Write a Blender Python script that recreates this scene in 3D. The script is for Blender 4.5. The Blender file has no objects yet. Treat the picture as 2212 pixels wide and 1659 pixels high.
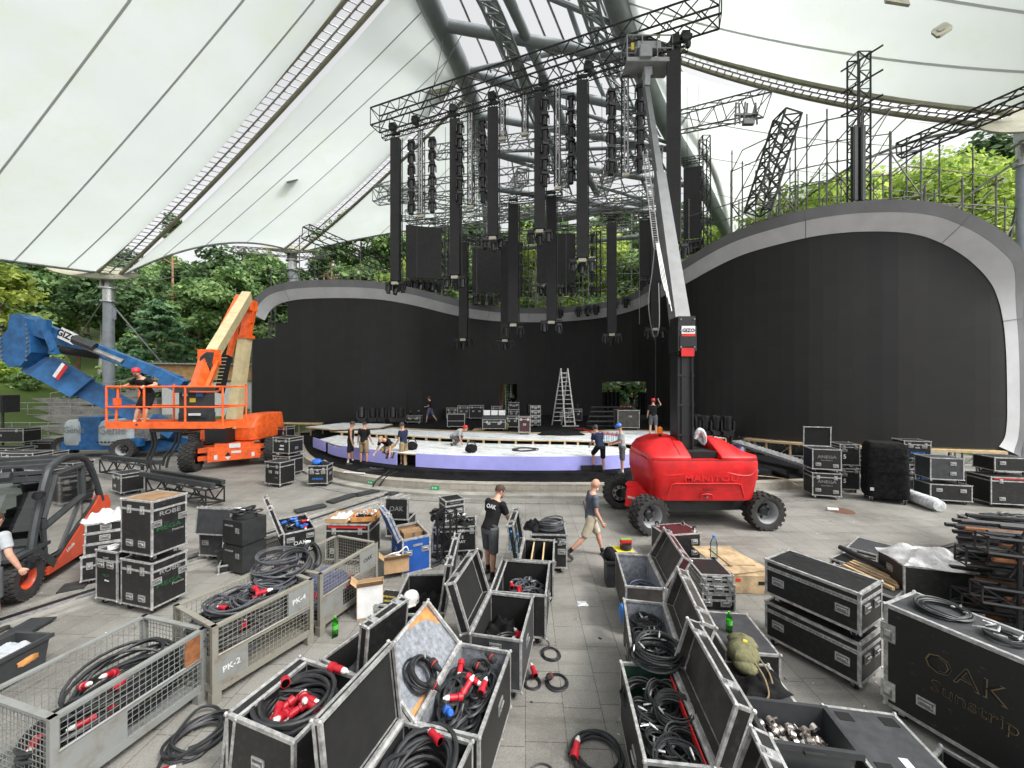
import bpy, math, random
import numpy as np
from mathutils import Vector, Matrix, Euler
random.seed(7); RNG = np.random.default_rng(7)
C = bpy.context.scene.collection
V = Vector
# -- camera
CAMH = 3.77
cam = bpy.data.objects.new('camera', bpy.data.cameras.new('camera'))
C.objects.link(cam); bpy.context.scene.camera = cam
cam.location = (0, 0, CAMH); cam.rotation_euler = (math.radians(90), 0, 0)
cam.data.sensor_width = 36; cam.data.lens = 831 / 2212 * 36
cam.data.clip_start = .05; cam.data.clip_end = 900
# -- daylight
SUN_EL, SUN_ROT = math.radians(50), math.radians(122)
w = bpy.data.worlds.new('World'); bpy.context.scene.world = w; w.use_nodes = True
nt = w.node_tree; bg = nt.nodes['Background']
sky = nt.nodes.new('ShaderNodeTexSky'); sky.sky_type = 'NISHITA'; sky.sun_disc = False
sky.sun_elevation = SUN_EL; sky.sun_rotation = SUN_ROT; sky.air_density = 1.0; sky.dust_density = 4.0
hs = nt.nodes.new('ShaderNodeHueSaturation'); hs.inputs['Saturation'].default_value = .05
nt.links.new(sky.outputs[0], hs.inputs['Color'])
wc = nt.nodes.new('ShaderNodeTexCoord'); sx = nt.nodes.new('ShaderNodeSeparateXYZ'); mr = nt.nodes.new('ShaderNodeMapRange'); vm = nt.nodes.new('ShaderNodeVectorMath'); vm.operation = 'SCALE'
nt.links.new(wc.outputs['Generated'], sx.inputs[0]); nt.links.new(sx.outputs['Z'], mr.inputs[0]); mr.inputs[1].default_value = 0; mr.inputs[2].default_value = 1; mr.inputs[3].default_value = .9; mr.inputs[4].default_value = 1.9   # bright overcast: the cloud deck is brighter overhead
nt.links.new(hs.outputs[0], vm.inputs[0]); nt.links.new(mr.outputs[0], vm.inputs['Scale']); nt.links.new(vm.outputs[0], bg.inputs[0])
bg.inputs[1].default_value = .15
sun = bpy.data.objects.new('sun', bpy.data.lights.new('sun', 'SUN')); C.objects.link(sun)
sun.data.energy = 1.5; sun.data.angle = math.radians(12); sun.data.color = (1, .96, .9)
sun.rotation_euler = (math.radians(90) - SUN_EL, 0, math.pi - SUN_ROT)
sc = bpy.context.scene
sc.view_settings.view_transform = 'Standard'; sc.view_settings.look = 'None'
sc.view_settings.exposure = .5; sc.view_settings.gamma = 1
sc.cycles.use_denoising = True; sc.cycles.max_bounces = 8; sc.cycles.diffuse_bounces = 4
sc.cycles.transparent_max_bounces = 12; sc.cycles.caustics_reflective = False; sc.cycles.caustics_refractive = False
sc.cycles.sample_clamp_indirect = 6
# -- survey helpers: sight lines from the camera to real points
def P(u, v, Y): return V(((u - 1106) / 831 * Y, Y, CAMH - (v - 829.5) / 831 * Y))
def G(u, v, z=0.): return P(u, v, 831 * (CAMH - z) / (v - 829.5))
def fit4(px, z):
 """rim corners in the order back-left, back-right, front-right, front-left at height z -> x, y, turn, width, depth"""
 a, b, c, d = [G(u, v, z) for u, v in px]
 ex = (b - a) + (c - d); ey = (a - d) + (b - c)
 e = ex + V((ey.y, -ey.x, 0))
 m = (a + b + c + d) / 4
 return m.x, m.y, math.atan2(e.y, e.x), ex.length / 2, ey.length / 2
# -- mesh builder
def rotm(rx=0, ry=0, rz=0): return Euler((rx, ry, rz)).to_matrix()
class MB:
 def __init__(s, mat=None): s.v = []; s.f = []; s.mi = []; s.mats = []; s.sm = []; s.uv = None; s.use(mat) if mat else None
 def use(s, mat):
  if mat not in s.mats: s.mats.append(mat)
  s.cur = s.mats.index(mat); return s
 def add(s, vs, fs, smooth=False):
  n = len(s.v); s.v += [tuple(p) for p in vs]
  s.f += [tuple(i + n for i in f) for f in fs]; s.mi += [s.cur] * len(fs); s.sm += [smooth] * len(fs); return s
 def box(s, c, size, R=None, taper=1.0):
  c = V(c); x, y, z = [k / 2 for k in size]; t = taper
  p = [V(q) for q in ((-x,-y,-z),(x,-y,-z),(x,y,-z),(-x,y,-z),(-x*t,-y*t,z),(x*t,-y*t,z),(x*t,y*t,z),(-x*t,y*t,z))]
  if R is not None: p = [R @ q for q in p]
  return s.add([c + q for q in p], [(3,2,1,0),(4,5,6,7),(0,1,5,4),(1,2,6,5),(2,3,7,6),(3,0,4,7)])
 def box2(s, lo, hi): return s.box([(a + b) / 2 for a, b in zip(lo, hi)], [abs(b - a) for a, b in zip(lo, hi)])
 def beam(s, a, b, w, h, up=(0, 0, 1), w2=None, h2=None):
  a, b = V(a), V(b); d = (b - a).normalized(); sx = d.cross(V(up))
  if sx.length < 1e-4: sx = d.cross(V((1, 0, 0)))
  sx.normalize(); sz = sx.cross(d); w2 = w2 or w; h2 = h2 or h
  p = [q + sx * i * ww / 2 + sz * j * hh / 2 for q, ww, hh in ((a, w, h), (b, w2, h2)) for i, j in ((-1,-1),(1,-1),(1,1),(-1,1))]
  return s.add(p, [(0,1,2,3),(7,6,5,4),(1,0,4,5),(2,1,5,6),(3,2,6,7),(0,3,7,4)])
 def tube(s, a, b, r, n=6, r2=None, caps=True):
  a, b = V(a), V(b); d = b - a
  if d.length < 1e-6: return s
  d.normalize(); x = d.orthogonal().normalized(); y = d.cross(x); r2 = r if r2 is None else r2
  cs = [(math.cos(i * math.tau / n), math.sin(i * math.tau / n)) for i in range(n)]
  vs = [a + (x * c + y * k) * r for c, k in cs] + [b + (x * c + y * k) * r2 for c, k in cs]
  fs = [(i, (i + 1) % n, n + (i + 1) % n, n + i) for i in range(n)]
  s.add(vs, fs, n > 5)
  if caps: s.add(vs[:n], [tuple(range(n))[::-1]]); s.add(vs[n:], [tuple(range(n))])
  return s
 def path(s, pts, r, n=5, closed=False):
  pts = [V(p) for p in pts]; m = len(pts); vs = []; up = None
  for i, p in enumerate(pts):
   t = (pts[(i + 1) % m] - pts[i - 1]) if closed else (pts[min(i + 1, m - 1)] - pts[max(i - 1, 0)])
   if t.length < 1e-7: t = V((0, 0, 1))
   t.normalize()
   up = t.orthogonal() if up is None else up - t * up.dot(t)
   if up.length < 1e-5: up = t.orthogonal()
   up.normalize(); y = t.cross(up); rr = r(i / max(1, m - 1)) if callable(r) else r
   vs += [p + (up * math.cos(k * math.tau / n) + y * math.sin(k * math.tau / n)) * rr for k in range(n)]
  fs = [(i * n + k, i * n + (k + 1) % n, j * n + (k + 1) % n, j * n + k)
    for i in range(m if closed else m - 1) for j in ((i + 1) % m,) for k in range(n)]
  if not closed: fs += [tuple(range(n))[::-1], tuple(range((m - 1) * n, m * n))]
  return s.add(vs, fs, True)
 def lathe(s, prof, n=16, M=None, smooth=True, caps=True):
  M = M or Matrix(); vs = [M @ V((r * math.cos(k * math.tau / n), r * math.sin(k * math.tau / n), z)) for r, z in prof for k in range(n)]
  fs = [(i * n + k, i * n + (k + 1) % n, (i + 1) * n + (k + 1) % n, (i + 1) * n + k) for i in range(len(prof) - 1) for k in range(n)]
  s.add(vs, fs, smooth)
  if not caps: return s
  if prof[0][0] > 1e-4: s.add(vs[:n], [tuple(range(n))[::-1]])
  if prof[-1][0] > 1e-4: s.add(vs[-n:], [tuple(range(n))])
  return s
 def ball(s, c, r, n=8, m=6, R=None, jit=0):
  r = V(r) if hasattr(r, '__len__') else V((r, r, r)); vs = []; c = V(c)
  for j in range(m + 1):
   th = math.pi * j / m
   for i in range(n):
    a = math.tau * i / n; k = 1 + (random.uniform(-jit, jit) if jit else 0)
    q = V((r.x * math.sin(th) * math.cos(a), r.y * math.sin(th) * math.sin(a), r.z * math.cos(th))) * k
    vs.append(c + (R @ q if R is not None else q))
  fs = [(j * n + i, (j + 1) * n + i, (j + 1) * n + (i + 1) % n, j * n + (i + 1) % n) for j in range(m) for i in range(n)]
  return s.add(vs, fs, True)
 def prism(s, poly, t, M=None):
  """poly in local xy, extruded 0..t along local z"""
  M = M or Matrix(); n = len(poly)
  vs = [M @ V((x, y, 0)) for x, y in poly] + [M @ V((x, y, t)) for x, y in poly]
  return s.add(vs, [tuple(range(n))[::-1], tuple(range(n, 2 * n))] + [(i, (i + 1) % n, n + (i + 1) % n, n + i) for i in range(n)])
 def grid(s, rows, smooth=True, closed=False):
  n = len(rows[0]); vs = [p for r in rows for p in r]
  fs = [(i * n + k, i * n + (k + 1) % n, (i + 1) * n + (k + 1) % n, (i + 1) * n + k) for i in range(len(rows) - 1) for k in range(n if closed else n - 1)]
  return s.add(vs, fs, smooth)
 def mesh(s, name):
  me = bpy.data.meshes.new(name); me.from_pydata(s.v, [], s.f)
  for m in s.mats: me.materials.append(MT[m])
  me.polygons.foreach_set('material_index', s.mi); me.polygons.foreach_set('use_smooth', s.sm)
  if s.uv: 
   uvl = me.uv_layers.new(); uvl.data.foreach_set('uv', [c for l in me.loops for c in s.uv[l.vertex_index]])
  me.update(); me.set_sharp_from_angle(angle=math.radians(38)); return me
 def obj(s, name, parent=None, kind=None):
  o = bpy.data.objects.new(name, s.mesh(name)); C.objects.link(o); o.parent = parent
  if kind: o['kind'] = kind
  return o
def inst(name, me, parent=None, M=None):
 o = bpy.data.objects.new(name, me); C.objects.link(o); o.parent = parent
 if M is not None: o.matrix_local = M
 return o
def tag(o, label, cat, group=None):
 o['label'] = label; o['category'] = cat
 if group: o['group'] = group
 return o
def thing(name, label, cat, loc=(0, 0, 0), rz=0, group=None, rot=None):
 o = bpy.data.objects.new(name, None); C.objects.link(o); o.empty_display_size = .2
 o.location = loc; o.rotation_euler = rot or (0, 0, rz)
 return tag(o, label, cat, group)
KIDS = {}
def kids(o): return [c for c in C.objects if c.parent == o]
def dup(root, loc, rz=None, label=None, group=None, rot=None):
 def cp(o, par):
  c = o.copy(); C.objects.link(c); c.parent = par
  for k in o.children: cp(k, c)
  return c
 r = cp(root, None); r.location = loc
 if rot is not None: r.rotation_euler = rot
 elif rz is not None: r.rotation_euler = (0, 0, rz)
 if label: r['label'] = label
 if group: r['group'] = group
 return r
def text(s, size, parent, M, mat, name='lettering', ext=.002, align='CENTER', sx=1., bold=0):
 cu = bpy.data.curves.new('t', 'FONT'); cu.body = s; cu.size = size; cu.extrude = ext; cu.offset = bold * size
 cu.align_x = align; cu.align_y = 'CENTER'; cu.resolution_u = 2
 t = bpy.data.objects.new('t', cu); C.objects.link(t)
 me = bpy.data.meshes.new_from_object(t.evaluated_get(bpy.context.evaluated_depsgraph_get())); 
 bpy.data.objects.remove(t); bpy.data.curves.remove(cu)
 me.materials.clear(); me.materials.append(MT[mat])
 o = inst(name, me, parent, M @ Matrix.Diagonal((sx, 1, 1, 1))); return o
def TM(loc, x, y):
 """matrix with local x along x, local y along y"""
 x = V(x).normalized(); z = x.cross(V(y)).normalized(); y = z.cross(x)
 m = Matrix((x, y, z)).transposed().to_4x4(); m.translation = V(loc); return m
def spline(pts, n=8):
 pts = [V(p) for p in pts]; q = [pts[0]] + pts + [pts[-1]]; out = []
 for i in range(1, len(q) - 2):
  a, b, c, d = q[i - 1], q[i], q[i + 1], q[i + 2]
  for k in range(n):
   t = k / n; out.append(.5 * ((2 * b) + (c - a) * t + (2 * a - 5 * b + 4 * c - d) * t * t + (3 * b - a - 3 * c + d) * t ** 3))
 return out + [pts[-1]]
ORD = ['first', 'second', 'third', 'fourth', 'fifth', 'sixth', 'seventh', 'eighth', 'ninth', 'tenth', 'eleventh', 'twelfth', 'thirteenth', 'fourteenth']
# -- materials
MT = {}
def mat(name, col, rough=.6, metal=0., var=.18, scale=6., bump=0., bscale=40., trans=0, alpha=1, spec=.5, detail=3, coat=0, col2=None, thr=(.35, .65)):
 m = bpy.data.materials.new(name); m.use_nodes = True; MT[name] = m
 t = m.node_tree; b = t.nodes['Principled BSDF']
 b.inputs['Roughness'].default_value = rough; b.inputs['Metallic'].default_value = metal
 b.inputs['Specular IOR Level'].default_value = spec; b.inputs['Coat Weight'].default_value = coat
 if trans: b.inputs['Transmission Weight'].default_value = trans
 if alpha < 1: b.inputs['Alpha'].default_value = alpha
 tc = t.nodes.new('ShaderNodeTexCoord')
 if var or col2:
  n = t.nodes.new('ShaderNodeTexNoise'); n.inputs['Scale'].default_value = scale; n.inputs['Detail'].default_value = detail
  n.inputs['Roughness'].default_value = .65
  t.links.new(tc.outputs['Object'], n.inputs['Vector'])
  r = t.nodes.new('ShaderNodeValToRGB'); r.color_ramp.elements[0].position, r.color_ramp.elements[1].position = thr
  c1 = [max(0, c * (1 - var)) for c in col]; c2 = col2 or [min(1, c * (1 + var)) for c in col]
  r.color_ramp.elements[0].color = (*(c1 if not col2 else col), 1); r.color_ramp.elements[1].color = (*c2, 1)
  t.links.new(n.outputs['Fac'], r.inputs[0]); t.links.new(r.outputs[0], b.inputs['Base Color'])
 else: b.inputs['Base Color'].default_value = (*col, 1)
 if bump:
  n2 = t.nodes.new('ShaderNodeTexNoise'); n2.inputs['Scale'].default_value = bscale; n2.inputs['Detail'].default_value = 4
  t.links.new(tc.outputs['Object'], n2.inputs['Vector'])
  bp = t.nodes.new('ShaderNodeBump'); bp.inputs['Strength'].default_value = bump; bp.inputs['Distance'].default_value = .02
  t.links.new(n2.outputs['Fac'], bp.inputs['Height']); t.links.new(bp.outputs[0], b.inputs['Normal'])
 return m
def mixcol(t, a, b, fac, mode='MIX'):
 n = t.nodes.new('ShaderNodeMix'); n.data_type = 'RGBA'; n.blend_type = mode
 for k, x in ((0, fac), (6, a), (7, b)):
  if hasattr(x, 'is_linked'): t.links.new(x, n.inputs[k])
  elif isinstance(x, tuple): n.inputs[k].default_value = (*x, 1)
  else: n.inputs[k].default_value = x
 return n.outputs[2]
def noise(t, vec, scale, detail=4, rough=.6, lo=.3, hi=.7):
 n = t.nodes.new('ShaderNodeTexNoise'); n.inputs['Scale'].default_value = scale; n.inputs['Detail'].default_value = detail; n.inputs['Roughness'].default_value = rough
 t.links.new(vec, n.inputs['Vector'])
 r = t.nodes.new('ShaderNodeMapRange'); r.inputs[1].default_value = lo; r.inputs[2].default_value = hi; t.links.new(n.outputs['Fac'], r.inputs[0]); return r.outputs[0]
mat('black_ply', (.009, .009, .0095), .45, var=.5, scale=16, detail=9, bump=.12, bscale=160, col2=(.055, .054, .052), thr=(.5, .95))
mat('black_ply_worn', (.012, .012, .012), .5, scale=14, detail=8, col2=(.16, .15, .13), thr=(.62, .84), bump=.1, bscale=120)
mat('grey_ply', (.042, .044, .048), .55, var=.3, scale=8, detail=6, bump=.1, bscale=200)
mat('brown_ply', (.05, .045, .04), .6, var=.35, scale=6, detail=6)
mat('wine_ply', (.05, .012, .014), .45, var=.3)
mat('blue_ply', (.012, .07, .30), .5, var=.2, scale=4, detail=5)
mat('inner_black', (.006, .006, .006), .9, var=.3)
mat('felt_grey', (.21, .225, .25), .95, var=.35, scale=16, detail=8, bump=.3, bscale=90)
mat('felt_green', (.008, .045, .025), .95, var=.2)
mat('felt_navy', (.012, .02, .06), .95, var=.2)
mat('alu', (.50, .50, .49), .45, .6, var=.4, scale=14, detail=7, bump=.08, bscale=60)
mat('alu_dull', (.33, .33, .33), .55, .5, var=.4, scale=10, detail=6)
mat('zinc', (.62, .63, .62), .33, .75, var=.3, scale=20)
mat('steel', (.28, .28, .28), .45, .8, var=.3)
mat('truss_alu', (.24, .245, .25), .5, .4, var=.15)
mat('truss_black', (.018, .018, .02), .5, .2, var=.3)
mat('scaffold_steel', (.17, .16, .15), .55, .4, var=.3, scale=3)
mat('rubber', (.018, .018, .019), .75, var=.35, scale=12, bump=.2, bscale=60)
mat('tyre', (.03, .029, .028), .85, var=.4, scale=9, detail=6, bump=.2)
mat('cable', (.02, .021, .023), .5, var=.4, scale=9)
mat('cable_grey', (.06, .063, .07), .5, var=.3)
mat('cable_blue', (.022, .03, .06), .5, var=.3)
mat('plug_red', (.40, .010, .022), .45, var=.15)
mat('plug_white', (.62, .62, .6), .5, var=.15)
mat('plug_blue', (.02, .12, .5), .4, var=.15)
mat('white', (.75, .75, .74), .55, var=.08)
mat('print_white', (.62, .62, .62), .6, var=.1)
mat('print_grey', (.2, .2, .2), .6, var=.1)
mat('print_gold', (.15, .115, .06), .5, var=.3)
mat('print_yellow', (.6, .48, .04), .6, var=.1)
mat('print_green', (.012, .075, .025), .6, var=.1)
mat('print_blue', (.03, .2, .62), .5, var=.1)
mat('print_red', (.55, .02, .02), .5, var=.1)
mat('label_green', (.02, .3, .1), .5, var=.1)
mat('neon_green', (.10, .45, .07), .5, var=.1)
mat('orange_tape', (.85, .22, .03), .5, var=.1)
mat('red_paint', (.60, .012, .014), .42, var=.22, scale=2.5, detail=7, coat=.1, bump=.03, bscale=30)
mat('orange_paint', (.76, .115, .02), .45, var=.25, scale=4, detail=7)
mat('linde_orange', (.56, .07, .025), .4, var=.15, scale=4)
mat('blue_paint', (.02, .11, .28), .48, var=.32, scale=3, detail=5)
mat('cream_paint', (.56, .47, .27), .45, var=.14, scale=3, detail=6)
mat('cover_grey', (.40, .45, .46), .5, var=.12, scale=3)
mat('dark_plastic', (.022, .023, .024), .5, var=.3)
mat('charcoal', (.03, .034, .036), .55, var=.2)
mat('boom_dark', (.15, .155, .16), .5, var=.15, scale=2)
mat('boom_grey', (.30, .31, .32), .45, var=.12, scale=2)
mat('mast_steel', (.34, .37, .41), .5, .2, var=.12, scale=2)
mat('arch_steel', (.27, .30, .31), .5, .2, var=.1, scale=1)
mat('rusty', (.22, .085, .03), .85, var=.35, scale=9, detail=7)
mat('crate_steel', (.26, .25, .21), .6, .25, scale=7, detail=8, col2=(.17, .11, .065), thr=(.55, .75))
mat('crate_grey', (.25, .26, .25), .6, .25, scale=7, detail=8, col2=(.19, .17, .14), thr=(.5, .75))
mat('wood_pale', (.52, .38, .21), .7, var=.25, scale=5, detail=7)
mat('wood_dark', (.23, .14, .07), .7, var=.3, scale=5, detail=7)
mat('plywood', (.38, .275, .16), .75, var=.4, scale=4, detail=8)
mat('carpet', (.009, .009, .0095), .95, var=.5, scale=3, detail=6, spec=.12)
mat('purple', (.40, .405, .86), .75, var=.05, scale=2, spec=.2)
mat('led_side', (.012, .012, .013), .5, var=.2)
mat('led_front', (.031, .031, .032), .7, var=.12, scale=3, spec=.25)
mat('fascia_light', (.56, .565, .58), .6, var=.06, scale=1.2)
mat('fascia_dark', (.15, .15, .155), .7, var=.08, scale=1.2)
mat('light_black', (.012, .012, .013), .4, var=.2)
mat('lens', (.05, .055, .06), .15, .3, var=0)
mat('pale_box', (.46, .44, .36), .6, var=.1)
mat('cardboard', (.42, .27, .145), .85, var=.15, scale=5)
mat('paper', (.68, .68, .67), .8, var=.1)
mat('khaki_bag', (.145, .14, .07), .9, var=.3, scale=14, detail=6, bump=.5, bscale=18)
mat('black_cloth', (.012, .012, .013), .95, var=.5, scale=8, bump=.6, bscale=12, spec=.15)
mat('film', (.62, .64, .66), .25, var=.35, scale=9, detail=7, bump=.5, bscale=30)
mat('paper_wrap', (.55, .55, .55), .35, var=.2, scale=10, detail=6, bump=.6, bscale=16)
mat('bin_plastic', (.035, .037, .04), .45, var=.15)
mat('chrome_junk', (.5, .47, .44), .3, .8, scale=25, col2=(.33, .16, .07), thr=(.5, .8))
mat('orange_wood', (.50, .23, .07), .75, var=.3, scale=7, detail=6)
mat('skin', (.50, .27, .19), .55, var=.1, scale=20)
mat('skin_dark', (.40, .21, .14), .55, var=.1, scale=20)
mat('eye_dark', (.02, .015, .012), .3, var=0)
mat('lip', (.36, .14, .12), .5, var=0)
mat('hair_brown', (.05, .03, .018), .8, var=.3, scale=40)
mat('hair_fair', (.30, .20, .10), .8, var=.3, scale=40)
mat('beard_white', (.55, .52, .48), .9, var=.2, scale=60)
mat('tee_black', (.013, .013, .014), .9, var=.3, scale=6, bump=.5, bscale=9, spec=.2)
mat('tee_slate', (.085, .10, .13), .9, var=.2, scale=6, bump=.5, bscale=9, spec=.2)
mat('tee_grey', (.33, .35, .37), .9, var=.12, scale=6, bump=.5, bscale=9, spec=.2)
mat('tee_navy', (.02, .027, .06), .9, var=.2, scale=6, bump=.5, bscale=9, spec=.2)
mat('cloth_beige', (.42, .37, .28), .9, var=.15, scale=6, bump=.5, bscale=9, spec=.2)
mat('cloth_khaki', (.26, .20, .11), .9, var=.2, scale=12, bump=.5, bscale=9, spec=.2)
mat('cloth_grey', (.085, .088, .095), .9, var=.2, scale=6, bump=.5, bscale=9, spec=.2)
mat('cloth_blue', (.09, .10, .17), .9, var=.2, scale=6, bump=.5, bscale=9, spec=.2)
mat('shoe_dark', (.03, .028, .026), .7, var=.4, scale=20)
mat('shoe_grey', (.055, .052, .047), .7, var=.4, scale=20)
mat('sock_white', (.6, .6, .6), .9, var=.1)
mat('helmet_red', (.62, .02, .04), .35, var=.05)
mat('helmet_blue', (.03, .17, .60), .35, var=.05)
mat('helmet_white', (.72, .70, .66), .4, var=.08)
mat('helmet_yellow', (.65, .6, .03), .35, var=.05)
mat('amber', (.80, .22, .01), .25, var=.1)
mat('concrete', (.27, .26, .235), .85, var=.3, scale=1.5, detail=8, bump=.3, bscale=25)
mat('asphalt_path', (.30, .29, .27), .9, var=.15, scale=2, detail=6)
mat('bark', (.16, .115, .08), .9, var=.4, scale=3, detail=6, bump=.6, bscale=8)
mat('bark_pine', (.30, .17, .10), .9, var=.4, scale=3, detail=6, bump=.6, bscale=8)
mat('bark_grey', (.27, .25, .22), .9, var=.3, scale=3, detail=6)
mat('soffit_disc', (.28, .275, .2), .8, var=.15, scale=2)
mat('rope_dark', (.06, .06, .06), .7, var=.2)
mat('facade_white', (.62, .62, .6), .8, var=.06)
mat('facade_wood', (.46, .27, .11), .7, var=.25, scale=3, detail=6)
mat('iron_lid', (.15, .075, .05), .7, .3, var=.3, scale=12)
def glassy(name, col, rough=.03, mixf=.78):
 m = bpy.data.materials.new(name); m.use_nodes = True; MT[name] = m; t = m.node_tree; t.nodes.clear()
 o = t.nodes.new('ShaderNodeOutputMaterial'); mx = t.nodes.new('ShaderNodeMixShader'); a = t.nodes.new('ShaderNodeBsdfTransparent'); g = t.nodes.new('ShaderNodeBsdfGlossy')
 a.inputs[0].default_value = (*col, 1); g.inputs['Roughness'].default_value = rough
 lw = t.nodes.new('ShaderNodeLayerWeight'); lw.inputs[0].default_value = 1 - mixf
 t.links.new(lw.outputs['Fresnel'], mx.inputs[0]); t.links.new(a.outputs[0], mx.inputs[1]); t.links.new(g.outputs[0], mx.inputs[2]); t.links.new(mx.outputs[0], o.inputs[0])
glassy('cab_glass', (.34, .39, .38), .05, .6); glassy('bottle_clear', (.80, .91, .97), .1, .8); glassy('bottle_green', (.35, .75, .3), .1, .8)
def membrane(name, d, tr):
 m = bpy.data.materials.new(name); m.use_nodes = True; MT[name] = m; t = m.node_tree; t.nodes.clear()
 o = t.nodes.new('ShaderNodeOutputMaterial'); mx = t.nodes.new('ShaderNodeMixShader'); mx.inputs[0].default_value = .62
 a = t.nodes.new('ShaderNodeBsdfDiffuse'); b = t.nodes.new('ShaderNodeBsdfTranslucent')
 tc = t.nodes.new('ShaderNodeTexCoord'); f = noise(t, tc.outputs['Object'], .13, 6, .6, .25, .75)
 f2 = noise(t, tc.outputs['Object'], .38, 9, .72, .5, .78)
 c = mixcol(t, tuple(x * .82 for x in tr), tr, f); c = mixcol(t, c, (tr[0] * .84, tr[1] * .86, tr[2] * .72), f2)
 t.links.new(c, b.inputs[0]); a.inputs[0].default_value = (*d, 1)
 t.links.new(a.outputs[0], mx.inputs[1]); t.links.new(b.outputs[0], mx.inputs[2]); t.links.new(mx.outputs[0], o.inputs[0])
membrane('membrane', (.76, .80, .785), (.75, .805, .78))
membrane('membrane_seam', (.5, .51, .5), (.42, .43, .42))
def leafmat(name, c1, c2, tr=.35):
 m = bpy.data.materials.new(name); m.use_nodes = True; MT[name] = m; t = m.node_tree; t.nodes.clear()
 o = t.nodes.new('ShaderNodeOutputMaterial'); mx = t.nodes.new('ShaderNodeMixShader'); mx.inputs[0].default_value = tr
 a = t.nodes.new('ShaderNodeBsdfPrincipled'); a.inputs['Roughness'].default_value = .6; b = t.nodes.new('ShaderNodeBsdfTranslucent')
 g = t.nodes.new('ShaderNodeNewGeometry'); at = t.nodes.new('ShaderNodeAttribute'); at.attribute_name = 'tone'
 c = mixcol(t, c1, c2, at.outputs['Fac'])
 t.links.new(c, a.inputs['Base Color']); t.links.new(c, b.inputs[0])
 t.links.new(a.outputs[0], mx.inputs[1]); t.links.new(b.outputs[0], mx.inputs[2]); t.links.new(mx.outputs[0], o.inputs[0])
leafmat('leaf_dark', (.035, .085, .032), (.19, .30, .12), .45)
leafmat('leaf_mid', (.07, .16, .05), (.34, .48, .18), .45)
leafmat('leaf_bright', (.20, .33, .05), (.56, .66, .16), .55)
leafmat('leaf_blue', (.07, .17, .08), (.30, .48, .25), .45)
leafmat('leaf_yellow', (.17, .24, .04), (.42, .48, .10), .5)
leafmat('grass', (.10, .16, .03), (.22, .30, .08))
def floor_mat():
 m = bpy.data.materials.new('stone_floor'); m.use_nodes = True; MT['stone_floor'] = m; t = m.node_tree; b = t.nodes['Principled BSDF']
 tc = t.nodes.new('ShaderNodeTexCoord'); mp = t.nodes.new('ShaderNodeMapping'); mp.inputs['Rotation'].default_value = (0, 0, math.radians(92))
 t.links.new(tc.outputs['Object'], mp.inputs[0])
 br = t.nodes.new('ShaderNodeTexBrick'); t.links.new(mp.outputs[0], br.inputs['Vector'])
 br.inputs['Scale'].default_value = 1; br.inputs['Brick Width'].default_value = .5; br.inputs['Row Height'].default_value = .44
 br.inputs['Mortar Size'].default_value = .0055; br.inputs['Mortar Smooth'].default_value = .3; br.offset = .12; br.inputs['Bias'].default_value = 0
 br.inputs['Color1'].default_value = (.222, .215, .192, 1); br.inputs['Color2'].default_value = (.268, .26, .235, 1); br.inputs['Mortar'].default_value = (.085, .08, .07, 1)
 o = tc.outputs['Object']
 c = mixcol(t, br.outputs[0], (.33, .32, .30), noise(t, o, 45, 3, .7, .5, .8))
 c = mixcol(t, c, (.12, .115, .105), noise(t, o, 60, 4, .7, .52, .75))
 big = noise(t, o, .35, 7, .65, .46, .72); c = mixcol(t, c, mixcol(t, c, (.42, .41, .40), 1., 'MULTIPLY'), big)
 pale = noise(t, o, .8, 6, .6, .5, .75); c = mixcol(t, c, mixcol(t, c, (.36, .35, .33), .45), pale)
 mp2 = t.nodes.new('ShaderNodeMapping'); mp2.inputs['Scale'].default_value = (.16, 1.5, 1); mp2.inputs['Rotation'].default_value = (0, 0, .25); t.links.new(o, mp2.inputs[0])
 c = mixcol(t, c, mixcol(t, c, (.6, .59, .58), 1., 'MULTIPLY'), noise(t, mp2.outputs[0], 1.4, 7, .7, .52, .7))
 c = mixcol(t, c, mixcol(t, c, (.36, .35, .33), 1., 'MULTIPLY'), noise(t, o, 2.3, 8, .7, .62, .74)); c = mixcol(t, c, mixcol(t, c, (.34, .33, .31), .35), noise(t, o, 9, 6, .7, .55, .7))
 t.links.new(c, b.inputs['Base Color']); b.inputs['Roughness'].default_value = .62; b.inputs['Specular IOR Level'].default_value = .35
 bp = t.nodes.new('ShaderNodeBump'); bp.inputs['Strength'].default_value = .35; bp.inputs['Distance'].default_value = .01
 mt = t.nodes.new('ShaderNodeMath'); mt.operation = 'MULTIPLY_ADD'; mt.inputs[1].default_value = -1; t.links.new(br.outputs['Fac'], mt.inputs[0]); t.links.new(noise(t, o, 50, 4), mt.inputs[2])
 t.links.new(mt.outputs[0], bp.inputs['Height']); t.links.new(bp.outputs[0], b.inputs['Normal'])
floor_mat()
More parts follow.
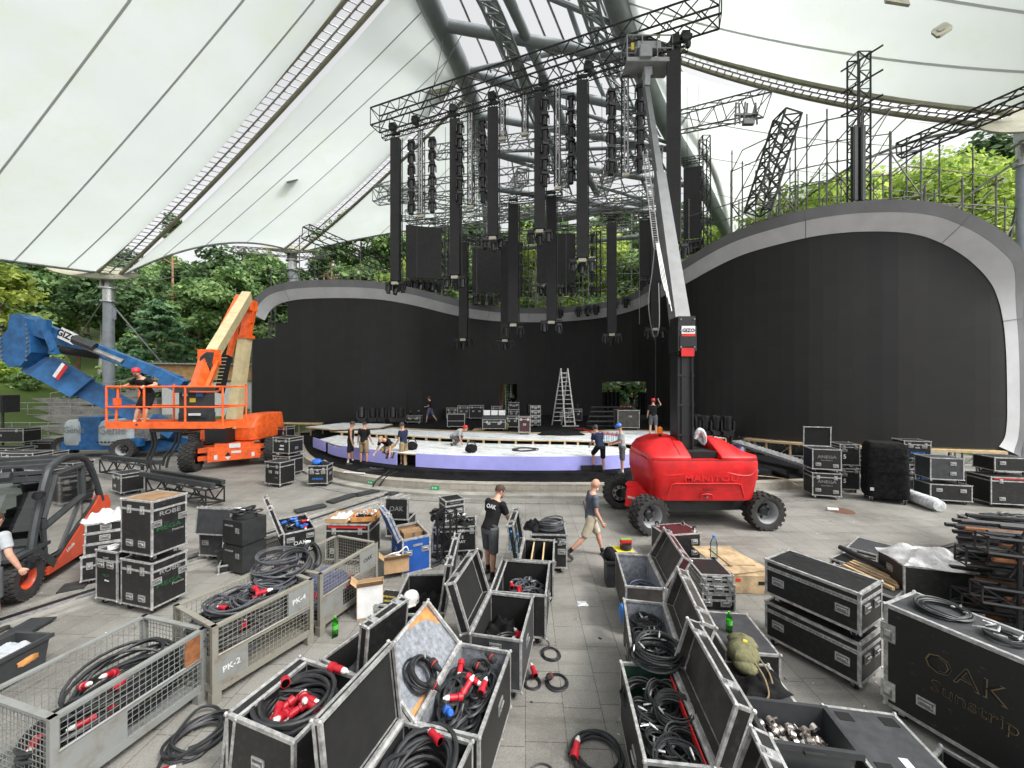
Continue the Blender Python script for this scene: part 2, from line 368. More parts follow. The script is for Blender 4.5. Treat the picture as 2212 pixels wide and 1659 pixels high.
def led_mat():
 m = bpy.data.materials.new('led_wall'); m.use_nodes = True; MT['led_wall'] = m; t = m.node_tree; b = t.nodes['Principled BSDF']
 uv = t.nodes.new('ShaderNodeUVMap'); sn = t.nodes.new('ShaderNodeVectorMath'); sn.operation = 'SNAP'; sn.inputs[1].default_value = (.5, .5, 1)
 t.links.new(uv.outputs[0], sn.inputs[0]); wn = t.nodes.new('ShaderNodeTexWhiteNoise'); t.links.new(sn.outputs[0], wn.inputs['Vector'])
 sn2 = t.nodes.new('ShaderNodeVectorMath'); sn2.operation = 'SNAP'; sn2.inputs[1].default_value = (1., 40, 1); t.links.new(uv.outputs[0], sn2.inputs[0])
 wn2 = t.nodes.new('ShaderNodeTexWhiteNoise'); t.links.new(sn2.outputs[0], wn2.inputs['Vector'])
 c = mixcol(t, (.0165, .0165, .0159), (.0195, .0195, .0186), wn.outputs['Value']); c = mixcol(t, c, mixcol(t, c, (.80, .80, .86), 1., 'MULTIPLY'), wn2.outputs['Value'])
 br = t.nodes.new('ShaderNodeTexBrick'); br.offset = 0; br.inputs['Scale'].default_value = 1; br.inputs['Brick Width'].default_value = .5; br.inputs['Row Height'].default_value = .5
 br.inputs['Mortar Size'].default_value = .003; t.links.new(uv.outputs[0], br.inputs['Vector']); c = mixcol(t, c, (.0125, .0125, .012), br.outputs['Fac'])
 t.links.new(c, b.inputs['Base Color']); b.inputs['Roughness'].default_value = .6; b.inputs['Specular IOR Level'].default_value = .3
led_mat()
def board_mat():
 m = bpy.data.materials.new('wrapped_board'); m.use_nodes = True; MT['wrapped_board'] = m; t = m.node_tree; b = t.nodes['Principled BSDF']
 tc = t.nodes.new('ShaderNodeTexCoord'); mp = t.nodes.new('ShaderNodeMapping'); mp.inputs['Rotation'].default_value = (0, 0, .5); t.links.new(tc.outputs['Object'], mp.inputs[0])
 def brick(wd, ht, bias, ms, off):
  br = t.nodes.new('ShaderNodeTexBrick'); t.links.new(mp.outputs[0], br.inputs['Vector']); br.inputs['Scale'].default_value = 1; br.offset = off
  br.inputs['Brick Width'].default_value = wd; br.inputs['Row Height'].default_value = ht; br.inputs['Mortar Size'].default_value = ms; br.inputs['Mortar Smooth'].default_value = .1; br.inputs['Bias'].default_value = bias
  br.inputs['Color1'].default_value = (0, 0, 0, 1); br.inputs['Color2'].default_value = (1, 1, 1, 1); br.inputs['Mortar'].default_value = (0, 0, 0, 1); return br
 b1 = brick(.6, .32, .1, .06, .5)
 b2 = brick(1.2, .64, -.1, .16, .5)
 c = mixcol(t, (.88, .90, .91), (.60, .64, .67), b1.outputs['Color']); c = mixcol(t, c, (.36, .50, .43), b2.outputs['Color'])
 bo = brick(2.4, 1.2, 0, .022, 0); c = mixcol(t, c, (.30, .27, .2), bo.outputs['Fac'])
 c = mixcol(t, c, (.84, .86, .88), noise(t, tc.outputs['Object'], 5, 6, .7, .45, .6))
 t.links.new(c, b.inputs['Base Color']); b.inputs['Roughness'].default_value = .3
board_mat()
def stone_wall_mat():
 m = bpy.data.materials.new('stone_block'); m.use_nodes = True; MT['stone_block'] = m; t = m.node_tree; b = t.nodes['Principled BSDF']
 uv = t.nodes.new('ShaderNodeUVMap'); tc = t.nodes.new('ShaderNodeTexCoord')
 br = t.nodes.new('ShaderNodeTexBrick'); t.links.new(uv.outputs[0], br.inputs['Vector']); br.inputs['Scale'].default_value = 1; br.inputs['Brick Width'].default_value = .62; br.inputs['Row Height'].default_value = .17; br.inputs['Mortar Size'].default_value = .006
 br.inputs['Color1'].default_value = (.27, .25, .21, 1); br.inputs['Color2'].default_value = (.37, .345, .29, 1); br.inputs['Mortar'].default_value = (.16, .15, .13, 1)
 c = mixcol(t, br.outputs[0], (.40, .385, .34), noise(t, tc.outputs['Object'], 3, 7, .7, .5, .75)); c = mixcol(t, c, (.17, .155, .12), noise(t, tc.outputs['Object'], 1.2, 7, .7, .52, .75))
 t.links.new(c, b.inputs['Base Color']); b.inputs['Roughness'].default_value = .85
stone_wall_mat()
# == SETTING
b = MB('stone_floor'); b.add([(-260, -60, 0), (260, -60, 0), (260, 420, 0), (-260, 420, 0)], [(0, 1, 2, 3)]); b.obj('plaza_ground', kind='structure')
def sstep(a, b, x): t = min(1, max(0, (x - a) / (b - a))); return t * t * (3 - 2 * t)
def hill_z(x, y):
 back = sstep(24, 40, y + .12 * x) * 4.2 + sstep(38, 78, y + .1 * x) * 17 + sstep(70, 160, y) * 12
 back *= sstep(-16, -22, x) * .999 + .001 if y < 34 else 1 - (1 - sstep(-16, -22, x)) * (1 - sstep(34, 48, y))
 side = sstep(24, 34, x) * 3 + sstep(28, 60, x) * 13
 side *= sstep(8, 20, y)
 wst = sstep(-24, -46, x) * 5 * sstep(14, 26, y)
 return max(back, side, wst) + .12 * math.sin(x * .7) * math.sin(y * .6) * (1 if max(back, side) > .6 else 0) - .06
xs = [-140 + 4 * i for i in range(71)]; ys = [10 + 3.2 * i for i in range(52)]
gm = MB('grass'); gm.grid([[(x, y, hill_z(x, y)) for x in xs] for y in ys]); hill = gm.obj('hillside', kind='structure')
# -- stage base: curved stone wall, carpeted floor
def arc(pts, n=10): return [V((*p[:2], 0)) for p in spline([(x, y, 0) for x, y in pts], n)]
WALL = arc([(-15, 26.5), (-12.2, 21.8), (-9.8, 18.1), (-7.4, 15.5), (-5.5, 14.25), (-3.8, 13.6), (-1.1, 13.15), (4, 13.05), (9, 13.35), (12, 13.9), (16, 15.0), (19, 16.4)])
def offs(pts, d):
 out = []
 for i, p in enumerate(pts):
  t = (pts[min(i + 1, len(pts) - 1)] - pts[max(i - 1, 0)]).normalized(); out.append(p + V((-t.y, t.x, 0)) * d)
 return out
def at_z(pts, z): return [V((p.x, p.y, z)) for p in pts]
def ring_uv(mb, rows):
 L = [0]
 for i in range(1, len(rows[0])): L.append(L[-1] + (V(rows[0][i]) - V(rows[0][i - 1])).length)
 mb.grid(rows, smooth=False)
 h = 0
 for k, r in enumerate(rows):
  if k: h += (V(r[0]) - V(rows[k - 1][0])).length
  mb.uv += [(l, h) for l in L]
m = MB('stone_block'); m.uv = []
ring_uv(m, [at_z(WALL, -.02), at_z(WALL, .36), at_z(offs(WALL, .34), .36), at_z(offs(WALL, .34), .30)])
sw = m.obj('stone_wall'); tag(sw, 'low curved pale stone block wall edging the round stage', 'wall')
m = MB('concrete'); k1 = offs(WALL, -.42); m.grid([at_z(offs(WALL, -.02), .09), at_z(k1, .09), at_z(k1, 0)], smooth=False)
k2 = offs(WALL, -.9); m.use('alu_dull'); m.grid([at_z(k2, .012), at_z(offs(WALL, -.97), .014)], smooth=False)
m.obj('wall_footing', kind='structure')
s1 = offs(WALL, .36); s2 = offs(WALL, 1.0)
backw = [V((p.x * .9, 40, 0)) for p in WALL]
m = MB('carpet'); m.grid([at_z(s1, .30), at_z(s1, .37), at_z(offs(WALL, .98), .375), at_z(s2, .385), at_z(offs(WALL, 1.06), .5), at_z(offs(WALL, 1.3), .505), at_z(backw, .505)], smooth=False)
m.obj('stage_carpet_floor', kind='structure')
FAS = [(-10.3, 19.9), (-9.0, 18.5), (-7.9, 17.35), (-6.65, 16.55), (-4.68, 15.5), (-2.6, 14.85), (0, 14.52), (2.6, 14.55), (4.2, 14.85), (5.6, 15.6), (7.4, 16.6), (9.2, 17.3), (10.6, 17.6)]
FA = arc(FAS, 6)
def fpt(t):
 k = max(0, min(len(FA) - 1.001, t * (len(FA) - 1))); i = int(k); return FA[i].lerp(FA[i + 1], k - i)
PAN = [(.0, .085, 'short purple foam board at the far left end of the runway edge', .02), (.105, .19, 'narrow purple board set back behind the man in the tank top', .1),
  (.19, .335, 'purple board with a worker bending over its top edge', .0), (.37, .60, 'longest purple board along the middle of the runway front', 0), (.601, .735, 'purple board behind the small black step on the carpet', 0),
  (.736, .86, 'angled purple board behind the man with the blue helmet', 0), (.95, 1., 'purple board standing right of the red lift by the ramp', 0)]
for a_, b_, lab, back in PAN:
 n = max(2, int((b_ - a_) * 40)); pts = [fpt(a_ + (b_ - a_) * i / n) for i in range(n + 1)]; pb = offs(pts, .03)
 mm = MB('purple'); z0, z1 = .51, 1.03 - back
 mm.grid([at_z(pts, z0), at_z(pts, z1), at_z(pb, z1), at_z(pb, z0), at_z(pts, z0)], smooth=False)
 for q in (0, -1): mm.add([(*pts[q].xy, z0), (*pts[q].xy, z1), (*pb[q].xy, z1), (*pb[q].xy, z0)], [(0, 1, 2, 3)])
 tag(mm.obj('fascia_board'), lab, 'board', 'purple boards round the runway')
def deck(name, label, front, back, z, mat_top, thick=.05, joist=True, leg=.3, group=None, edge='wood_pale'):
 root = thing(name, label, 'stage deck', (0, 0, 0), group=group)
 n = min(len(front), len(back)); rs = lambda q: [q[int(i * (len(q) - 1) / (n - 1))] for i in range(n)]
 f, bk = rs(front), rs(back)
 mm = MB(mat_top); rows = [[(*a.lerp(b_, k / 4).xy, z) for a, b_ in zip(f, bk)] for k in range(5)]; mm.grid(rows, smooth=False)
 mm.use(edge); mm.grid([at_z(f, z - thick), at_z(f, z - .003)], smooth=False); mm.grid([at_z(bk, z - .003), at_z(bk, z - thick)], smooth=False)
 mm.obj('deck_top', root)
 if joist:
  mj = MB('inner_black'); ff = offs(f, .45); mj.grid([at_z(ff, z - leg), at_z(ff, z - thick)], smooth=False); mj.obj('under_shade_sheet', root)  # black sheet standing in for the shade under the deck
  d = 0
  for i in range(1, len(f)):
   d += (f[i] - f[i - 1]).length
   if d > .55: 
    d = 0; t = (f[i] - f[i - 1]).normalized(); c = f[i] + V((-t.y, t.x, 0)) * .08
    jm = MB('wood_pale'); jm.box((c.x, c.y, z - leg / 2 - thick / 2), (.09, .09, leg - thick), rotm(0, 0, math.atan2(t.y, t.x))); jm.obj('joist', root)
 return root
fr = offs(FA, .06)
mid = arc([(-9.4, 20.6), (-8.2, 20.1), (-6.2, 19.4), (-3.5, 18.3), (-.6, 17.6), (2.4, 17.3), (4.3, 16.9), (5.0, 16.6)], 8)
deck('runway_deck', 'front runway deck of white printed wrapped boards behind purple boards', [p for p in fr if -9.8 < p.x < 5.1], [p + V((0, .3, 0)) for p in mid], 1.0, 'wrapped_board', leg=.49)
mid2 = arc([(-9.9, 20.9), (-8.2, 20.25), (-6.2, 19.55), (-3.5, 18.45), (-.6, 17.75), (2.4, 17.45), (4.3, 17.05), (5.2, 16.5), (6.6, 17.2), (9.0, 18.0), (10.2, 18.3)], 8)
bk2 = arc([(-12, 23.6), (-8.0, 22.6), (-5.0, 21.3), (-2, 20.4), (1, 19.9), (3.3, 19.9), (4.6, 20.6), (6.5, 21.2), (8.6, 20.2), (9.6, 19.5)], 8)
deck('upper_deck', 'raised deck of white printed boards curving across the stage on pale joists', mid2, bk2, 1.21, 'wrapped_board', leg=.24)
rim = offs(bk2, .5); m = MB('plywood'); m.grid([at_z(bk2, 1.216), at_z(rim, 1.216)], smooth=False); m.obj('stage_plywood_floor', kind='structure')
m = MB('carpet'); bb = [V((p.x * 1.35, 34.5, 0)) for p in rim]; m.grid([at_z(rim, 1.1), at_z(rim, 1.222), at_z(bb, 1.222)], smooth=False); m.obj('main_stage_floor', kind='structure')
root = thing('side_deck', 'small raised deck of white boards on plywood at the left stage end', 'stage deck', (0, 0, 0))
pl = [(-11.6, 21.6), (-9.7, 20.6), (-7.4, 21.6), (-7.2, 23.2), (-10.5, 23.9)]; mm = MB('wrapped_board'); mm.add([(x, y, 1.36) for x, y in pl], [(0, 1, 2, 3, 4)]); mm.obj('deck_top', root)
mm = MB('wood_pale'); mm.prism(pl, .06, Matrix.Translation((0, 0, 1.295))); mm.obj('plywood_sheet', root)
mm = MB('led_side'); mm.prism([(x * .98, y + .2) for x, y in pl], .09, Matrix.Translation((0, 0, 1.205))); mm.obj('support_frame', root)
st = MB('dark_plastic'); st.box((0, 0, .09), (.86, .45, .17)); st.box((0, 0, .178), (.9, .48, .012))
o = st.obj('step_block'); o.location = (*G(1278, 1014, .51).xy, .51); tag(o, 'low black step block on carpet before the purple board', 'step')
# -- LED wall
PL = [(-17.9, 26.5), (-15.5, 25.8), (-12.5, 25.4), (-9.5, 25.7), (-7.0, 26.9), (-4.6, 28.6), (-1.5, 30.2), (2.5, 31), (6.2, 30.5), (8.9, 28.6), (9.8, 26), (9.85, 23.5), (10.0, 21.2), (10.9, 18.9), (12.6, 17.1), (15, 15.95), (17.3, 15.3), (19.3, 14.95), (20.6, 15.3)]
LC = arc(PL, 16); LS = [0]
for i in range(1, len(LC)): LS.append(LS[-1] + (LC[i] - LC[i - 1]).length)
def lc(s, d=0, z=0):
 if s < 0: i, k = 0, s / (LS[1] - LS[0])
 elif s >= LS[-1]: i = len(LS) - 2; k = (s - LS[i]) / (LS[-1] - LS[i])
 else:
  i = int(np.searchsorted(LS, s, 'right')) - 1; i = min(i, len(LS) - 2); k = (s - LS[i]) / (LS[i + 1] - LS[i])
 p = LC[i] * (1 - k) + LC[i + 1] * k
 def tn(j): return (LC[min(j + 1, len(LC) - 1)] - LC[max(j - 1, 0)]).normalized()
 t = tn(i).lerp(tn(i + 1), max(0, min(1, k))).normalized()
 return V((p.x + t.y * d, p.y - t.x * d, z))
def ray_s(u):
 r = (u - 1106) / 831; best = None
 for i in range(len(LC) - 1):
  a = LC[i].x - r * LC[i].y; b_ = LC[i + 1].x - r * LC[i + 1].y
  if a * b_ <= 0: k = a / (a - b_) if a != b_ else 0; return LS[i] + k * (LS[i + 1] - LS[i])
 return 0 if u < 600 else LS[-1]
def sz(u, v):
 s = ray_s(u); return s, CAMH - (v - 829.5) / 831 * lc(s).y
EDGE = [(572, 692), (582, 672), (600, 656), (640, 646), (740, 643), (830, 647), (904, 661), (1000, 685), (1080, 694), (1130, 695.5), (1200, 695), (1304, 686), (1380, 666), (1420, 645), (1486, 612), (1540, 580), (1604, 549), (1690, 525), (1766, 508), (1840, 500), (1907, 499), (1960, 502), (2002, 511), (2050, 532), (2088, 556), (2121, 586), (2146, 618), (2161, 660), (2170, 710), (2174, 770), (2175.5, 840), (2176, 905), (2172, 945), (2158, 965)]
ED = [sz(u, v) for u, v in EDGE]
Es, Ez = [e[0] for e in ED], [e[1] for e in ED]
s_end = max(Es); top_n = Es.index(s_end)
def ztop(s): return float(np.interp(s, Es[:top_n], Ez[:top_n]))
sL1, sL2, sL3 = 0, ray_s(595), ray_s(621)
root = thing('led_wall', 'huge curved black LED video wall wrapping the back of the stage', 'video wall', (0, 0, 0))
ZB = 1.24
m = MB('led_wall'); m.uv = []
D1 = (ray_s(879) , ray_s(898), ZB, 3.35); D2 = (ray_s(1079), ray_s(1117), ZB, 3.77); D3 = (ray_s(1300), ray_s(1396), ZB, 3.95)
cuts = sorted(set([0, sL2, sL3, s_end] + [x for d in (D2, D3) for x in d[:2]] + [i * .5 for i in range(1, int(s_end / .5) + 1)] + [s_end - .12, s_end - .25, s_end - .38]))
def zt(a): return CAMH - (731 - 829.5) / 831 * lc(a).y if a < sL2 - .01 else CAMH - (699 - 829.5) / 831 * lc(a).y if a < sL3 - .01 else ztop(a) + .05
for a_, b_ in zip(cuts, cuts[1:]):
 if b_ - a_ < 1e-4: continue
 mdl = (a_ + b_) / 2; lo = ZB
 for d in (D2, D3):
  if d[0] - .01 < mdl < d[1] + .01: lo = d[3]
 step = a_ < sL3 - .01
 h1 = zt(a_); h2 = h1 if step else zt(b_ if b_ < s_end - .01 else s_end - .01)
 if b_ >= s_end - .02: h2 = Ez[top_n]
 p, q = lc(a_), lc(b_); m.add([(*p.xy, lo), (*q.xy, lo), (*q.xy, h2), (*p.xy, h1)], [(0, 1, 2, 3)]); m.uv += [(a_, lo), (b_, lo), (b_, h2), (a_, h1)]
m.obj('screen', root)
m = MB('inner_black')   # cabinets behind the face give the wall its thickness
for a_, b_ in zip(cuts, cuts[1:]):
 mdl = (a_ + b_) / 2; lo = ZB
 if b_ - a_ < 1e-4: continue
 for d in (D2, D3):
  if d[0] - .01 < mdl < d[1] + .01: lo = d[3]
 h = min(zt(a_), zt(min(b_, s_end - .05))); p, q = lc(a_, -.12), lc(b_, -.12); p2, q2 = lc(a_, -.01), lc(b_, -.01)
 m.add([(*p.xy, lo), (*q.xy, lo), (*q.xy, h), (*p.xy, h), (*p2.xy, lo), (*q2.xy, lo), (*q2.xy, h), (*p2.xy, h)], [(1, 0, 3, 2), (0, 1, 5, 4), (3, 2, 6, 7), (0, 4, 7, 3), (1, 2, 6, 5)])
m.obj('cabinet_backs', root)
def fascia_rows():
 dense = []
 for i in range(len(ED) - 1):
  for k in range(6): t = k / 6; dense.append((ED[i][0] * (1 - t) + ED[i + 1][0] * t, ED[i][1] * (1 - t) + ED[i + 1][1] * t))
 dense.append(ED[-1])
 for _ in range(5): dense = [dense[0]] + [tuple((dense[i - 1][j] + 2 * dense[i][j] + dense[i + 1][j]) / 4 for j in (0, 1)) for i in range(1, len(dense) - 1)] + [dense[-1]]
 A = []; B = []; B2 = []; Cc = []; Dd = []; E_ = []
 for i, (s, z) in enumerate(dense):
  a, c = dense[max(0, i - 1)], dense[min(len(dense) - 1, i + 1)]; t = V((c[0] - a[0], c[1] - a[1])).normalized(); n = V((-t.y, t.x))
  f_ = sstep(18.4, 19.15, lc(s).x); k1, k2, kd = .60 - .22 * f_, 1.06 - .42 * f_, 1 - .75 * f_; g = lambda o, d: lc(s + n.x * o, d * (kd if d > .1 else 1), z + n.y * o)
  A.append(g(-.02, .02)); B.append(g(k1, .42)); B2.append(g(k1 + .005, .425)); Cc.append(g(k2, .50)); Dd.append(g(k2, -.5)); E_.append(g(.5, -.5))
 return A, B, B2, Cc, Dd, E_
A, B, B2, Cc, Dd, E_ = fascia_rows()
root = thing('wall_fascia', 'wavy two tone grey fascia band crowning the LED wall', 'fascia', (0, 0, 0))
m = MB('fascia_light'); m.grid([A, B]); m.obj('lower_band', root)
m = MB('fascia_dark'); m.grid([B2, Cc], smooth=True); m.grid([Cc, Dd], smooth=True); m.grid([Dd, E_]); m.obj('upper_band', root)
for i in range(16, len(A) - 4, 30): m = MB('fascia_dark'); m.tube(A[i] + V((0, -.005, 0)), B[i] + V((0, -.005, 0)), .012, 4); m.tube(B[i] + V((0, -.01, 0)), Cc[i] + V((0, -.01, 0)), .008, 4); m.obj('joint_line', root)
m = MB('led_wall'); m.uv = []
p, q = lc(D1[0], .06), lc(D1[0] + .9, .5); m.add([(*p.xy, ZB), (*q.xy, ZB), (*q.xy, 3.3), (*p.xy, 3.3)], [(0, 1, 2, 3)]); m.uv += [(0, 0), (.9, 0), (.9, 2.1), (0, 2.1)]
m.use('led_side'); pb, qb = lc(D1[0], .02), lc(D1[0] + .9, .44); m.add([(*q.xy, ZB), (*q.xy, 3.3), (*qb.xy, 3.3), (*qb.xy, ZB), (*p.xy, 3.3), (*pb.xy, 3.3)], [(0, 3, 2, 1), (4, 1, 2, 5)]); m.uv += [(0, 0)] * 6
tag(m.obj('screen_door'), 'narrow black LED door leaf standing ajar at left of the wall', 'door')
for lab, u0, u1, z0, z1, y, mt in (('added black sheet darkening the left half of the right doorway', 1296, 1338, 1.0, 3.1, 32.4, 'black_cloth'), ('added black sheet darkening the right end of the right doorway', 1378, 1404, 1.0, 3.1, 31.6, 'black_cloth'), ('added black sheet deep behind the middle doorway to darken it', 1100, 1124, 1.0, 5.2, 36.2, 'black_cloth')):
 a, c = P(u0, 800, y), P(u1, 800, y); n = 16; m = MB(mt); m.grid([[V((a.x + (c.x - a.x) * i / n, y + .07 * math.sin(i * 1.9), z)) for i in range(n + 1)] for z in (z0, z1)]); m.grid([[V((a.x + (c.x - a.x) * i / n, y + .03 + .07 * math.sin(i * 1.9), z)) for i in range(n + 1)] for z in (z0, z1)]); tag(m.obj('dark_backing'), lab, 'dark sheet')  # black sheets added so the doorways read dark
m = MB('bark_pine'); m.tube((0, 0, 0), (0, 0, 4.6), .2, 10); o = m.obj('timber_post'); o.location = (*P(1083, 850, 33.5).xy, 0); tag(o, 'orange brown timber post seen through the middle doorway', 'post')
m = MB('facade_white'); m.box((0, 0, 1.6), (3.2, .2, 1.0)); o = m.obj('sky_stand_in'); o.location = (*P(1345, 850, 37).xy, 2.6); tag(o, 'added white panel standing in for bright sky in the right doorway', 'panel')  # white panel added in place of the bright sky beyond
root = thing('wall_plinth', 'bare timber plinth with slim posts under the right LED wall', 'plinth', (0, 0, 0))
sa = ray_s(1612); m = MB('wood_pale'); se = s_end - .3
m.grid([[lc(sa + (se - sa) * i / 30, .30, 1.10) for i in range(31)], [lc(sa + (se - sa) * i / 30, .30, 1.19) for i in range(31)], [lc(sa + (se - sa) * i / 30, -.3, 1.19) for i in range(31)]], smooth=False); m.obj('plywood_edge', root)
for i in range(11):
 s = sa + (se - sa) * i / 10; mm = MB('wood_pale' if i < 3 else 'steel'); mm.box(lc(s, .2, .55), (.07, .07, 1.1)); mm.obj('post', root)
mm = MB('steel')
for i in range(10):
 a, c = sa + (se - sa) * i / 10, sa + (se - sa) * (i + 1) / 10; mm.tube(lc(a, .15, .1), lc(c, .15, 1.0), .025, 5); mm.tube(lc(a, .15, .6), lc(c, .15, .6), .025, 5)
mm.obj('cross_brace', root)
m = MB('wood_pale'); s0, s1_ = 0, ray_s(700)
m.grid([[lc(s0 + (s1_ - s0) * i / 20, .25, 1.12) for i in range(21)], [lc(s0 + (s1_ - s0) * i / 20, .25, 1.2) for i in range(21)], [lc(s0 + (s1_ - s0) * i / 20, -.3, 1.2) for i in range(21)]], smooth=False)
root = thing('wall_plinth', 'timber ledge on short posts under the left LED wall end', 'plinth', (0, 0, 0)); m.obj('plywood_edge', root)
for i in range(8): mm = MB('wood_dark'); mm.box(lc(s0 + (s1_ - s0) * i / 7, .15, .56), (.08, .08, 1.1)); mm.obj('post', root)
# -- ROOF
ARL = [(-6.2, 2, 25.6), (-6.0, 12, 25.9), (-5.1, 18.5, 25.6), (-4.46, 21, 25.0), (-3.35, 28, 25.5), (-2.75, 36, 24.3), (-2.6, 42, 20.2), (-2.5, 46, 14.8), (-2.4, 48, 4)]
ARL[3] = tuple(P(925, 0, 21)); ARL[4] = tuple(P(1012, 190, 28.5)); ARL[5] = tuple(P(1046, 360, 36)); ARL[6] = tuple(P(1056, 500, 42)); ARL[7] = tuple(P(1062, 640, 46)); ARL[8] = (*P(1066, 790, 48.5).xy, 3)
ARR = [(3.8, 2, 25.6), (4.0, 12, 25.9), (4.8, 18.5, 25.6), tuple(P(1330, 0, 21)), tuple(P(1436, 260, 28.5)), tuple(P(1508, 380, 34)), tuple(P(1577, 512, 39)), tuple(P(1650, 660, 43)), (*P(1716, 800, 45).xy, 3)]
ribL, ribR = spline(ARL, 8), spline(ARR, 8)
root = thing('roof_arch', 'huge grey tubular steel arch with twin ribs and braces over the stage', 'arch', (0, 0, 0))
m = MB('arch_steel'); m.path(ribL, .62, 16); m.obj('arch_rib', root)
m = MB('arch_steel'); m.path(ribR, .62, 16); m.obj('arch_rib', root)
def ribat(r, y):
 for a, c in zip(r, r[1:]):
  if a.y <= y <= c.y: return a.lerp(c, (y - a.y) / max(1e-6, c.y - a.y))
 return r[-1]
mid_a = [ribat(ribL, y).lerp(ribat(ribR, y), .40) + V((0, 0, .8)) for y in (4, 12, 19, 24, 29, 34, 38, 42)]
mid_b = [ribat(ribL, y).lerp(ribat(ribR, y), .70) + V((0, 0, .8)) for y in (4, 12, 19, 24, 29, 34, 38)]
A1 = P(775, 0, 20) ; 
for q, r in ((spline([P(1072, -60, 19), P(1150, 110, 24), P(1232, 300, 30), P(1290, 420, 36)], 6), .30), (spline([P(1020, -60, 19), P(1086, 60, 22), P(1150, 225, 27), P(1210, 350, 33)], 6), .28), (spline(mid_b, 6), .16)):
 m = MB('arch_steel'); m.path(q, r, 10); m.obj('long_pipe', root)
for (y1, y2, r) in ((14, 14.5, .3), (18.6, 20.0, .3), (22.6, 24.2, .34), (27, 28, .3), (31, 31.5, .3), (34.5, 35, .3), (38, 38, .3)):
 m = MB('arch_steel'); m.tube(ribat(ribL, y1), ribat(ribR, y2), r, 10); m.obj('cross_pipe', root)
for (y1, y2, f) in ((15, 18.6, 0), (18.8, 22.4, 1), (22.8, 27, 0), (27, 31, 1), (31, 34.5, 0), (34.5, 38, 1)):
 a, c = (ribat(ribL, y1), ribat(ribR, y2)) if f else (ribat(ribR, y1), ribat(ribL, y2))
 m = MB('arch_steel'); m.tube(a, a.lerp(c, .5), .16, 8); m.tube(a.lerp(c, .5), c, .16, 8); m.obj('diagonal_pipe', root)
m = MB('steel')
for i in range(9):       # slim glazing bars between the ribs
 t = .12 + .095 * i; pts = [ribat(ribL, y).lerp(ribat(ribR, y), t) + V((0, 0, 1.2)) for y in (8, 16, 20, 24, 28, 32, 36, 40)]
 m.path(spline(pts, 4), .075, 5)
for y in (16, 19.5, 22, 25, 28, 31, 34, 37): m.tube(ribat(ribL, y) + V((0, 0, 1.2)), ribat(ribR, y) + V((0, 0, 1.2)), .03, 4)
m.obj('glazing_bars', root)
def lattice(q, wd):
 m = MB('arch_steel'); q = spline(q, 4); d = V((wd, 0, 0)); dz = V((0, 0, wd))
 for o_ in (V((0, 0, 0)), d, dz): m.path([p + o_ for p in q], .09, 5)
 for i in range(len(q) - 1):
  for a, c in ((V((0, 0, 0)), d), (d, dz), (dz, V((0, 0, 0)))): m.tube(q[i] + a, q[i + 1] + c, .05, 4); m.tube(q[i] + a, q[i] + c, .05, 4)
 m.obj('lattice_beam', root)
lattice([P(1010, -40, 18), P(1062, 60, 21), P(1120, 190, 26), P(1180, 330, 32), P(1215, 420, 37)], .9)
lattice([P(1240, -40, 18), P(1270, 60, 21), P(1325, 200, 26), P(1400, 340, 32), P(1450, 420, 37)], .9)
M0, M1, M2 = V((-34, 12, 10.3)), P(235, 592, 30), P(632, 540, 40)
M1T = M1 + V((0, 0, .1)); R1, R2 = V((28, 12, 27)), P(2192, 258, 18)
R3 = P(1648, 530, 36)
def edge_curve(a, c, sag, n=24, out=V((0, 0, 1))): return [a.lerp(c, i / n) + out * sag * 4 * (i / n) * (1 - i / n) for i in range(n + 1)]
def ribseg(r, y0, y1, n=24, off=V((0, 0, .2))): return [ribat(r, y0 + (y1 - y0) * i / n) + off for i in range(n + 1)]
def bay(name, label, low, high, belly, seams, nv=26, thick=.0):
 root = thing(name, label, 'canopy', (0, 0, 0), group='membrane canopy bays'); n = len(low)
 def pt(i, t, dz=0):
  a, c = low[i], high[i]; p = a.lerp(c, t); k = i / (n - 1)
  return p + V((0, 0, -belly * 4 * t * (1 - t) + belly * .8 * math.sin(math.pi * k) * 4 * t * (1 - t) + dz))
 mm = MB('membrane'); mm.grid([[pt(i, t / nv) for i in range(n)] for t in range(nv + 1)]); mm.obj('fabric', root)
 for s in seams:
  mm = MB('membrane_seam'); k = s * (n - 1); i = int(k); f = k - i; i2 = min(i + 1, n - 1)
  c = [pt(i, t / nv, -.03).lerp(pt(i2, t / nv, -.03), f) for t in range(nv + 1)]; d = (V(low[-1]) - V(low[0])).normalized() * .055
  mm.grid([[p - d for p in c], [p + d for p in c]]); mm.obj('seam', root)
 mm = MB('steel'); mm.path([V(p) + V((0, 0, -.05)) for p in low], .09, 6)
 mm.use('zinc')
 for i in range(0, n - 1):
  for f in (.25, .75): q = V(low[i]).lerp(V(low[i + 1]), f); mm.tube(q + V((0, 0, -.05)), q + V((0, 0, .35)), .03, 4)
 mm.obj('edge_cable', root)
 return root
STR1 = P(874, -105, 19)   # where the first lacing strip meets the arch
bay('canopy_bay', 'largest white membrane canopy bay filling the upper left', edge_curve(M1T + V((-.7, -.3, 0)), M0, -.1), [STR1 + V((-.6, -.6, 0)) + (V((-6.2, 2, 25.6)) - STR1) * (i / 24) ** 1.3 for i in range(25)], 1.2, [.1, .255, .43, .62, .8])
bay('canopy_bay', 'white membrane canopy bay between the two left lacing strips', edge_curve(M1T + V((.7, .4, 0)), M2 + V((-.6, -.6, 0)), 1.4), ribseg(ribL, 19.8, 27.5), .9, [.2, .45, .72])
bay('canopy_bay', 'small white membrane bay beside the left arch rib', edge_curve(M2 + V((.8, .4, 0)), P(1050, 480, 44), .5), ribseg(ribL, 28.8, 40), .6, [.4, .8])
RST = P(1372, 84, 23)
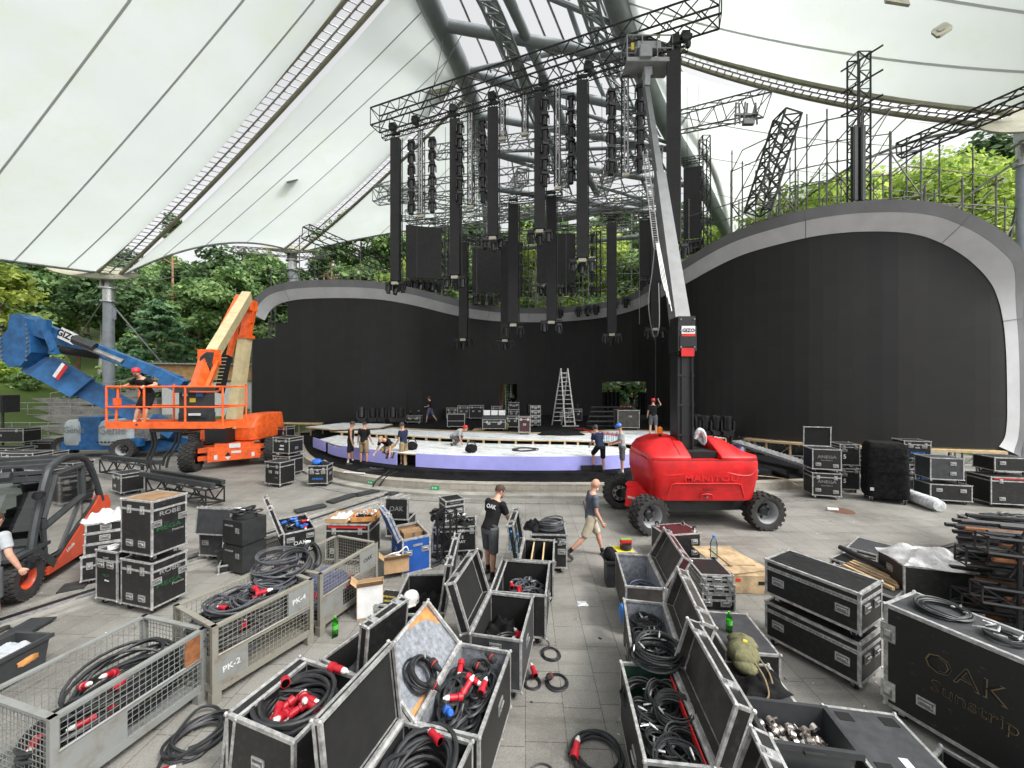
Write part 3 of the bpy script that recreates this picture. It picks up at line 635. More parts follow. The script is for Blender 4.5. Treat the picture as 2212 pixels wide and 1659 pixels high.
bay('canopy_bay', 'white membrane canopy bay in the upper right above the lacing strip', edge_curve(R2 + V((-.3, -.5, .2)), R1, .2), ribseg(ribR, 23, 4), 1.0, [.1, .24, .45, .7])
bay('canopy_bay', 'white membrane canopy bay at right with a scalloped edge over treetops', edge_curve(R3, R2 + V((-.8, .5, 0)), 2.2), ribseg(ribR, 40, 24), .9, [.28, .5, .75])
def strip(label, a, c, wdt, belly, dirv, n=64):
 root = thing('lacing_strip', label, 'lacing', (0, 0, 0), group='cable lacing between canopy bays')
 d = V(dirv).normalized() * wdt; pt = lambda t, o: a.lerp(c, t) + d * o + V((0, 0, -belly * 4 * t * (1 - t)))
 m1 = MB('soffit_disc')
 for o in (-1, 1):
  m1.path([pt(t / 20, o) for t in range(21)], .13, 6)
 m1.obj('edge_rope', root)
 m1 = MB('steel'); m1.path([pt(t / 20, 0) for t in range(21)], .05, 5)
 for k in range(n): 
  t = (k + .5) / n; m1.tube(pt(t, -1), pt(t, 0), .035, 4); m1.tube(pt(t + .5 / n, 0), pt(t + .5 / n, 1), .035, 4)
 m1.obj('lacing_rungs', root)
strip('long ladder like lacing strip running up from the left mast', M1T + V((0, .05, 0)), STR1, .62, .5, (.75, .45, 0), 62)
strip('shorter lacing strip climbing from the second mast to the arch', M2, ribat(ribL, 28.1), .7, .4, (.8, .5, 0), 44)
strip('curved lacing strip across the right canopy down to the right mast', RST, R2 + V((-.6, 0, 0)), .42, .75, (0.2, 1, 0), 44)
strip('lacing strip hugging the left arch rib', ribat(ribL, 14) + V((-1.0, 0, 0)), ribat(ribL, 28) + V((-1.1, 0, 0)), .3, -.6, (1, 0, 0), 40)
strip('lacing strip hugging the right arch rib', ribat(ribR, 20) + V((1.1, 0, 0)), ribat(ribR, 38) + V((1.2, 0, 0)), .3, -.9, (1, 0, 0), 40)
def plate(name, label, c, u, vv, shape, mt, cat='vent'):
 mm = MB(mt); n = V(u).cross(V(vv)).normalized() * .08
 pts = [V(c) + V(u) * a + V(vv) * b_ for a, b_ in shape]; k = len(pts)
 mm.add(pts + [p + n for p in pts], [tuple(range(k)), tuple(range(k, 2 * k))[::-1]] + [(i, i + k, (i + 1) % k + k, (i + 1) % k) for i in range(k)])
 if cat == 'vent': mm.use('crate_steel'); pp = [V(c) + V(u) * a * .45 + V(vv) * b_ * .45 - n * .3 for a, b_ in shape]; mm.add(pp, [tuple(range(k))])
 return tag(mm.obj(name), label, cat)
sq = [(-1, -1), (1, -1), (1, 1), (-1, 1)]
def tri_plane(p0, uvs): return None
vc = P(628, 380, 31.0)
plate('roof_vent', 'small tan square vent patch in the left canopy', vc, (P(640, 373, 31.4) - P(617, 380, 31)) * .5, (P(633, 390, 30.6) - P(626, 369, 31.4)) * .5, sq, 'soffit_disc')
plate('roof_vent', 'tan rounded vent patch in the right canopy', P(2034, 62, 13.5), (P(2050, 50, 13.5) - P(2016, 72, 13.5)) * .5, (P(2044, 68, 13) - P(2026, 56, 14)) * .5, [(-1, -.7), (-.7, -1), (.7, -1), (1, -.7), (1, .7), (.7, 1), (-.7, 1), (-1, .7)], 'soffit_disc')
plate('roof_vent', 'tan vent patch cut by the top of the picture above the right canopy', P(1938, -6, 14), (P(1962, 0, 14) - P(1912, -8, 14)) * .5, (P(1940, 8, 13.6) - P(1934, -14, 14.4)) * .5, sq, 'soffit_disc')
circ = [(math.cos(a * math.tau / 28), math.sin(a * math.tau / 28)) for a in range(28)]
def disc(label, c, u, vv): return plate('soffit_disc', label, c, u, vv, circ, 'soffit_disc', 'disc')
disc('olive conical soffit disc under the canopy at the left mast', M1 + V((-.9, -.2, .1)), V((2.5, 1.0, -.1)), V((-.6, 1.0, .75)))
disc('olive soffit disc under the canopy at the second mast', M2 + V((-.3, -.2, .0)), V((2.3, .8, .1)), V((-.5, 1.0, .7)))
disc('olive soffit disc at the right mast, cut by the frame', R2 + V((.2, -.3, -.2)), V((2.2, .4, .9)), V((-.4, 1.0, .9)))
disc('olive disc beside the left arch rib', ribat(ribL, 27.6) + V((-1.8, .3, -.5)), V((1.0, .1, .2)), V((0, 1.2, 1.3)))
disc('olive disc beside the right arch rib', ribat(ribR, 22.6) + V((1.7, .3, -.2)), V((.9, .1, -.2)), V((0, 1.2, 1.2)))
def mast(label, top, r, base=0):
 root = thing('mast', label, 'mast', (top.x, top.y, base), group='canopy masts'); h = top.z - base
 mm = MB('mast_steel'); mm.tube((0, 0, 0), (0, 0, h - 1.3), r, 20); mm.obj('pole', root)
 mm = MB('zinc'); mm.lathe([(r * 1.5, h - 2.2), (r * 1.5, h - 2.1), (r * 1.05, h - 2.08), (r * 1.05, h - 1.2), (r * 1.7, h - 1.18), (r * 1.7, h - 1.08), (r * .8, h - 1.0), (r * .75, h - .2), (r * 1.3, h)], 16)
 mm.box((r * .9, -.1, h - .7), (.12, .5, .9)); mm.box((-r * .9, -.1, h - .7), (.12, .5, .9)); mm.box((0, -.2, h - .35), (1.3, .3, .16)); mm.obj('head_bracket', root)
 mm = MB('steel'); mm.tube((-r, 0, h - 1.9), (-4.6, 1.5, h - 5.6), .05, 6); mm.tube((-4.6, 1.5, h - 5.6), (-9.5, 3, h - 9.4), .04, 6); mm.tube((r, .1, h - 2.6), (3.3, 4, h - 10), .07, 6); mm.tube((r, 0, h - 1.2), (4, 1.2, h + .1), .045, 6); mm.obj('stay_cable', root)
 mm = MB('mast_steel'); mm.box((r + .1, 0, h - 3.1), (.22, .1, .9)); mm.obj('stay_lug', root)
mast('grey steel canopy mast behind the blue lift', M1, .34, .5); mast('grey canopy mast behind the left end of the LED wall', M2, .38, 3); 
mast('pale canopy mast at the right edge behind the wall end', R2 + V((.35, 0, 0)), .2, 0)
# == RIGGING
def truss_mesh(mb, a, b_, wd, ht, r=.03, seg=None, rb=None, up=(0, 0, 1)):
 a, b_ = V(a), V(b_); d = b_ - a; L = d.length; d.normalize(); x = d.cross(V(up)).normalized(); z = x.cross(d); rb = rb or r * .6
 cn = [x * i * wd / 2 + z * j * ht / 2 for i, j in ((-1, -1), (1, -1), (1, 1), (-1, 1))]; n = seg or max(2, int(L / max(ht, .35)))
 for c in cn: mb.tube(a + c, b_ + c, r, 5)
 for k in range(4):
  c1, c2 = cn[k], cn[(k + 1) % 4]
  for i in range(n):
   p, q = a + d * L * i / n, a + d * L * (i + 1) / n
   mb.tube(p + (c1 if i % 2 else c2), q + (c2 if i % 2 else c1), rb, 4, caps=False)
  mb.tube(a + c1, a + c2, rb, 4); mb.tube(b_ + c1, b_ + c2, rb, 4)
 return mb
def truss(name, label, a, b_, wd, ht, mt='truss_black', r=.03, seg=None, group=None, cat='truss', up=(0, 0, 1), rb=None):
 a, b_ = V(a), V(b_); m_ = (a + b_) / 2; mb = truss_mesh(MB(mt), a - m_, b_ - m_, wd, ht, r, seg, up=up, rb=rb); o = mb.obj(name); o.location = m_
 return tag(o, label, cat, group)
def hang(a, z1, r=.012): return (a, V((a[0], a[1], z1)), r)
mb = MB('light_black'); mb.box((0, 0, -.06), (.30, .24, .12)); mb.tube((-.08, 0, 0), (-.08, 0, .06), .02, 5); mb.tube((.08, 0, 0), (.08, 0, .06), .02, 5); MH_BASE = mb.mesh('head_base')
mb = MB('light_black'); mb.box((0, 0, -.145), (.36, .14, .05)); mb.box((-.175, 0, -.29), (.05, .13, .3)); mb.box((.175, 0, -.29), (.05, .13, .3)); MH_YOKE = mb.mesh('head_yoke')
mb = MB('light_black'); mb.lathe([(.06, .2), (.115, .17), (.125, .02), (.11, -.12), (.125, -.2), (.12, -.25)], 12); mb.use('lens'); mb.lathe([(.118, -.251), (.0, -.24)], 12); MH_HEAD = mb.mesh('head_barrel')
def mhead(label, loc, rz=0, tilt=0., group=None, flip=False, s=1.0, under='hanging'):
 t = thing('moving_head', label, 'moving light', loc, rz, group); t.scale = (s, s, s)
 if flip: t.rotation_euler = (math.pi, 0, rz)
 inst('lamp_base', MH_BASE, t); inst('yoke', MH_YOKE, t); inst('lamp_head', MH_HEAD, t, Matrix.Translation((0, 0, -.34)) @ Matrix.Rotation(tilt, 4, 'X'))
 return t
# -- upper big truss and the lower truss line under it
def tline(u, v=None):
 t = 0
 k = (u - 1106) / 831; t = (k * 22.6 + 8.05) / (16.35 + 6.6 * k); return V((-8.05 + 16.35 * t, 22.6 - 6.6 * t, 0))
LAB = dict(z=18.15)
ta, tb = V((-8.05, 22.6, 19.25)), V((8.6, 15.88, 19.25))
truss('main_truss', 'big black box truss slung diagonally across the top of the stage', ta, tb, .75, 1.0, r=.045, seg=26)
la, lb = tline(828) + V((0, 0, 18.15)), tline(1486) + V((0, 0, 18.15))
tr = truss('lower_truss', 'thin black truss under the big truss carrying the hanging LED columns', la, lb, .3, .3, r=.028, seg=56)
def hoist(label, p, z0, z1):
 t = thing('chain_hoist', label, 'chain hoist', (p[0], p[1], z0), random.uniform(-.4, .4), 'chain hoists along the truss')
 mm = MB('light_black'); mm.box((0, 0, .3), (.34, .26, .36)); mm.tube((-.2, 0, .3), (.26, 0, .3), .13, 8); mm.ball((.12, 0, .0), (.14, .11, .2), 8, 6); mm.obj('motor_body', t)
 mm = MB('steel'); mm.tube((0, 0, .45), (0, 0, z1 - z0), .018, 4); mm.tube((0, 0, -.15), (0, 0, .12), .03, 5); mm.obj('chain', t)
for i, u in enumerate((848, 897, 978, 1063, 1172, 1270, 1458, 1480)):
 p = tline(u); hoist(['leftmost chain hoist at the end of the lower truss', 'chain hoist left of the first hanging light ladder', 'chain hoist above the second LED column', 'chain hoist above the third LED column', 'chain hoist bundle above the central LED column', 'chain hoist above the fifth LED column', 'chain hoist above the rightmost long LED column beside the lift basket', 'last chain hoist at the right end of the lower truss'][i], p, 18.25, 18.8)
roofmot = [(983, 150), (1270, 55), (1290, 110)]
# -- LED columns
def ledcol(label, x, y, zt_, zb, wd=.5, dp=.28, rz=0., heads=3, hl='', cabler=None):
 t = thing('led_column', label, 'LED column', (x, y, zb), rz, 'hanging LED columns'); h = zt_ - zb
 mm = MB('led_front'); mm.add([(-wd/2, -dp/2-.004, 0), (wd/2, -dp/2-.004, 0), (wd/2, -dp/2-.004, h), (-wd/2, -dp/2-.004, h)], [(0, 1, 2, 3)]); mm.obj('screen', t)
 mm = MB('led_side'); mm.box((0, 0, h/2), (wd, dp, h))
 for k in range(1, int(h / .5)): mm.box((0, 0, k * .5), (wd + .012, dp + .016, .014))
 mm.tube((wd/2 + .05, dp/2, .1), (wd/2 + .05, dp/2, h + .1), .03, 5); mm.obj('housing', t)
 mm = MB('pale_box'); mm.box((0, -.12, -.13), (.36, .16, .15)); mm.obj('junction_box', t)
 mm = MB('truss_black'); mm.tube((-.62, 0, -.03), (.62, 0, -.03), .025, 5); mm.tube((-.2, 0, h), (-.2, 0, h + .3), .02, 4); mm.tube((.2, 0, h), (.2, 0, h + .3), .02, 4); mm.box((0, 0, h + .28), (.5, .12, .12)); mm.obj('hanging_bar', t)
 R = Matrix.Rotation(rz, 3, 'Z')
 for k in range(heads):
  ox = (k - (heads - 1) / 2) * (.42 if heads > 2 else .8)
  p = V((x, y, zb)) + R @ V((ox, 0.05 if k == 1 else -.05, -.09 - (.08 if k == 1 else 0)))
  mhead(['left', 'middle', 'right'][k] + ' moving head under the ' + hl, p, rz + random.uniform(-.4, .4), random.uniform(-.5, .5), 'moving heads under LED columns')
 return t
cols = [(855, 300, 608, 'leftmost long LED column hanging at the far left of the truss', 'leftmost LED column'), (983.5, 260, 595, 'second long LED column from the left on the diagonal truss', 'second long LED column'),
  (1065, 235, 511, 'third LED column on the diagonal truss, short and left of the centre column', 'third LED column'), (1166, 205, 496, 'short LED column hanging at the middle of the diagonal truss', 'middle short LED column'),
  (1257.5, 178, 558, 'long LED column right of centre on the diagonal truss', 'long LED column right of centre'), (1454, 116, 527, 'tallest looking LED column at the right end beside the grey boom', 'right end LED column')]
for u, vt, vb, lab, hl in cols:
 p = tline(u); ledcol(lab, p.x, p.y, P(u, vt, p.y).z, P(u, vb, p.y).z, .52, .34, -.15 if u < 1300 else -.3, 3, hl)
low = [(1109, 442, 698, 21.5, 'lower LED column with two heads, left of the middle pair', 'left column of the lower middle pair'), (1191, 427, 692, 21.5, 'lower LED column with two heads, right of the middle pair', 'right column of the lower middle pair'),
  (1001, 524, 730, 25.5, 'low dark LED column hanging furthest left in the rear row', 'rear LED column furthest left'), (1091, 522, 732, 25.5, 'rear LED column mostly hidden behind the lower middle column', 'half hidden rear LED column'),
  (1321, 482, 719, 24.5, 'lower LED column right of centre before green trees', 'lower LED column right of centre'), (1415, 478, 707, 23, 'lower LED column hanging just left of the grey lift boom', 'lower LED column by the lift boom')]
for u, vt, vb, y, lab, hl in low:
 p = P(u, vt, y); ledcol(lab, p.x, p.y, p.z, P(u, vb, y).z, .55, .32, -.1, 2 if y < 22 else 3, hl)
for lab, a, c in (('short black truss above the lower middle column pair', P(1080, 432, 21.8), P(1215, 418, 21.3)), ('short black truss carrying the lower right LED column', P(1296, 470, 24.6), P(1346, 470, 24.4)),
     ('short black truss above the rear left LED column', P(962, 515, 25.6), P(1110, 510, 25.6)), ('short black truss above the column by the boom', P(1380, 470, 23.1), P(1440, 466, 22.9))):
 truss('short_truss', lab, a, c, .3, .3, r=.028, group='short trusses over low LED columns')
# -- wide LED panels further back
def panel(label, u0, u1, vt, vb, y, rz=0., nheads=6, hl=''):
 a, c = P(u0, vt, y), P(u1, vt, y); zb = P(u0, vb, y).z; wd = (c - a).length; x = (a.x + c.x) / 2; h = a.z - zb
 t = thing('led_panel', label, 'LED panel', (x, y, zb), rz, 'wide hanging LED panels')
 mm = MB('led_front'); mm.add([(-wd/2, -.062, 0), (wd/2, -.062, 0), (wd/2, -.062, h), (-wd/2, -.062, h)], [(0, 1, 2, 3)]); mm.obj('screen', t)
 mm = MB('led_side'); mm.box((0, 0, h/2), (wd, .12, h)); mm.obj('housing', t)
 mm = truss_mesh(MB('truss_black'), (-wd/2 - .3, 0, h + .45), (wd/2 + .3, 0, h + .45), .3, .3, .026); mm.tube((-wd*.3, 0, h), (-wd*.3, 0, h + 5), .02, 4); mm.tube((wd*.3, 0, h), (wd*.3, 0, h + 5), .02, 4); mm.obj('hanging_truss', t)
 if nheads:
  mm = MB('truss_black'); mm.tube((-wd/2 - .2, -.1, -.12), (wd/2 + .2, -.1, -.12), .03, 5); mm.tube((-wd*.4, 0, 0), (-wd*.4, -.1, -.12), .03, 5); mm.tube((wd*.4, 0, 0), (wd*.4, -.1, -.12), .03, 5); mm.obj('lamp_bar', t)
 R = Matrix.Rotation(rz, 3, 'Z')
 for k in range(nheads):
  ox = -wd/2 + wd * (k + .5) / nheads; p = V((x, y, zb)) + R @ V((ox, -.1, -.2))
  mhead('moving head, ' + ORD[k] + ' from left in the row under the ' + hl, p, random.uniform(-.5, .5), random.uniform(-.6, .6), 'moving heads under the wide panels', s=1.25)
panel('squarish LED panel hanging behind the left columns before the trees', 878, 953, 490, 602, 28, .25, 6, 'left wide panel')
panel('large dark LED panel left of centre behind the columns', 1020, 1098, 538, 632, 29, .06, 5, 'panel left of centre')
panel('dark LED panel behind the middle columns over the greenery', 1160, 1243, 505, 612, 29, 0, 6, 'centre panel')
panel('narrow LED panel half behind the grey boom', 1381, 1416, 478, 598, 27, -.2, 4, 'narrow panel by the boom')
panel('tall narrow LED panel right of the boom under a truss', 1478, 1514, 362, 515, 23.5, -.35, 4, 'tall panel right of the boom')
# -- vertical light ladders with moving heads on both sides
def ladder_truss(label, u, v0, v1, y, nl, hl, off=.62):
 a, c = P(u, v0, y), P(u, v1, y); t = thing('light_ladder', label, 'light truss', tuple(c), -.2, 'hanging light ladders'); h = a.z - c.z
 truss_mesh(MB('truss_black'), (-.02, 0, 0), (-.02, 0, h), .28, .28, .026, up=(0, 1, 0)).obj('frame', t)
 mm = MB('alu_dull'); mm.tube((-.06, -.2, .05), (-.06, -.2, h - .1), .035, 6); mm.tube((.08, -.2, .05), (.08, -.2, h - .1), .035, 6); mm.obj('light_tubes', t)
 mm = MB('pale_box'); mm.box((0, -.1, -.08), (.32, .2, .13)); mm.obj('junction_box', t)
 mm = MB('truss_black')
 for k in range(nl): mm.tube((-.72, .02, h - .35 - k * (h - .5) / nl), (.72, .02, h - .35 - k * (h - .5) / nl), .02, 4)
 mm.obj('cross_bar', t)
 R = Matrix.Rotation(-.2, 3, 'Z')
 for k in range(nl):
  for sd, nm in ((-1, 'left'), (1, 'right')):
   p = V(c) + R @ V((sd * off, .02, h - .40 - k * (h - .5) / nl))
   mhead(f'moving head, {ORD[k]} from top on the {nm} side of the {hl}', p, random.uniform(-.3, .3), random.uniform(-.15, .25), 'moving heads on light ladders', s=1.12)
ladder_truss('hanging light ladder between the two leftmost LED columns', 911, 285, 466, tline(911).y, 6, 'leftmost light ladder')
ladder_truss('hanging light ladder between second and third LED columns', 1018, 245, 446, tline(1018).y, 6, 'light ladder left of centre')
ladder_truss('hanging light ladder between centre and right LED columns', 1205, 190, 406, tline(1205).y, 6, 'light ladder right of centre')
ladder_truss('hanging light ladder just left of the lift basket', 1351, 170, 377, tline(1351).y, 6, 'ladder by the lift basket')
for lab, u, v0, v1 in (('short hanging light strip left of the central column', 1086, 222, 300), ('short hanging light strip touching the central column', 1134, 212, 290)):
 p0 = tline(u); a, c = P(u, v0, p0.y), P(u, v1, p0.y); t = thing('light_strip', lab, 'light truss', tuple(c), -.2, 'short hanging light strips'); h = a.z - c.z
 truss_mesh(MB('truss_black'), (0, 0, 0), (0, 0, h), .26, .26, .026, up=(0, 1, 0)).obj('frame', t); mm = MB('alu_dull'); mm.tube((-.05, -.18, 0), (-.05, -.18, h), .035, 6); mm.tube((.07, -.18, 0), (.07, -.18, h), .035, 6); mm.obj('light_tubes', t); mm = MB('pale_box'); mm.box((0, -.1, -.08), (.34, .2, .14)); mm.obj('junction_box', t)
for lab, u, v0, v1, y in (('rear light ladder seen left of the centre panel', 1138, 520, 640, 29.5), ('rear light ladder beside the second panel', 965, 490, 620, 29.5), ('rear light ladder right of the low column', 1293, 500, 640, 29.5)):
 a, c = P(u, v0, y), P(u, v1, y); t = thing('light_ladder', lab, 'light truss', tuple(c), 0, 'rear light ladders'); h = a.z - c.z
 truss_mesh(MB('truss_black'), (0, 0, 0), (0, 0, h), .3, .3, .03, up=(0, 1, 0)).obj('frame', t)
 for k in range(5): mhead(f'moving head, {ORD[k]} from top on the {lab[:lab.index(" ", 20)]} {lab.split(" ")[-3]}'.replace('seen', 'ladder') if 0 else f'moving head, {ORD[k]} from top, {lab}', V(c) + V((-.5, -.1, h - .2 - k * h / 5)), 0, .2, 'moving heads on rear ladders', s=1.2)
for k, u in enumerate((1209, 1251, 1273, 1293, 1335, 1365)):
 s = ray_s(u); p = lc(s, .75); z = ztop(s) + .9
 mhead(f'moving head, {ORD[k]} from left along the crest of the fascia', (p.x, p.y, z), random.uniform(-.5, .5), random.uniform(-.4, .4), 'moving heads along the fascia crest', s=1.3)
# -- rear aluminium trusses and beams
for lab, a, c, h in (('silver box truss crossing behind the LED columns, upper one', P(812, 425, 34), P(1430, 340, 27), 1.15), ('silver box truss crossing behind the LED columns, lower one', P(905, 492, 36), P(1412, 415, 29.5), 1.0),
      ('short silver truss running back from the left end of the rear rig', P(815, 415, 33.5), P(960, 372, 40), 1.0), ('silver truss running back at the right of the rear rig', P(1400, 350, 27.5), P(1290, 385, 40), 1.0),
      ('silver truss running back through the middle of the rear rig', P(1130, 380, 30.5), P(1110, 405, 42), 1.0), ('silver truss between the centre columns in the rear rig', P(1230, 365, 29.3), P(1215, 395, 42), .9), ('silver truss highest of the rear rig, just under the black truss', P(940, 330, 33), P(1410, 270, 27), .8), ('silver truss low across the rear rig above the panels', P(880, 470, 33), P(1440, 440, 31), .9), ('silver truss crossing lowest behind the panels', P(990, 530, 37), P(1480, 470, 33), .9), ('silver truss running back left of the third column', P(1030, 345, 30), P(1040, 420, 43), .9), ('silver truss running back beside the lift boom', P(1330, 330, 28), P(1300, 420, 43), .9), ('silver truss slanting from the left end to the rear beam', P(840, 420, 33), P(1180, 470, 41), .8)):
 truss('silver_truss', lab, a, c, .9, h, 'truss_alu', r=.05, group='silver trusses of the rear rig', rb=.035)
mm = MB('arch_steel'); a, c = P(1180, 475, 40), P(1420, 430, 38); mm.tube(a - (a + c) / 2, c - (a + c) / 2, .5, 10); o = mm.obj('rear_beam'); o.location = (a + c) / 2; tag(o, 'thick dark steel beam behind the rear rig', 'beam')
mm = MB('arch_steel'); a, c = P(1040, 545, 40), P(1490, 500, 36); mm.tube(a - (a + c) / 2, c - (a + c) / 2, .22, 10); o = mm.obj('rear_pipe'); o.location = (a + c) / 2; tag(o, 'long grey pipe crossing before the trees behind the panels', 'beam')
# -- trusses over the right-hand wall
truss('dark_truss', 'black truss hung tilted, end on, above the right LED wall', P(1701, 252, 17), P(1637, 455, 17), .72, .8, r=.05, rb=.034, seg=13, up=(0, 1, 0))
truss('tower_truss', 'slim black truss tower with three crossbars standing above the right wall', P(1855, 440, 17.3), P(1855, 122, 17.3), .55, .55, r=.04, seg=16, up=(0, 1, 0))
for k, (v0, v1) in enumerate(((155, 97), (203, 150), (251, 204))):
 mm = MB('truss_black'); a, c = P(1816, v0, 17.6), P(1908, v1, 16.6); mm.tube(a - (a + c) / 2, c - (a + c) / 2, .045, 6); o = mm.obj('cross_pipe'); o.location = (a + c) / 2; tag(o, ['topmost', 'middle', 'lowest'][k] + ' slanting pipe across the black truss tower', 'pipe', 'crossbars of the truss tower')
for lab, u in (('left dark strip fixture standing on the truss tower', 1845), ('right dark strip fixture standing on the truss tower', 1862)):
 mm = MB('charcoal'); a, c = P(u, 432, 17), P(u, 275, 17); h = a.z - c.z; mm.box((0, 0, 0), (.2, .15, -h)); mm.box((0, -.08, 0), (.12, .03, -h + .1)); o = mm.obj('strip_fixture'); o.location = (a + c) / 2; tag(o, lab, 'light', 'strip fixtures on the tower')
truss('dark_truss', 'long black truss at the upper right running over the wall corner', P(1942, 326, 16), P(2260, 190, 12.8), .5, .5, r=.04, group=None)
truss('silver_truss', 'grey truss with a lighting bundle above the right of the boom', P(1452, 268, 22.5), P(1652, 222, 18), .5, 1.05, 'scaffold_steel', r=.04, seg=7)
bd = MB('truss_alu'); 
for k in range(7): bd.tube((-.5 + k * .17, random.uniform(-.1, .1), -.45), (-.4 + k * .17 + random.uniform(-.2, .2), random.uniform(-.1, .1), .55), .045, 5)
bd.box((0, 0, 0), (1.1, .12, .1)); bd.box((.1, 0, -.35), (.5, .2, .25)); o = bd.obj('clamp_bundle'); o.location = P(1612, 248, 18.3); tag(o, 'bundle of grey clamps and pipes strapped in the grey truss', 'clamps')
truss('dark_truss', 'black upright truss with strip lamps right of the tall panel', P(1524, 535, 21), P(1522, 297, 21), .4, .4, r=.035, up=(0, 1, 0))
truss('dark_truss', 'black truss sloping down behind the left end of the fascia', P(660, 500, 24), P(842, 578, 29.5), .75, .75, r=.04)
truss('silver_truss', 'thin grey truss at the canopy edge behind the left wall end', P(506, 540, 28), P(706, 553, 28.5), .35, .45, 'scaffold_steel', r=.03)
# -- scaffolds
def scaffold(label, pts, depth, zt_, z0=0, lift=2.0, seed=1, ext=1.5, r=.036, mt='scaffold_steel', pb=1.):
 rr = random.Random(seed); root = thing('scaffold', label, 'scaffold', (pts[0][0], pts[0][1], 0), group='tube scaffolds behind the walls'); o0 = V((pts[0][0], pts[0][1], 0))
 f = [V((x, y, 0)) - o0 for x, y in pts]; bk = [p + V((depth[0], depth[1], 0)) for p in f]; H = []
 for row in (f, bk):
  hh = []
  for p in row:
   h = zt_ + rr.uniform(-1, 1) * ext; hh.append(h); mm = MB(mt); mm.tube((p.x, p.y, z0), (p.x, p.y, h), r, 5)
   for z in np.arange(z0 + 1, h, 1): mm.tube((p.x, p.y, z), (p.x, p.y, z + .06), r * 1.5, 5)
   mm.obj('standard', root)
  H.append(hh)
 nz = int((zt_ - z0) / lift)
 for k in range(1, nz + 1):
  z = z0 + k * lift
  for row in (f, bk):
   mm = MB(mt)
   for p, q in zip(row, row[1:]): mm.tube((p.x, p.y, z), (q.x, q.y, z), r * .85, 4)
   mm.obj('ledger', root)
  mm = MB(mt)
  for p, q in zip(f, bk): mm.tube((p.x, p.y, z), (q.x, q.y, z), r * .8, 4)
  mm.obj('transom', root)
 for i in range(len(f) - 1):
  for k in range(nz):
   if rr.random() < pb:
    z = z0 + k * lift; row = f if (i + k) % 2 else bk; mm = MB(mt); a, c = (row[i], row[i + 1]) if k % 2 else (row[i + 1], row[i])
    mm.tube((a.x, a.y, z), (c.x, c.y, z + lift), r * .7, 4); mm.obj('brace', root)
 return root
def behind(u, d): p = lc(ray_s(u), -d); return (p.x, p.y)
scaffold('tall tube scaffold behind the right LED wall reaching over the fascia', [behind(u, 1.6) for u in (1560, 1640, 1720, 1815, 1905, 1985, 2060)], (.6, 2.0), 16.2, 0, 2.0, 3)
scaffold('grey scaffold at far right behind the rounded wall corner', [(18.9, 17.6), (20.6, 17.6), (22.4, 17.8), (24.2, 18.2)], (.4, 2.0), 12.5, 0, 2.0, 5)
scaffold('tube scaffold behind the left end of the LED wall under the canopy', [(-17.4, 27.8), (-15.2, 27.5), (-13, 27.2), (-10.8, 27.4), (-8.6, 28.4)], (0, 2.2), 13.0, 0, 2.0, 8)
scaffold('slim scaffold between the left wall end and the boom lift', [(-19.2, 28.4), (-17.6, 28.6)], (0, 2), 10, 0, 2.0, 9)
scaffold('wide scaffold far behind the centre of the LED wall', [(-8.5, 32), (-6, 33), (-3, 34), (0, 34.6), (3, 34.8), (6, 34.4), (9, 33.4), (11.5, 31.5)], (0, 2.2), 15.5, 0, 2.0, 11, 2.5)
scaffold('leaning scaffold frame between the tall panel and the right wall', [(10.8, 23.5), (12.4, 21.8), (13.4, 20.4)], (1.4, 1.6), 15.5, 0, 2.0, 13, 1.0)
for i, (u, v0, v1, y) in enumerate(((962, 275, 560, 20.5), (1029, 250, 640, 20), (1044, 255, 500, 19.8), (1097, 235, 470, 19.3), (1142, 225, 690, 19), (1222, 200, 640, 18.3), (1300, 180, 560, 17.6), (1342, 170, 600, 17.3), (1380, 160, 700, 17), (900, 300, 600, 22))):
 mm = MB('rope_dark'); a, c = P(u, v0, y), P(u + 1, v1, y); mm.tube(a - c, (0, 0, 0), .014, 4); o = mm.obj('hanging_cable'); o.location = c; tag(o, f'thin dark cable hanging from the diagonal truss, {ORD[i]} placed among the LED columns' if i < 9 else 'thin dark cable beside the leftmost light ladder', 'cable', 'cables hanging from the truss')
for i, (u0, v0, u1, v1) in enumerate(((910, 215, 1000, 130), (930, 200, 965, 110))):
 mm = MB('rope_dark'); a, c = P(u0, v0 + 20, 21.6), P(u1, v1 - 60, 23); mm.tube((0, 0, 0), c - a, .02, 4); o = mm.obj('stay_cable'); o.location = a; tag(o, ['lower', 'upper'][i] + ' slack stay cable from the left truss end to the roof', 'cable', 'stay cables of the truss')
scaffold('silver grid scaffold high behind the hanging columns', [(x, 38.5 - abs(x) * .1, 0) [:2] for x in (-7.5, -5, -2.5, 0, 2.5, 5, 7.5, 10, 12.5)], (0, 3.0), 20.5, 11.5, 1.5, 17, 1.2, .05, 'truss_alu', .9)
scaffold('second thin scaffold further back above the right LED wall', [behind(u, 4.6) for u in (1600, 1680, 1770, 1860, 1950, 2030, 2090)], (.8, 2.2), 15.2, 6, 1.7, 19, 1.6, .03)
scaffold('thin scaffold at the right frame edge under the long black truss', [(20.0, 19.5), (22, 19.8), (24.2, 20.2), (26.4, 20.6)], (.4, 2.2), 15.0, 4, 1.8, 23, 1.5, .034)
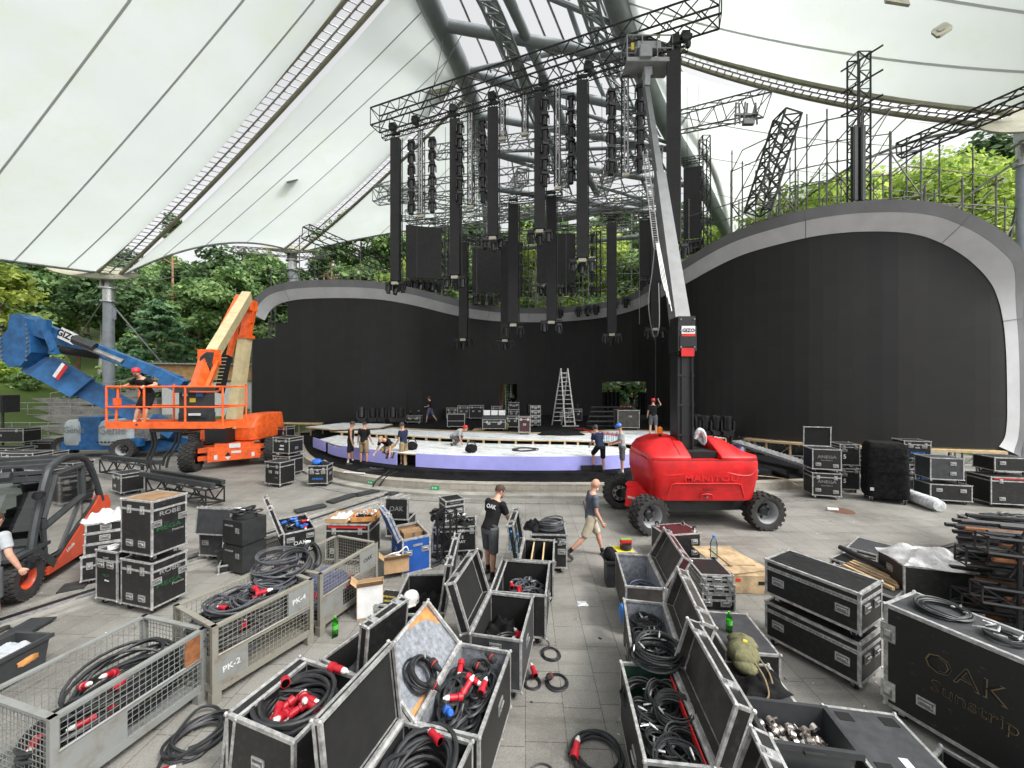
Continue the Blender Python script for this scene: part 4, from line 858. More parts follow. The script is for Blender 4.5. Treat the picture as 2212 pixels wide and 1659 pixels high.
# == MACHINES
def wheel_meshes(r, wd, rim='alu_dull', lugs=20, rimr=.58, key=None):
 t = MB('tyre'); h = wd / 2; R = Matrix.Rotation(math.pi / 2, 4, 'Y')
 t.lathe([(r * rimr, -h * .8), (r * .8, -h), (r * .93, -h * .95), (r * .95, -h * .6), (r * .95, h * .6), (r * .93, h * .95), (r * .8, h), (r * rimr, h * .8)], 32, R, caps=False)
 for k in range(lugs):
  a = math.tau * k / lugs
  for sd in (-1, 1):
   aa = a + (.5 * math.tau / lugs if sd > 0 else 0)
   for j in range(2):
    bb = aa + j * .45 * math.tau / lugs * 1.0; x = sd * (h * (.78 - .45 * j))
    rt = Matrix.Rotation(bb, 3, 'X'); t.box(rt @ V((x, 0, r * .955)), (h * .5, r * math.tau / lugs * .5, r * .09), rt)
 m = MB(rim); m.lathe([(r * rimr * 1.03, h * .84), (r * rimr * .95, h * .7), (r * rimr * .84, -h * .35), (r * rimr * .5, -h * .5), (r * rimr * .46, -h * .2), (0, -h * .2)], 24, R, caps=False)
 m.use('inner_black')
 for k in range(8): a = math.tau * k / 8; m.box((-h * .40, math.cos(a) * r * rimr * .66, math.sin(a) * r * rimr * .66), (.03, r * .13, r * .12), Matrix.Rotation(a, 3, 'X'))
 return t.mesh('tyre'), m.mesh('rim')
def wheel(parent, loc, rz, r, wd, ms, flip=False):
 hm = MB('light_black'); hm.lathe([(r * .26, -wd * .3), (r * .26, wd * .06), (r * .17, wd * .14), (0, wd * .14)], 12, Matrix.Rotation(math.pi / 2, 4, 'Y'))
 for k in range(8): a = math.tau * k / 8; hm.tube((wd * .04, math.cos(a) * r * .2, math.sin(a) * r * .2), (wd * .12, math.cos(a) * r * .17, math.sin(a) * r * .17), .018, 5)
 hub = hm.obj('wheel', parent); hub.matrix_local = Matrix.Translation(loc) @ Matrix.Rotation(rz + (math.pi if flip else 0), 4, 'Z') @ Matrix.Rotation(random.uniform(0, 6), 4, 'X')
 inst('tyre', ms[0], hub); inst('rim', ms[1], hub); return hub
def srect(w_, d, n=28, e=4.5):
 o = []
 for k in range(n):
  a = math.tau * (k + .5) / n; c, s = math.cos(a), math.sin(a); o.append((math.copysign(abs(c) ** (2 / e), c) * w_ / 2, math.copysign(abs(s) ** (2 / e), s) * d / 2))
 return o
def loft(mb, levels, n=32, e=4.5):
 """levels: (z, width, depth, cx, cy)"""
 rows = [[(x + cx, y + cy, z) for x, y in srect(w_, d, n, e)] for z, w_, d, cx, cy in levels]
 mb.grid(rows, closed=True); k = len(mb.v); mb.add(rows[-1], [tuple(range(n))]); mb.add(rows[0], [tuple(range(n))[::-1]]); return mb
# -- red boom lift (seen from its counterweight)
MR = V((4.95, 10.75, 0)); man = thing('boom_lift', 'red boom lift with a black riser and long grey boom raised high over the stage', 'boom lift', MR, 0)
wm = wheel_meshes(.47, .40, 'boom_grey', 20, .6)
ax = .09
for x, y, fl in ((-1.5, -1.02, False), (1.6, -.72, False), (-1.68, .98, True), (1.45, 1.25, True)):
 wheel(man, (x, y, .47), -math.pi / 2 + ax * .6 + (.25 if x < 0 and y < 0 else 0), .47, .40, wm, fl)
m = MB('charcoal'); m.beam((-1.5, .0, .52), (1.5, .2, .52), 1.0, .32); m.beam((-1.5, -.95, .5), (-1.55, .95, .5), .24, .22); m.beam((1.55, -.7, .5), (1.5, 1.2, .5), .24, .22); m.lathe([(.55, .6), (.55, .85), (.5, .9)], 20); m.obj('chassis', man)
m = MB('red_paint')   # steering link box on the left front
M = Matrix.Translation((-1.55, -.28, .72)) @ Matrix.Rotation(-.35, 4, 'Z')
m.prism([(-.3, -.22), (.28, -.30), (.34, .12), (.12, .30), (-.26, .22)], .26, M @ Matrix.Rotation(math.pi / 2, 4, 'X')); m.prism([(-.2, .2), (-.3, .32), (-.22, .4), (.0, .4), (.14, .26)], .1, M @ Matrix.Rotation(math.pi / 2, 4, 'X'))
fb = m.obj('axle_guard', man)
m = MB('red_paint'); cx = -.02
loft(m, [(.74, 2.3, 1.56, cx, 0), (.78, 2.56, 1.76, cx, 0), (.84, 2.62, 1.80, cx, 0), (1.3, 2.80, 1.90, cx, 0), (1.34, 2.84, 1.94, cx, 0), (1.76, 2.84, 1.94, cx, 0), (1.81, 2.82, 1.92, cx, 0), (1.825, 2.7, 1.8, cx, 0)], 60, 12)
cowl = m.obj('counterweight_cowl', man)
m = MB('red_paint')
def hood(xs):
 rows = []
 for x, f0, zt in xs: rows.append([(x, -.93 + f0, 1.80), (x, -.93 + f0, 1.88), (x, -.88 + f0, 1.93), (x, -.25 + f0 * .6, zt - .02), (x, -.15 + f0 * .5, zt), (x, .8 - f0, zt - .01), (x, .86 - f0, zt - .06), (x, .9 - f0, 1.80)])
 m.grid(rows); m.add(rows[0], [tuple(range(8))]); m.add(rows[-1], [tuple(range(8))[::-1]])
hood([(-1.41, .12, 1.93), (-1.36, .05, 2.02), (-1.22, .01, 2.16), (-.86, 0, 2.29), (-.40, 0, 2.31), (-.36, .03, 2.28)]); hood([(.42, .03, 2.26), (.46, 0, 2.29), (.78, 0, 2.27), (1.14, .01, 2.08), (1.33, .05, 1.97), (1.38, .12, 1.90)])
m.obj('engine_hood', man)
m = MB('red_paint')
for sx, x0 in ((-1, -.35), (1, .42)): m.path(spline([(x0 + sx * .0, -.94, 1.56), (x0 + sx * .35, -.965, 1.46), (x0 + sx * .7, -.955, 1.45), (x0 + sx * .86, -.92, 1.62)], 6), .022, 5); m.path(spline([(x0, -.95, 1.69), (x0 + sx * .45, -.955, 1.68), (x0 + sx * .88, -.91, 1.66)], 6), .014, 5)
m.path([(-1.0, -.9, .86), (-.88, -.955, 1.2), (-.80, -.962, 1.24), (.78, -.962, 1.24), (.88, -.955, 1.2), (1.0, -.9, .86)], .018, 5); m.path(spline([(-.12, -.93, .82), (-.1, -.945, .95), (.14, -.945, .95), (.17, -.93, .82)], 5), .014, 5); m.obj('cowl_crease', man)
m = MB('steel')
for x, z in ((-.42, 1.62), (.6, 1.60), (.02, .89)): m.tube((x, -.93, z), (x, -.968, z), .03, 10)
m.obj('bolt', man)
m = MB('wine_ply'); m.path([(-1.36, -.9, 1.83), (-1.2, -.968, 1.83), (1.15, -.968, 1.83), (1.33, -.9, 1.83)], .008, 4); m.path([(-1.37, .3, 1.83), (-1.43, -.5, 1.83), (-1.36, -.9, 1.83)], .008, 4); m.path([(-.62, -.25, 2.3), (-.62, -.86, 1.96)], .006, 4); m.path([(.92, -.25, 2.22), (.92, -.86, 1.95)], .006, 4); m.obj('panel_gap', man)
text('MANITOU', .20, man, TM((.12, -.968, 1.36), (1, 0, 0), (0, 0, 1)), 'red_paint', ext=.012, sx=1.5, bold=.03)
text('GIZO ·', .075, man, TM((.06, -.97, 1.08), (1, 0, 0), (0, 0, 1)), 'inner_black', sx=1.5, bold=.02)
text('MANITOU', .1, man, M @ TM((.0, -.275, .0), (1, 0, -.12), (.12, 0, 1)), 'print_white', sx=1, bold=.02)
m = MB('inner_black'); m.box((.03, .1, 1.9), (.76, 1.6, .2)); m.box((.03, .5, 2.05), (.7, .7, .3)); m.obj('boom_well', man)
m = MB('light_black'); m.box((-.27, -.1, 3.45), (.40, .5, 3.5)); m.box((-.27, -.36, 3.4), (.22, .05, 3.2)); m.box((-.02, -.05, 3.3), (.06, .3, 3.2)); m.tube((-.1, -.42, 1.9), (-.12, -.42, 5.0), .035, 6)
for z in (2.4, 3.2, 4.0, 4.6): m.box((-.27, -.38, z), (.46, .04, .05))
m.obj('riser', man)
m = MB('light_black'); m.box((-.26, -.15, 4.98), (.50, .62, .66)); m.box((-.26, -.15, 5.42), (.46, .56, .34)); m.box((-.26, -.47, 4.92), (.40, .03, .3)); m.use('red_paint'); m.box((-.26, -.48, 4.62), (.34, .03, .22)); m.use('steel')
for x in (-.44, -.08):
 for z in (4.76, 5.2, 5.5): m.tube((x, -.46, z), (x, -.5, z), .02, 6)
hd = m.obj('riser_head', man)
m = MB('white'); m.box((-.24, -.478, 5.18), (.36, .012, .28)); m.use('print_red'); m.box((-.24, -.487, 5.08), (.35, .008, .07)); m.obj('maker_plate', man)
text('GIZO', .13, man, TM((-.24, -.49, 5.20), (1, 0, 0), (0, 0, 1)), 'inner_black', sx=1.05, bold=.02)
L = lambda p: V(p) - MR
ba, bb, bc = L(P(1468, 690, 10.9)), L(P(1424, 380, 13.9)), L(P(1396, 190, 16.6))
m = MB('boom_dark'); m.beam(ba + (ba - bb).normalized() * .2, bb, .42, .42, (0, 1, 0), .34, .34); o = m.obj('boom_section', man)
m = MB('boom_dark'); m.beam(bb, bc, .24, .26, (0, 1, 0), .2, .2); m.obj('boom_section', man)
dv = (bc - ba).normalized(); sx = V((1, 0, 0)); 
m = MB('steel')
for k in range(46): p = ba.lerp(bc, .22 + .4 * k / 46) + V((-.36, -.1, 0)); m.tube(p, p + V((-.17, 0, 0)), .012, 4)
for o_ in (-.36, -.53): m.beam(ba.lerp(bc, .22) + V((o_, -.1, 0)), ba.lerp(bc, .62) + V((o_, -.1, 0)), .03, .05)
m.obj('cable_ladder', man)
m = MB('white')
for k in range(4): m.path([ba.lerp(bc, .02 + .02 * k) + V((-.28 - .04 * k, -.2, 0)), ba.lerp(bc, .12) + V((-.33 - .04 * k, -.2, 0)), ba.lerp(bc, .24) + V((-.36 - .03 * k, -.12, 0))], .012, 4)
m.obj('hydraulic_hose', man)
m = MB('cable'); m.path(spline([ba.lerp(bc, .25) + V((-.5, -.2, 0)), ba.lerp(bc, .15) + V((-.7, -.25, 0)), ba.lerp(bc, .04) + V((-.95, -.3, 0)), ba + V((-.85, -.3, -.5)), ba + V((-.7, -.3, -.25)), ba.lerp(bc, .1) + V((-.6, -.3, 0))], 8), .018, 5); m.obj('loose_hose', man)
m = MB('amber'); m.lathe([(.075, 0), (.08, .06), (.07, .16), (.03, .19), (0, .19)], 14, Matrix.Translation((-.78, .1, 2.38))); m.use('light_black'); m.tube((-.78, .1, 2.2), (-.78, .1, 2.38), .05, 8); m.obj('beacon_lamp', man)
m = MB('film'); m.path(spline([(.0, -.3, 2.3), (.12, -.35, 2.52), (.25, -.3, 2.4), (.3, -.2, 2.15), (.16, -.2, 2.3)], 6), .07, 7); m.obj('silver_hose', man)
pc = L(P(1396, 150, 16.9)); m = MB('boom_grey'); wd, dp = 1.95, .9
for z in (0, .55, 1.1): 
 q = [pc + V((x * wd / 2, y * dp / 2, z)) for x, y in ((-1, -1), (1, -1), (1, 1), (-1, 1))]
 for i in range(4): m.tube(q[i], q[(i + 1) % 4], .028, 5)
for x in (-1, -.33, .33, 1):
 for y in (-1, 1): m.tube(pc + V((x * wd / 2, y * dp / 2, 0)), pc + V((x * wd / 2, y * dp / 2, 1.1)), .026, 5)
m.box(pc + V((0, 0, 0)), (wd, dp, .05)); m.box(pc + V((0, -dp / 2, .08)), (wd, .03, .16)); m.obj('work_platform', man)
m = MB('boom_grey'); m.box(pc + V((0, -.2, .75)), (1.0, .4, .3)); m.box(pc + V((-.2, -.5, .35)), (.5, .18, .5)); m.use('light_black'); m.box(pc + V((0, -.1, 1.0)), (.6, .3, .22)); m.use('print_yellow'); m.box(pc + V((-.75, -.46, .6)), (.12, .06, .3)); m.box(pc + V((.4, -.4, 1.1)), (.1, .06, .14)); m.obj('control_console', man)
m = MB('boom_grey'); m.beam(bc, pc + V((0, -.1, -.1)), .22, .3, (0, 1, 0)); m.box(pc + V((0, -.1, -.25)), (.34, .34, .4)); m.obj('platform_mount', man)
# -- orange and cream boom lift
JR = V((-13.7, 18.9, 0)); jl = thing('boom_lift', 'orange and cream articulated boom lift with its basket lowered in front', 'boom lift', JR, 0); L = lambda p: V(p) - JR
jz = .657; RJ = Matrix.Rotation(jz, 3, 'Z'); wm = wheel_meshes(.63, .5, 'cream_paint', 22, .5)
for x, y in ((-1.5, -1.75), (1.5, -1.75), (-1.5, 1.75), (1.5, 1.75)): wheel(jl, RJ @ V((x, y, .63)), jz + (-.35 if y < 0 else 0), .63, .5, wm, x < 0)
m = MB('orange_paint')
for y in (-1.75, 1.75):
 for z in (.52, .86): m.beam(RJ @ V((-1.3, y, z)), RJ @ V((1.3, y, z)), .2, .2)
m.box(RJ @ V((0, -1.2, .72)), (1.45, 1.5, .75), RJ); m.box(RJ @ V((0, .8, .72)), (1.3, 2.4, .6), RJ); m.box(RJ @ V((0, -1.98, .62)), (1.7, .12, .5), RJ)
for x in (-.85, .85): m.box(RJ @ V((x, -1.78, .66)), (.24, .4, .62), RJ)
m.obj('chassis', jl)
for q, sz_ in (((0, -1.99, 1.0), (.42, .04, .2)), ((.05, -2.045, .72), (.36, .02, .1)), ((.68, -2.045, .55), (.12, .02, .2)), ((-.68, -2.045, .55), (.12, .02, .2))): m = MB('print_white'); m.box(RJ @ V(q), sz_, RJ); m.obj('decal', jl)
m = MB('inner_black'); m.prism([(-.11, 0), (.11, 0), (0, .16)], .01, Matrix.Translation(RJ @ V((-.25, -2.05, .58))) @ Matrix.Rotation(jz, 4, 'Z') @ Matrix.Rotation(math.pi / 2, 4, 'X')); m.use('print_white'); m.prism([(-.11, 0), (0, -.16), (.11, 0)], .01, Matrix.Translation(RJ @ V((-.25, -2.05, .54))) @ Matrix.Rotation(jz, 4, 'Z') @ Matrix.Rotation(math.pi / 2, 4, 'X')); m.obj('decal', jl)
hc = L(P(541, 921, 18.6)); m = MB('orange_paint')
loft(m, [(hc.z - .62, 1.2, 2.2, hc.x, hc.y + .5), (hc.z - .55, 1.36, 2.5, hc.x, hc.y + .5), (hc.z + .02, 1.42, 2.6, hc.x, hc.y + .5), (hc.z + .08, 1.38, 2.5, hc.x, hc.y + .52), (hc.z + .42, 1.16, 2.2, hc.x + .1, hc.y + .6), (hc.z + .58, .95, 1.9, hc.x + .18, hc.y + .7), (hc.z + .60, .85, 1.8, hc.x + .18, hc.y + .7)], 40, 6)
c2 = L(P(456, 932, 18.2)); loft(m, [(c2.z - .42, .5, 1.5, c2.x, c2.y + .4), (c2.z - .3, .6, 1.7, c2.x, c2.y + .4), (c2.z + .3, .6, 1.6, c2.x, c2.y + .4), (c2.z + .42, .4, 1.3, c2.x, c2.y + .4)], 24, 4)
m.obj('turret_cowl', jl)
cb = L(P(480, 930, 17.7)); m = MB('light_black'); m.prism([(-.48, -.5), (.5, -.55), (.5, .52), (-.3, .55), (-.5, .3)], .9, Matrix.Translation(cb + V((0, .5, 0))) @ Matrix.Rotation(math.pi / 2, 4, 'X')); m.lathe([(.7, 1.0), (.7, 1.25)], 20); m.obj('counterweight', jl)
text('JLG', .34, jl, TM(cb + V((.05, -.41, .22)), (1, 0, 0), (0, 0, 1)), 'charcoal', ext=.01, bold=.03)
a1, a2, a3 = L(P(503, 925, 17.9)), L(P(530, 728, 18.2)), L(P(541, 664, 18.35))
m = MB('cream_paint'); m.beam(a1, a2, .46, .46, (0, 1, 0), .42, .42); m.obj('lower_boom', jl)
m = MB('orange_paint'); m.beam(a2, a3, .34, .4, (0, 1, 0)); m.box(a2, (.56, .5, .16)); m.box(a3 + V((.02, -.1, .05)), (.42, .55, .5)); m.beam(a3 + V((.2, -.1, .25)), a3 + V((.05, -.1, -.75)), .14, .2); m.obj('elbow_joint', jl)
b1, b2 = L(P(534, 640, 18.0)), L(P(455, 772, 13.3))
m = MB('cream_paint'); m.beam(b1, b2, .36, .46, (0, 0, 1), .32, .4); m.obj('upper_boom', jl)
m = MB('orange_paint'); m.beam(b1 + V((-.32, -.1, -.05)), b2 + V((-.26, .3, .1)), .18, .24); m.box(b2 + V((0, -.05, 0)), (.5, .4, .52)); m.obj('boom_rail', jl)
m = MB('alu_dull'); m.beam(b1.lerp(b2, .3) + V((.175, -.04, -.03)), b1.lerp(b2, .52) + V((.175, -.04, -.03)), .03, .16); m.obj('worn_decal', jl)
c1, c3 = L(P(446, 776, 13.2)), L(P(412, 890, 11.6))
m = MB('orange_paint'); m.beam(c1, c3, .26, .34, (0, 1, 0)); m.beam(c1 + V((.3, .1, -.1)), c3 + V((.24, .1, .3)), .1, .16); m.box(c3, (.3, .3, 1.2)); m.obj('jib', jl)
m = MB('cable')
for k in range(7): m.path(spline([b2 + V((.1 + .03 * k, -.25, .15)), b2 + V((-.05 + .05 * k, -.36, -.1 - .06 * k)), b2 + V((.15, -.3, -.5 - .04 * k)), b2 + V((-.1 - .03 * k, -.2, -.8))], 6), .035, 5)
m.obj('hose_bundle', jl)
q1, q2 = L(P(514, 690, 17.6)), L(P(478, 838, 16.6)); m = MB('orange_paint'); m.beam(q1, q1.lerp(q2, .72), .16, .2); m.use('inner_black'); m.beam(q1.lerp(q2, .55) + V((0, -.1, 0)), q2 + V((0, -.1, -.2)), .22, .3)
m.use('cream_paint')
for k in range(9): p = q1.lerp(q2, .58 + .05 * k); m.box(p + V((0, -.26, 0)), (.26, .03, .03))
m.obj('cable_carrier', jl)
fl, frr = L(P(230, 922, 10.75)), L(P(481, 917, 10.75)); fz = fl.z; x0, x1, y0, y1 = fl.x, frr.x, fl.y, fl.y + .95
def rail(mb, pts, r=.026, closed=False): mb.path(pts, r, 6, closed)
m = MB('orange_paint'); m.box2((x0, y0 - .02, fz - .05), (x1, y0 + .02, fz + .14)); m.box2((x0 - .02, y0, fz - .05), (x0 + .02, y1, fz + .12)); m.box2((x1 - .02, y0, fz - .05), (x1 + .02, y1, fz + .12)); m.box2((x0, y1 - .02, fz - .05), (x1, y1 + .02, fz + .12)); m.obj('toe_board', jl)
m = MB('charcoal'); m.box2((x0 + .03, y0 + .03, fz - .04), (x1 - .03, y1 - .03, fz)); m.box2((x0 + 1.1, y0 + .1, fz - .16), (x0 + 2.2, y1 - .2, fz - .05)); m.obj('basket_floor', jl)
for nm, zz in (('top_rail', 1.12), ('mid_rail', .55)):
 m = MB('orange_paint'); rail(m, [(x0, y0, fz + zz), (x1, y0, fz + zz), (x1, y1, fz + zz), (x0, y1, fz + zz)], .028, True); m.obj(nm, jl)
for x in (x0, x0 + 1.05, x0 + 2.2, x1):
 m = MB('orange_paint'); m.tube((x, y0, fz), (x, y0, fz + 1.12), .027, 6); m.obj('rail_post', jl); m = MB('orange_paint'); m.tube((x, y1, fz), (x, y1, fz + 1.2), .027, 6); m.obj('rail_post', jl)
m = MB('orange_paint'); rail(m, spline([(x0, y0 + .05, fz + 1.1), (x0 + .25, y0 + .04, fz + 1.1), (x0 + .28, y0 + .04, fz + .9), (x0 + .22, y0 + .04, fz + .1)], 5), .03); m.box((x0 + .24, y0 + .06, fz + .7), (.14, .1, .2)); m.obj('gate_bar', jl); m = MB('orange_paint'); rail(m, spline([(x0 + 2.25, y0 + .1, fz + .98), (x0 + 3.0, y0 + .1, fz + .98), (x0 + 3.1, y0 + .1, fz + 1.1)], 5), .025); m.obj('gate_bar', jl)
m = MB('charcoal'); m.box((x0 + 1.92, y1 - .2, fz + .62), (.82, .3, .85)); m.box((x0 + 1.92, y1 - .28, fz + 1.02), (.86, .42, .16)); m.box((x0 + 1.92, y1 - .2, fz + .2), (.9, .26, .3)); m.use('print_white'); m.box((x0 + 1.7, y1 - .36, fz + .9), (.16, .02, .12)); m.box((x0 + 2.0, y1 - .36, fz + .3), (.3, .14, .06)); m.use('print_yellow'); m.box((x0 + 1.92, y1 - .36, fz + .72), (.16, .02, .12)); m.use('print_blue'); m.box((x0 + 2.12, y1 - .36, fz + .9), (.2, .02, .14)); m.obj('control_box', jl)
m = MB('cable')
for u0_, u1_, v1_ in ((325, 320, 1012), (332, 327, 1014), (392, 360, 1010), (384, 352, 1006)):
 a, c = L(P(u0_, 925, 11.1)), L(P(u1_, v1_, 11.1)); m.path(spline([a, a.lerp(c, .4) + V((.05, .05, 0)), a.lerp(c, .75) + V((-.04, 0, 0)), c], 6), .035, 5)
m.obj('dangling_cable', jl)
# -- blue boom lift
GR = V((-20.4, 19.9, 0)); ge = thing('boom_lift', 'blue articulated boom lift with grey covers folded beside the trees', 'boom lift', GR, 0); L = lambda p: V(p) - GR
wm = wheel_meshes(.52, .42, 'boom_grey', 20, .52)
for p, r_ in ((L(G(133, 988)), .2), (L(G(260, 995)), .25), (L(P(300, 960, 21.5)), .1), (L(P(160, 960, 22)), .1)): wheel(ge, (p.x, p.y + .2, .52), -math.pi / 2 + r_, .52, .42, wm)
p1, p2 = L(P(165, 965, 20.3)), L(P(395, 962, 20.6))
m = MB('blue_paint'); m.beam(V((p1.x, p1.y, .62)), V((p1.x + 3.6, p1.y, .62)), 1.4, .42); m.prism([(0, -.3), (3.2, -.3), (3.3, -.1), (1.6, .34), (0, .34)], .12, Matrix.Translation(L(P(270, 960, 20)) + V((0, 0, .0))) @ Matrix.Rotation(math.pi / 2, 4, 'X')); m.prism([(0, -.3), (3.2, -.3), (3.3, -.1), (1.6, .34), (0, .34)], .12, Matrix.Translation(L(P(270, 960, 20)) + V((0, 1.2, .0))) @ Matrix.Rotation(math.pi / 2, 4, 'X')); m.box(L(P(297, 955, 19.4)), (.5, .3, .4)); m.obj('chassis', ge)
m = MB('cover_grey')
def cover(u0_, u1_, v0_, v1_, y, d, e=5):
 a, c = L(P(u0_, v1_, y)), L(P(u1_, v0_, y)); cx_, w_ = (a.x + c.x) / 2, c.x - a.x; h = c.z - a.z
 loft(m, [(a.z, w_ * .94, d * .9, cx_, a.y + d / 2), (a.z + h * .1, w_, d, cx_, a.y + d / 2), (a.z + h * .75, w_, d, cx_, a.y + d / 2), (a.z + h * .93, w_ * .93, d * .9, cx_, a.y + d / 2), (c.z, w_ * .8, d * .75, cx_, a.y + d / 2)], 28, e)
cover(132, 168, 908, 963, 19.5, 1.3); m.obj('cover', ge); m = MB('cover_grey'); cover(203, 284, 908, 963, 19.3, 1.5); m.obj('cover', ge)
m = MB('steel'); 
a, c = L(P(284, 958, 19.5)), L(P(346, 918, 19.5)); m.prism([(0, 0), (c.x - a.x, .25), (c.x - a.x, c.z - a.z), (0, c.z - a.z + .1)], 1.2, Matrix.Translation(a + V((0, 1.2, 0))) @ Matrix.Rotation(math.pi / 2, 4, 'X')); m.obj('valve_panel', ge)
m = MB('blue_paint'); a = L(V((-21.6, 20.35, 1.45))); m.box(a, (1.1, 1.4, 1.25)); m.obj('turret', ge)
for u_, v_, s in ((151, 930, .3), (243, 930, .4)): text('Genie', s * 1.5, ge, TM(L(P(u_, v_, 19.27)) + V((0, -.04 if u_ > 200 else .16, 0)), (1, 0, 0), (0, 0, 1)), 'print_grey')
m = MB('inner_black')
for k in range(9): m.box(L(P(212 + 8 * k, 955, 19.25)) + V((0, -.02, 0)), (.1, .02, .07))
m.obj('hazard_stripe', ge)
e1, e2 = L(P(70, 782, 17.3)), L(P(300, 895, 19.4))
m = MB('blue_paint'); m.beam(e1, e2, .62, .98, (0, 0, 1), .6, .8); m.beam(L(P(95, 790, 17.2)), L(P(180, 838, 17.9)), .66, 1.06); m.beam(L(P(330, 905, 19.2)), L(P(380, 935, 19.4)), .5, .6); m.obj('lower_boom', ge)
ec = L(P(56, 738, 17.1)); m = MB('blue_paint')
m.prism([(-.62, -.75), (-.25, -1.15), (.25, -1.12), (.72, -.5), (.68, .25), (.5, .95), (.2, 1.18), (-.2, 1.12), (-.3, .5), (-.62, .1)], .75, Matrix.Translation(ec + V((0, .35, 0))) @ Matrix.Rotation(math.pi / 2, 4, 'X'))
m.use('steel')
for k in range(9):
 z = -.85 + k * .19
 for x in (-.56, .62): m.tube(ec + V((x * (1 - .1 * abs(k - 4) / 4), -.4, z)), ec + V((x * (1 - .1 * abs(k - 4) / 4), -.45, z)), .045, 6)
m.obj('elbow', ge)
f1, f2 = L(P(72, 706, 17.0)), L(P(388, 822, 18.6)); m = MB('blue_paint'); m.beam(f1, f2, .5, .62, (0, 0, 1), .42, .42); m.beam(L(P(355, 815, 18.3)), L(P(396, 835, 18.5)), .6, .6); m.obj('upper_boom', ge)
m = MB('blue_paint'); m.beam(L(P(95, 705, 16.7)), L(P(118, 758, 16.7)), .14, .22, (0, 1, 0)); m.box(L(P(96, 703, 16.75)), (.4, .2, .5)); m.box(L(P(118, 758, 16.75)), (.3, .2, .3)); m.obj('link_plate', ge)
m = MB('inner_black'); m.tube(L(P(110, 752, 16.8)), L(P(212, 768, 17.4)), .17, 10); m.use('steel'); m.tube(L(P(160, 738, 16.8)), L(P(265, 782, 17.4)), .12, 8); m.use('charcoal'); m.tube(L(P(160, 732, 16.7)), L(P(205, 750, 16.95)), .2, 8); m.obj('lift_ram', ge)
m = MB('white'); dvx = (f2 - f1).normalized(); m.box(L(P(146, 726, 16.95)), (.78, .02, .5), Matrix.Rotation(math.atan2(dvx.z, dvx.x) * -1, 3, 'Y')); m.obj('sticker_plate', ge)
text('GIZO', .40, ge, TM(L(P(146, 726, 16.95)) + V((0, -.02, 0)), (dvx.x, 0, dvx.z), (-dvx.z, 0, dvx.x)), 'inner_black', bold=.03)
m = MB('white'); q = L(P(127, 800, 17.0)); rr_ = Matrix.Rotation(.62, 3, 'Y'); m.box(q, (.16, .02, .72), rr_); m.use('print_red'); m.box(q + rr_ @ V((.16, 0, 0)), (.16, .02, .72), rr_); m.obj('stripe_decal', ge)
m = MB('inner_black'); m.tube(L(P(405, 905, 19)), L(P(445, 960, 19)), .06, 6); m.obj('hose', ge)
# -- forklift
fk = thing('forklift', 'orange and black forklift with a glazed cab parked at the left edge', 'forklift', (-9.46, 7.53, 0), math.pi + .40)
wm = wheel_meshes(.38, .30, 'linde_orange', 26, .5)
for x, y in ((-.47, 1.1), (.47, 1.1)): wheel(fk, (x, y, .38), 0, .38, .3, wm, x < 0)
wm2 = wheel_meshes(.30, .24, 'linde_orange', 24, .5)
for x, y in ((-.42, -.72), (.42, -.72)): wheel(fk, (x, y, .30), 0, .30, .24, wm2, x < 0)
XZ = lambda x: Matrix.Translation((x, 0, 0)) @ Matrix.Rotation(math.pi / 2, 4, 'Z') @ Matrix.Rotation(math.pi / 2, 4, 'X')   # poly (y,z) extruded along +x
def prof(mb, poly, x0, x1): return mb.prism(poly, x1 - x0, XZ(x0))
m = MB('linde_orange'); prof(m, [(.62, .2), (-.4, .2), (-.62, .32), (-1.3, .32), (-1.42, .5), (-1.42, 1.0), (-1.3, 1.2), (-.98, 1.26), (-.80, 1.12), (.30, .40), (.62, .34)], -.60, .60); m.obj('counterweight_body', fk)
m = MB('charcoal'); prof(m, [(1.05, .3), (.3, .3), (.3, .5), (.62, .62), (.62, .86), (1.2, .86), (1.3, .72)], -.5, .5); m.box2((-.62, .6, .78), (-.36, 1.45, .84)); m.box2((.36, .6, .78), (.62, 1.45, .84)); m.box2((-.5, -.6, .95), (.5, .6, 1.0)); m.box2((-.45, -.85, .4), (.45, -.5, 1.5)); m.obj('chassis', fk)
for sx in (-1, 1):
 m = MB('charcoal'); xs_ = sx * .56
 m.path(spline([(xs_, .98, .8), (xs_, .86, 1.3), (xs_, .62, 2.0), (xs_ * .97, .42, 2.2), (xs_ * .95, 0, 2.3), (xs_ * .95, -.5, 2.2), (xs_ * .97, -.78, 1.9), (xs_, -.98, 1.45), (xs_, -1.12, 1.12)], 8), .062, 8)
 m.beam((xs_, .98, .82), (xs_, .45, .34), .1, .14); m.beam((xs_, .45, .34), (xs_, -.98, 1.22), .05, .10); m.obj('cab_pillar', fk)
m = MB('charcoal')
for y, z in ((.55, 2.12), (.2, 2.27), (-.15, 2.3), (-.5, 2.2)): m.box((0, y, z), (1.06, .08, .06))
m.box2((-.52, -.5, 2.2), (.52, .42, 2.24)); m.box((0, .62, 2.02), (1.06, .07, .09)); m.obj('cab_roof', fk)
m = MB('cab_glass')
for sx in (-.575,): m.add([(sx, .84, 1.25), (sx, .5, 2.08), (sx, -.45, 2.12), (sx, -.86, 1.5), (sx, -.75, 1.2), (sx, .3, .55), (sx, .7, .55)], [tuple(range(7))])
m.obj('side_window', fk)
m = MB('charcoal'); dz = [(.74, 1.30), (.42, 2.02), (-.38, 2.06), (-.42, 1.42), (.72, 1.12)]
for i in range(5): m.tube((-.585, *dz[i]), (-.585, *dz[(i + 1) % 5]), .055, 6)
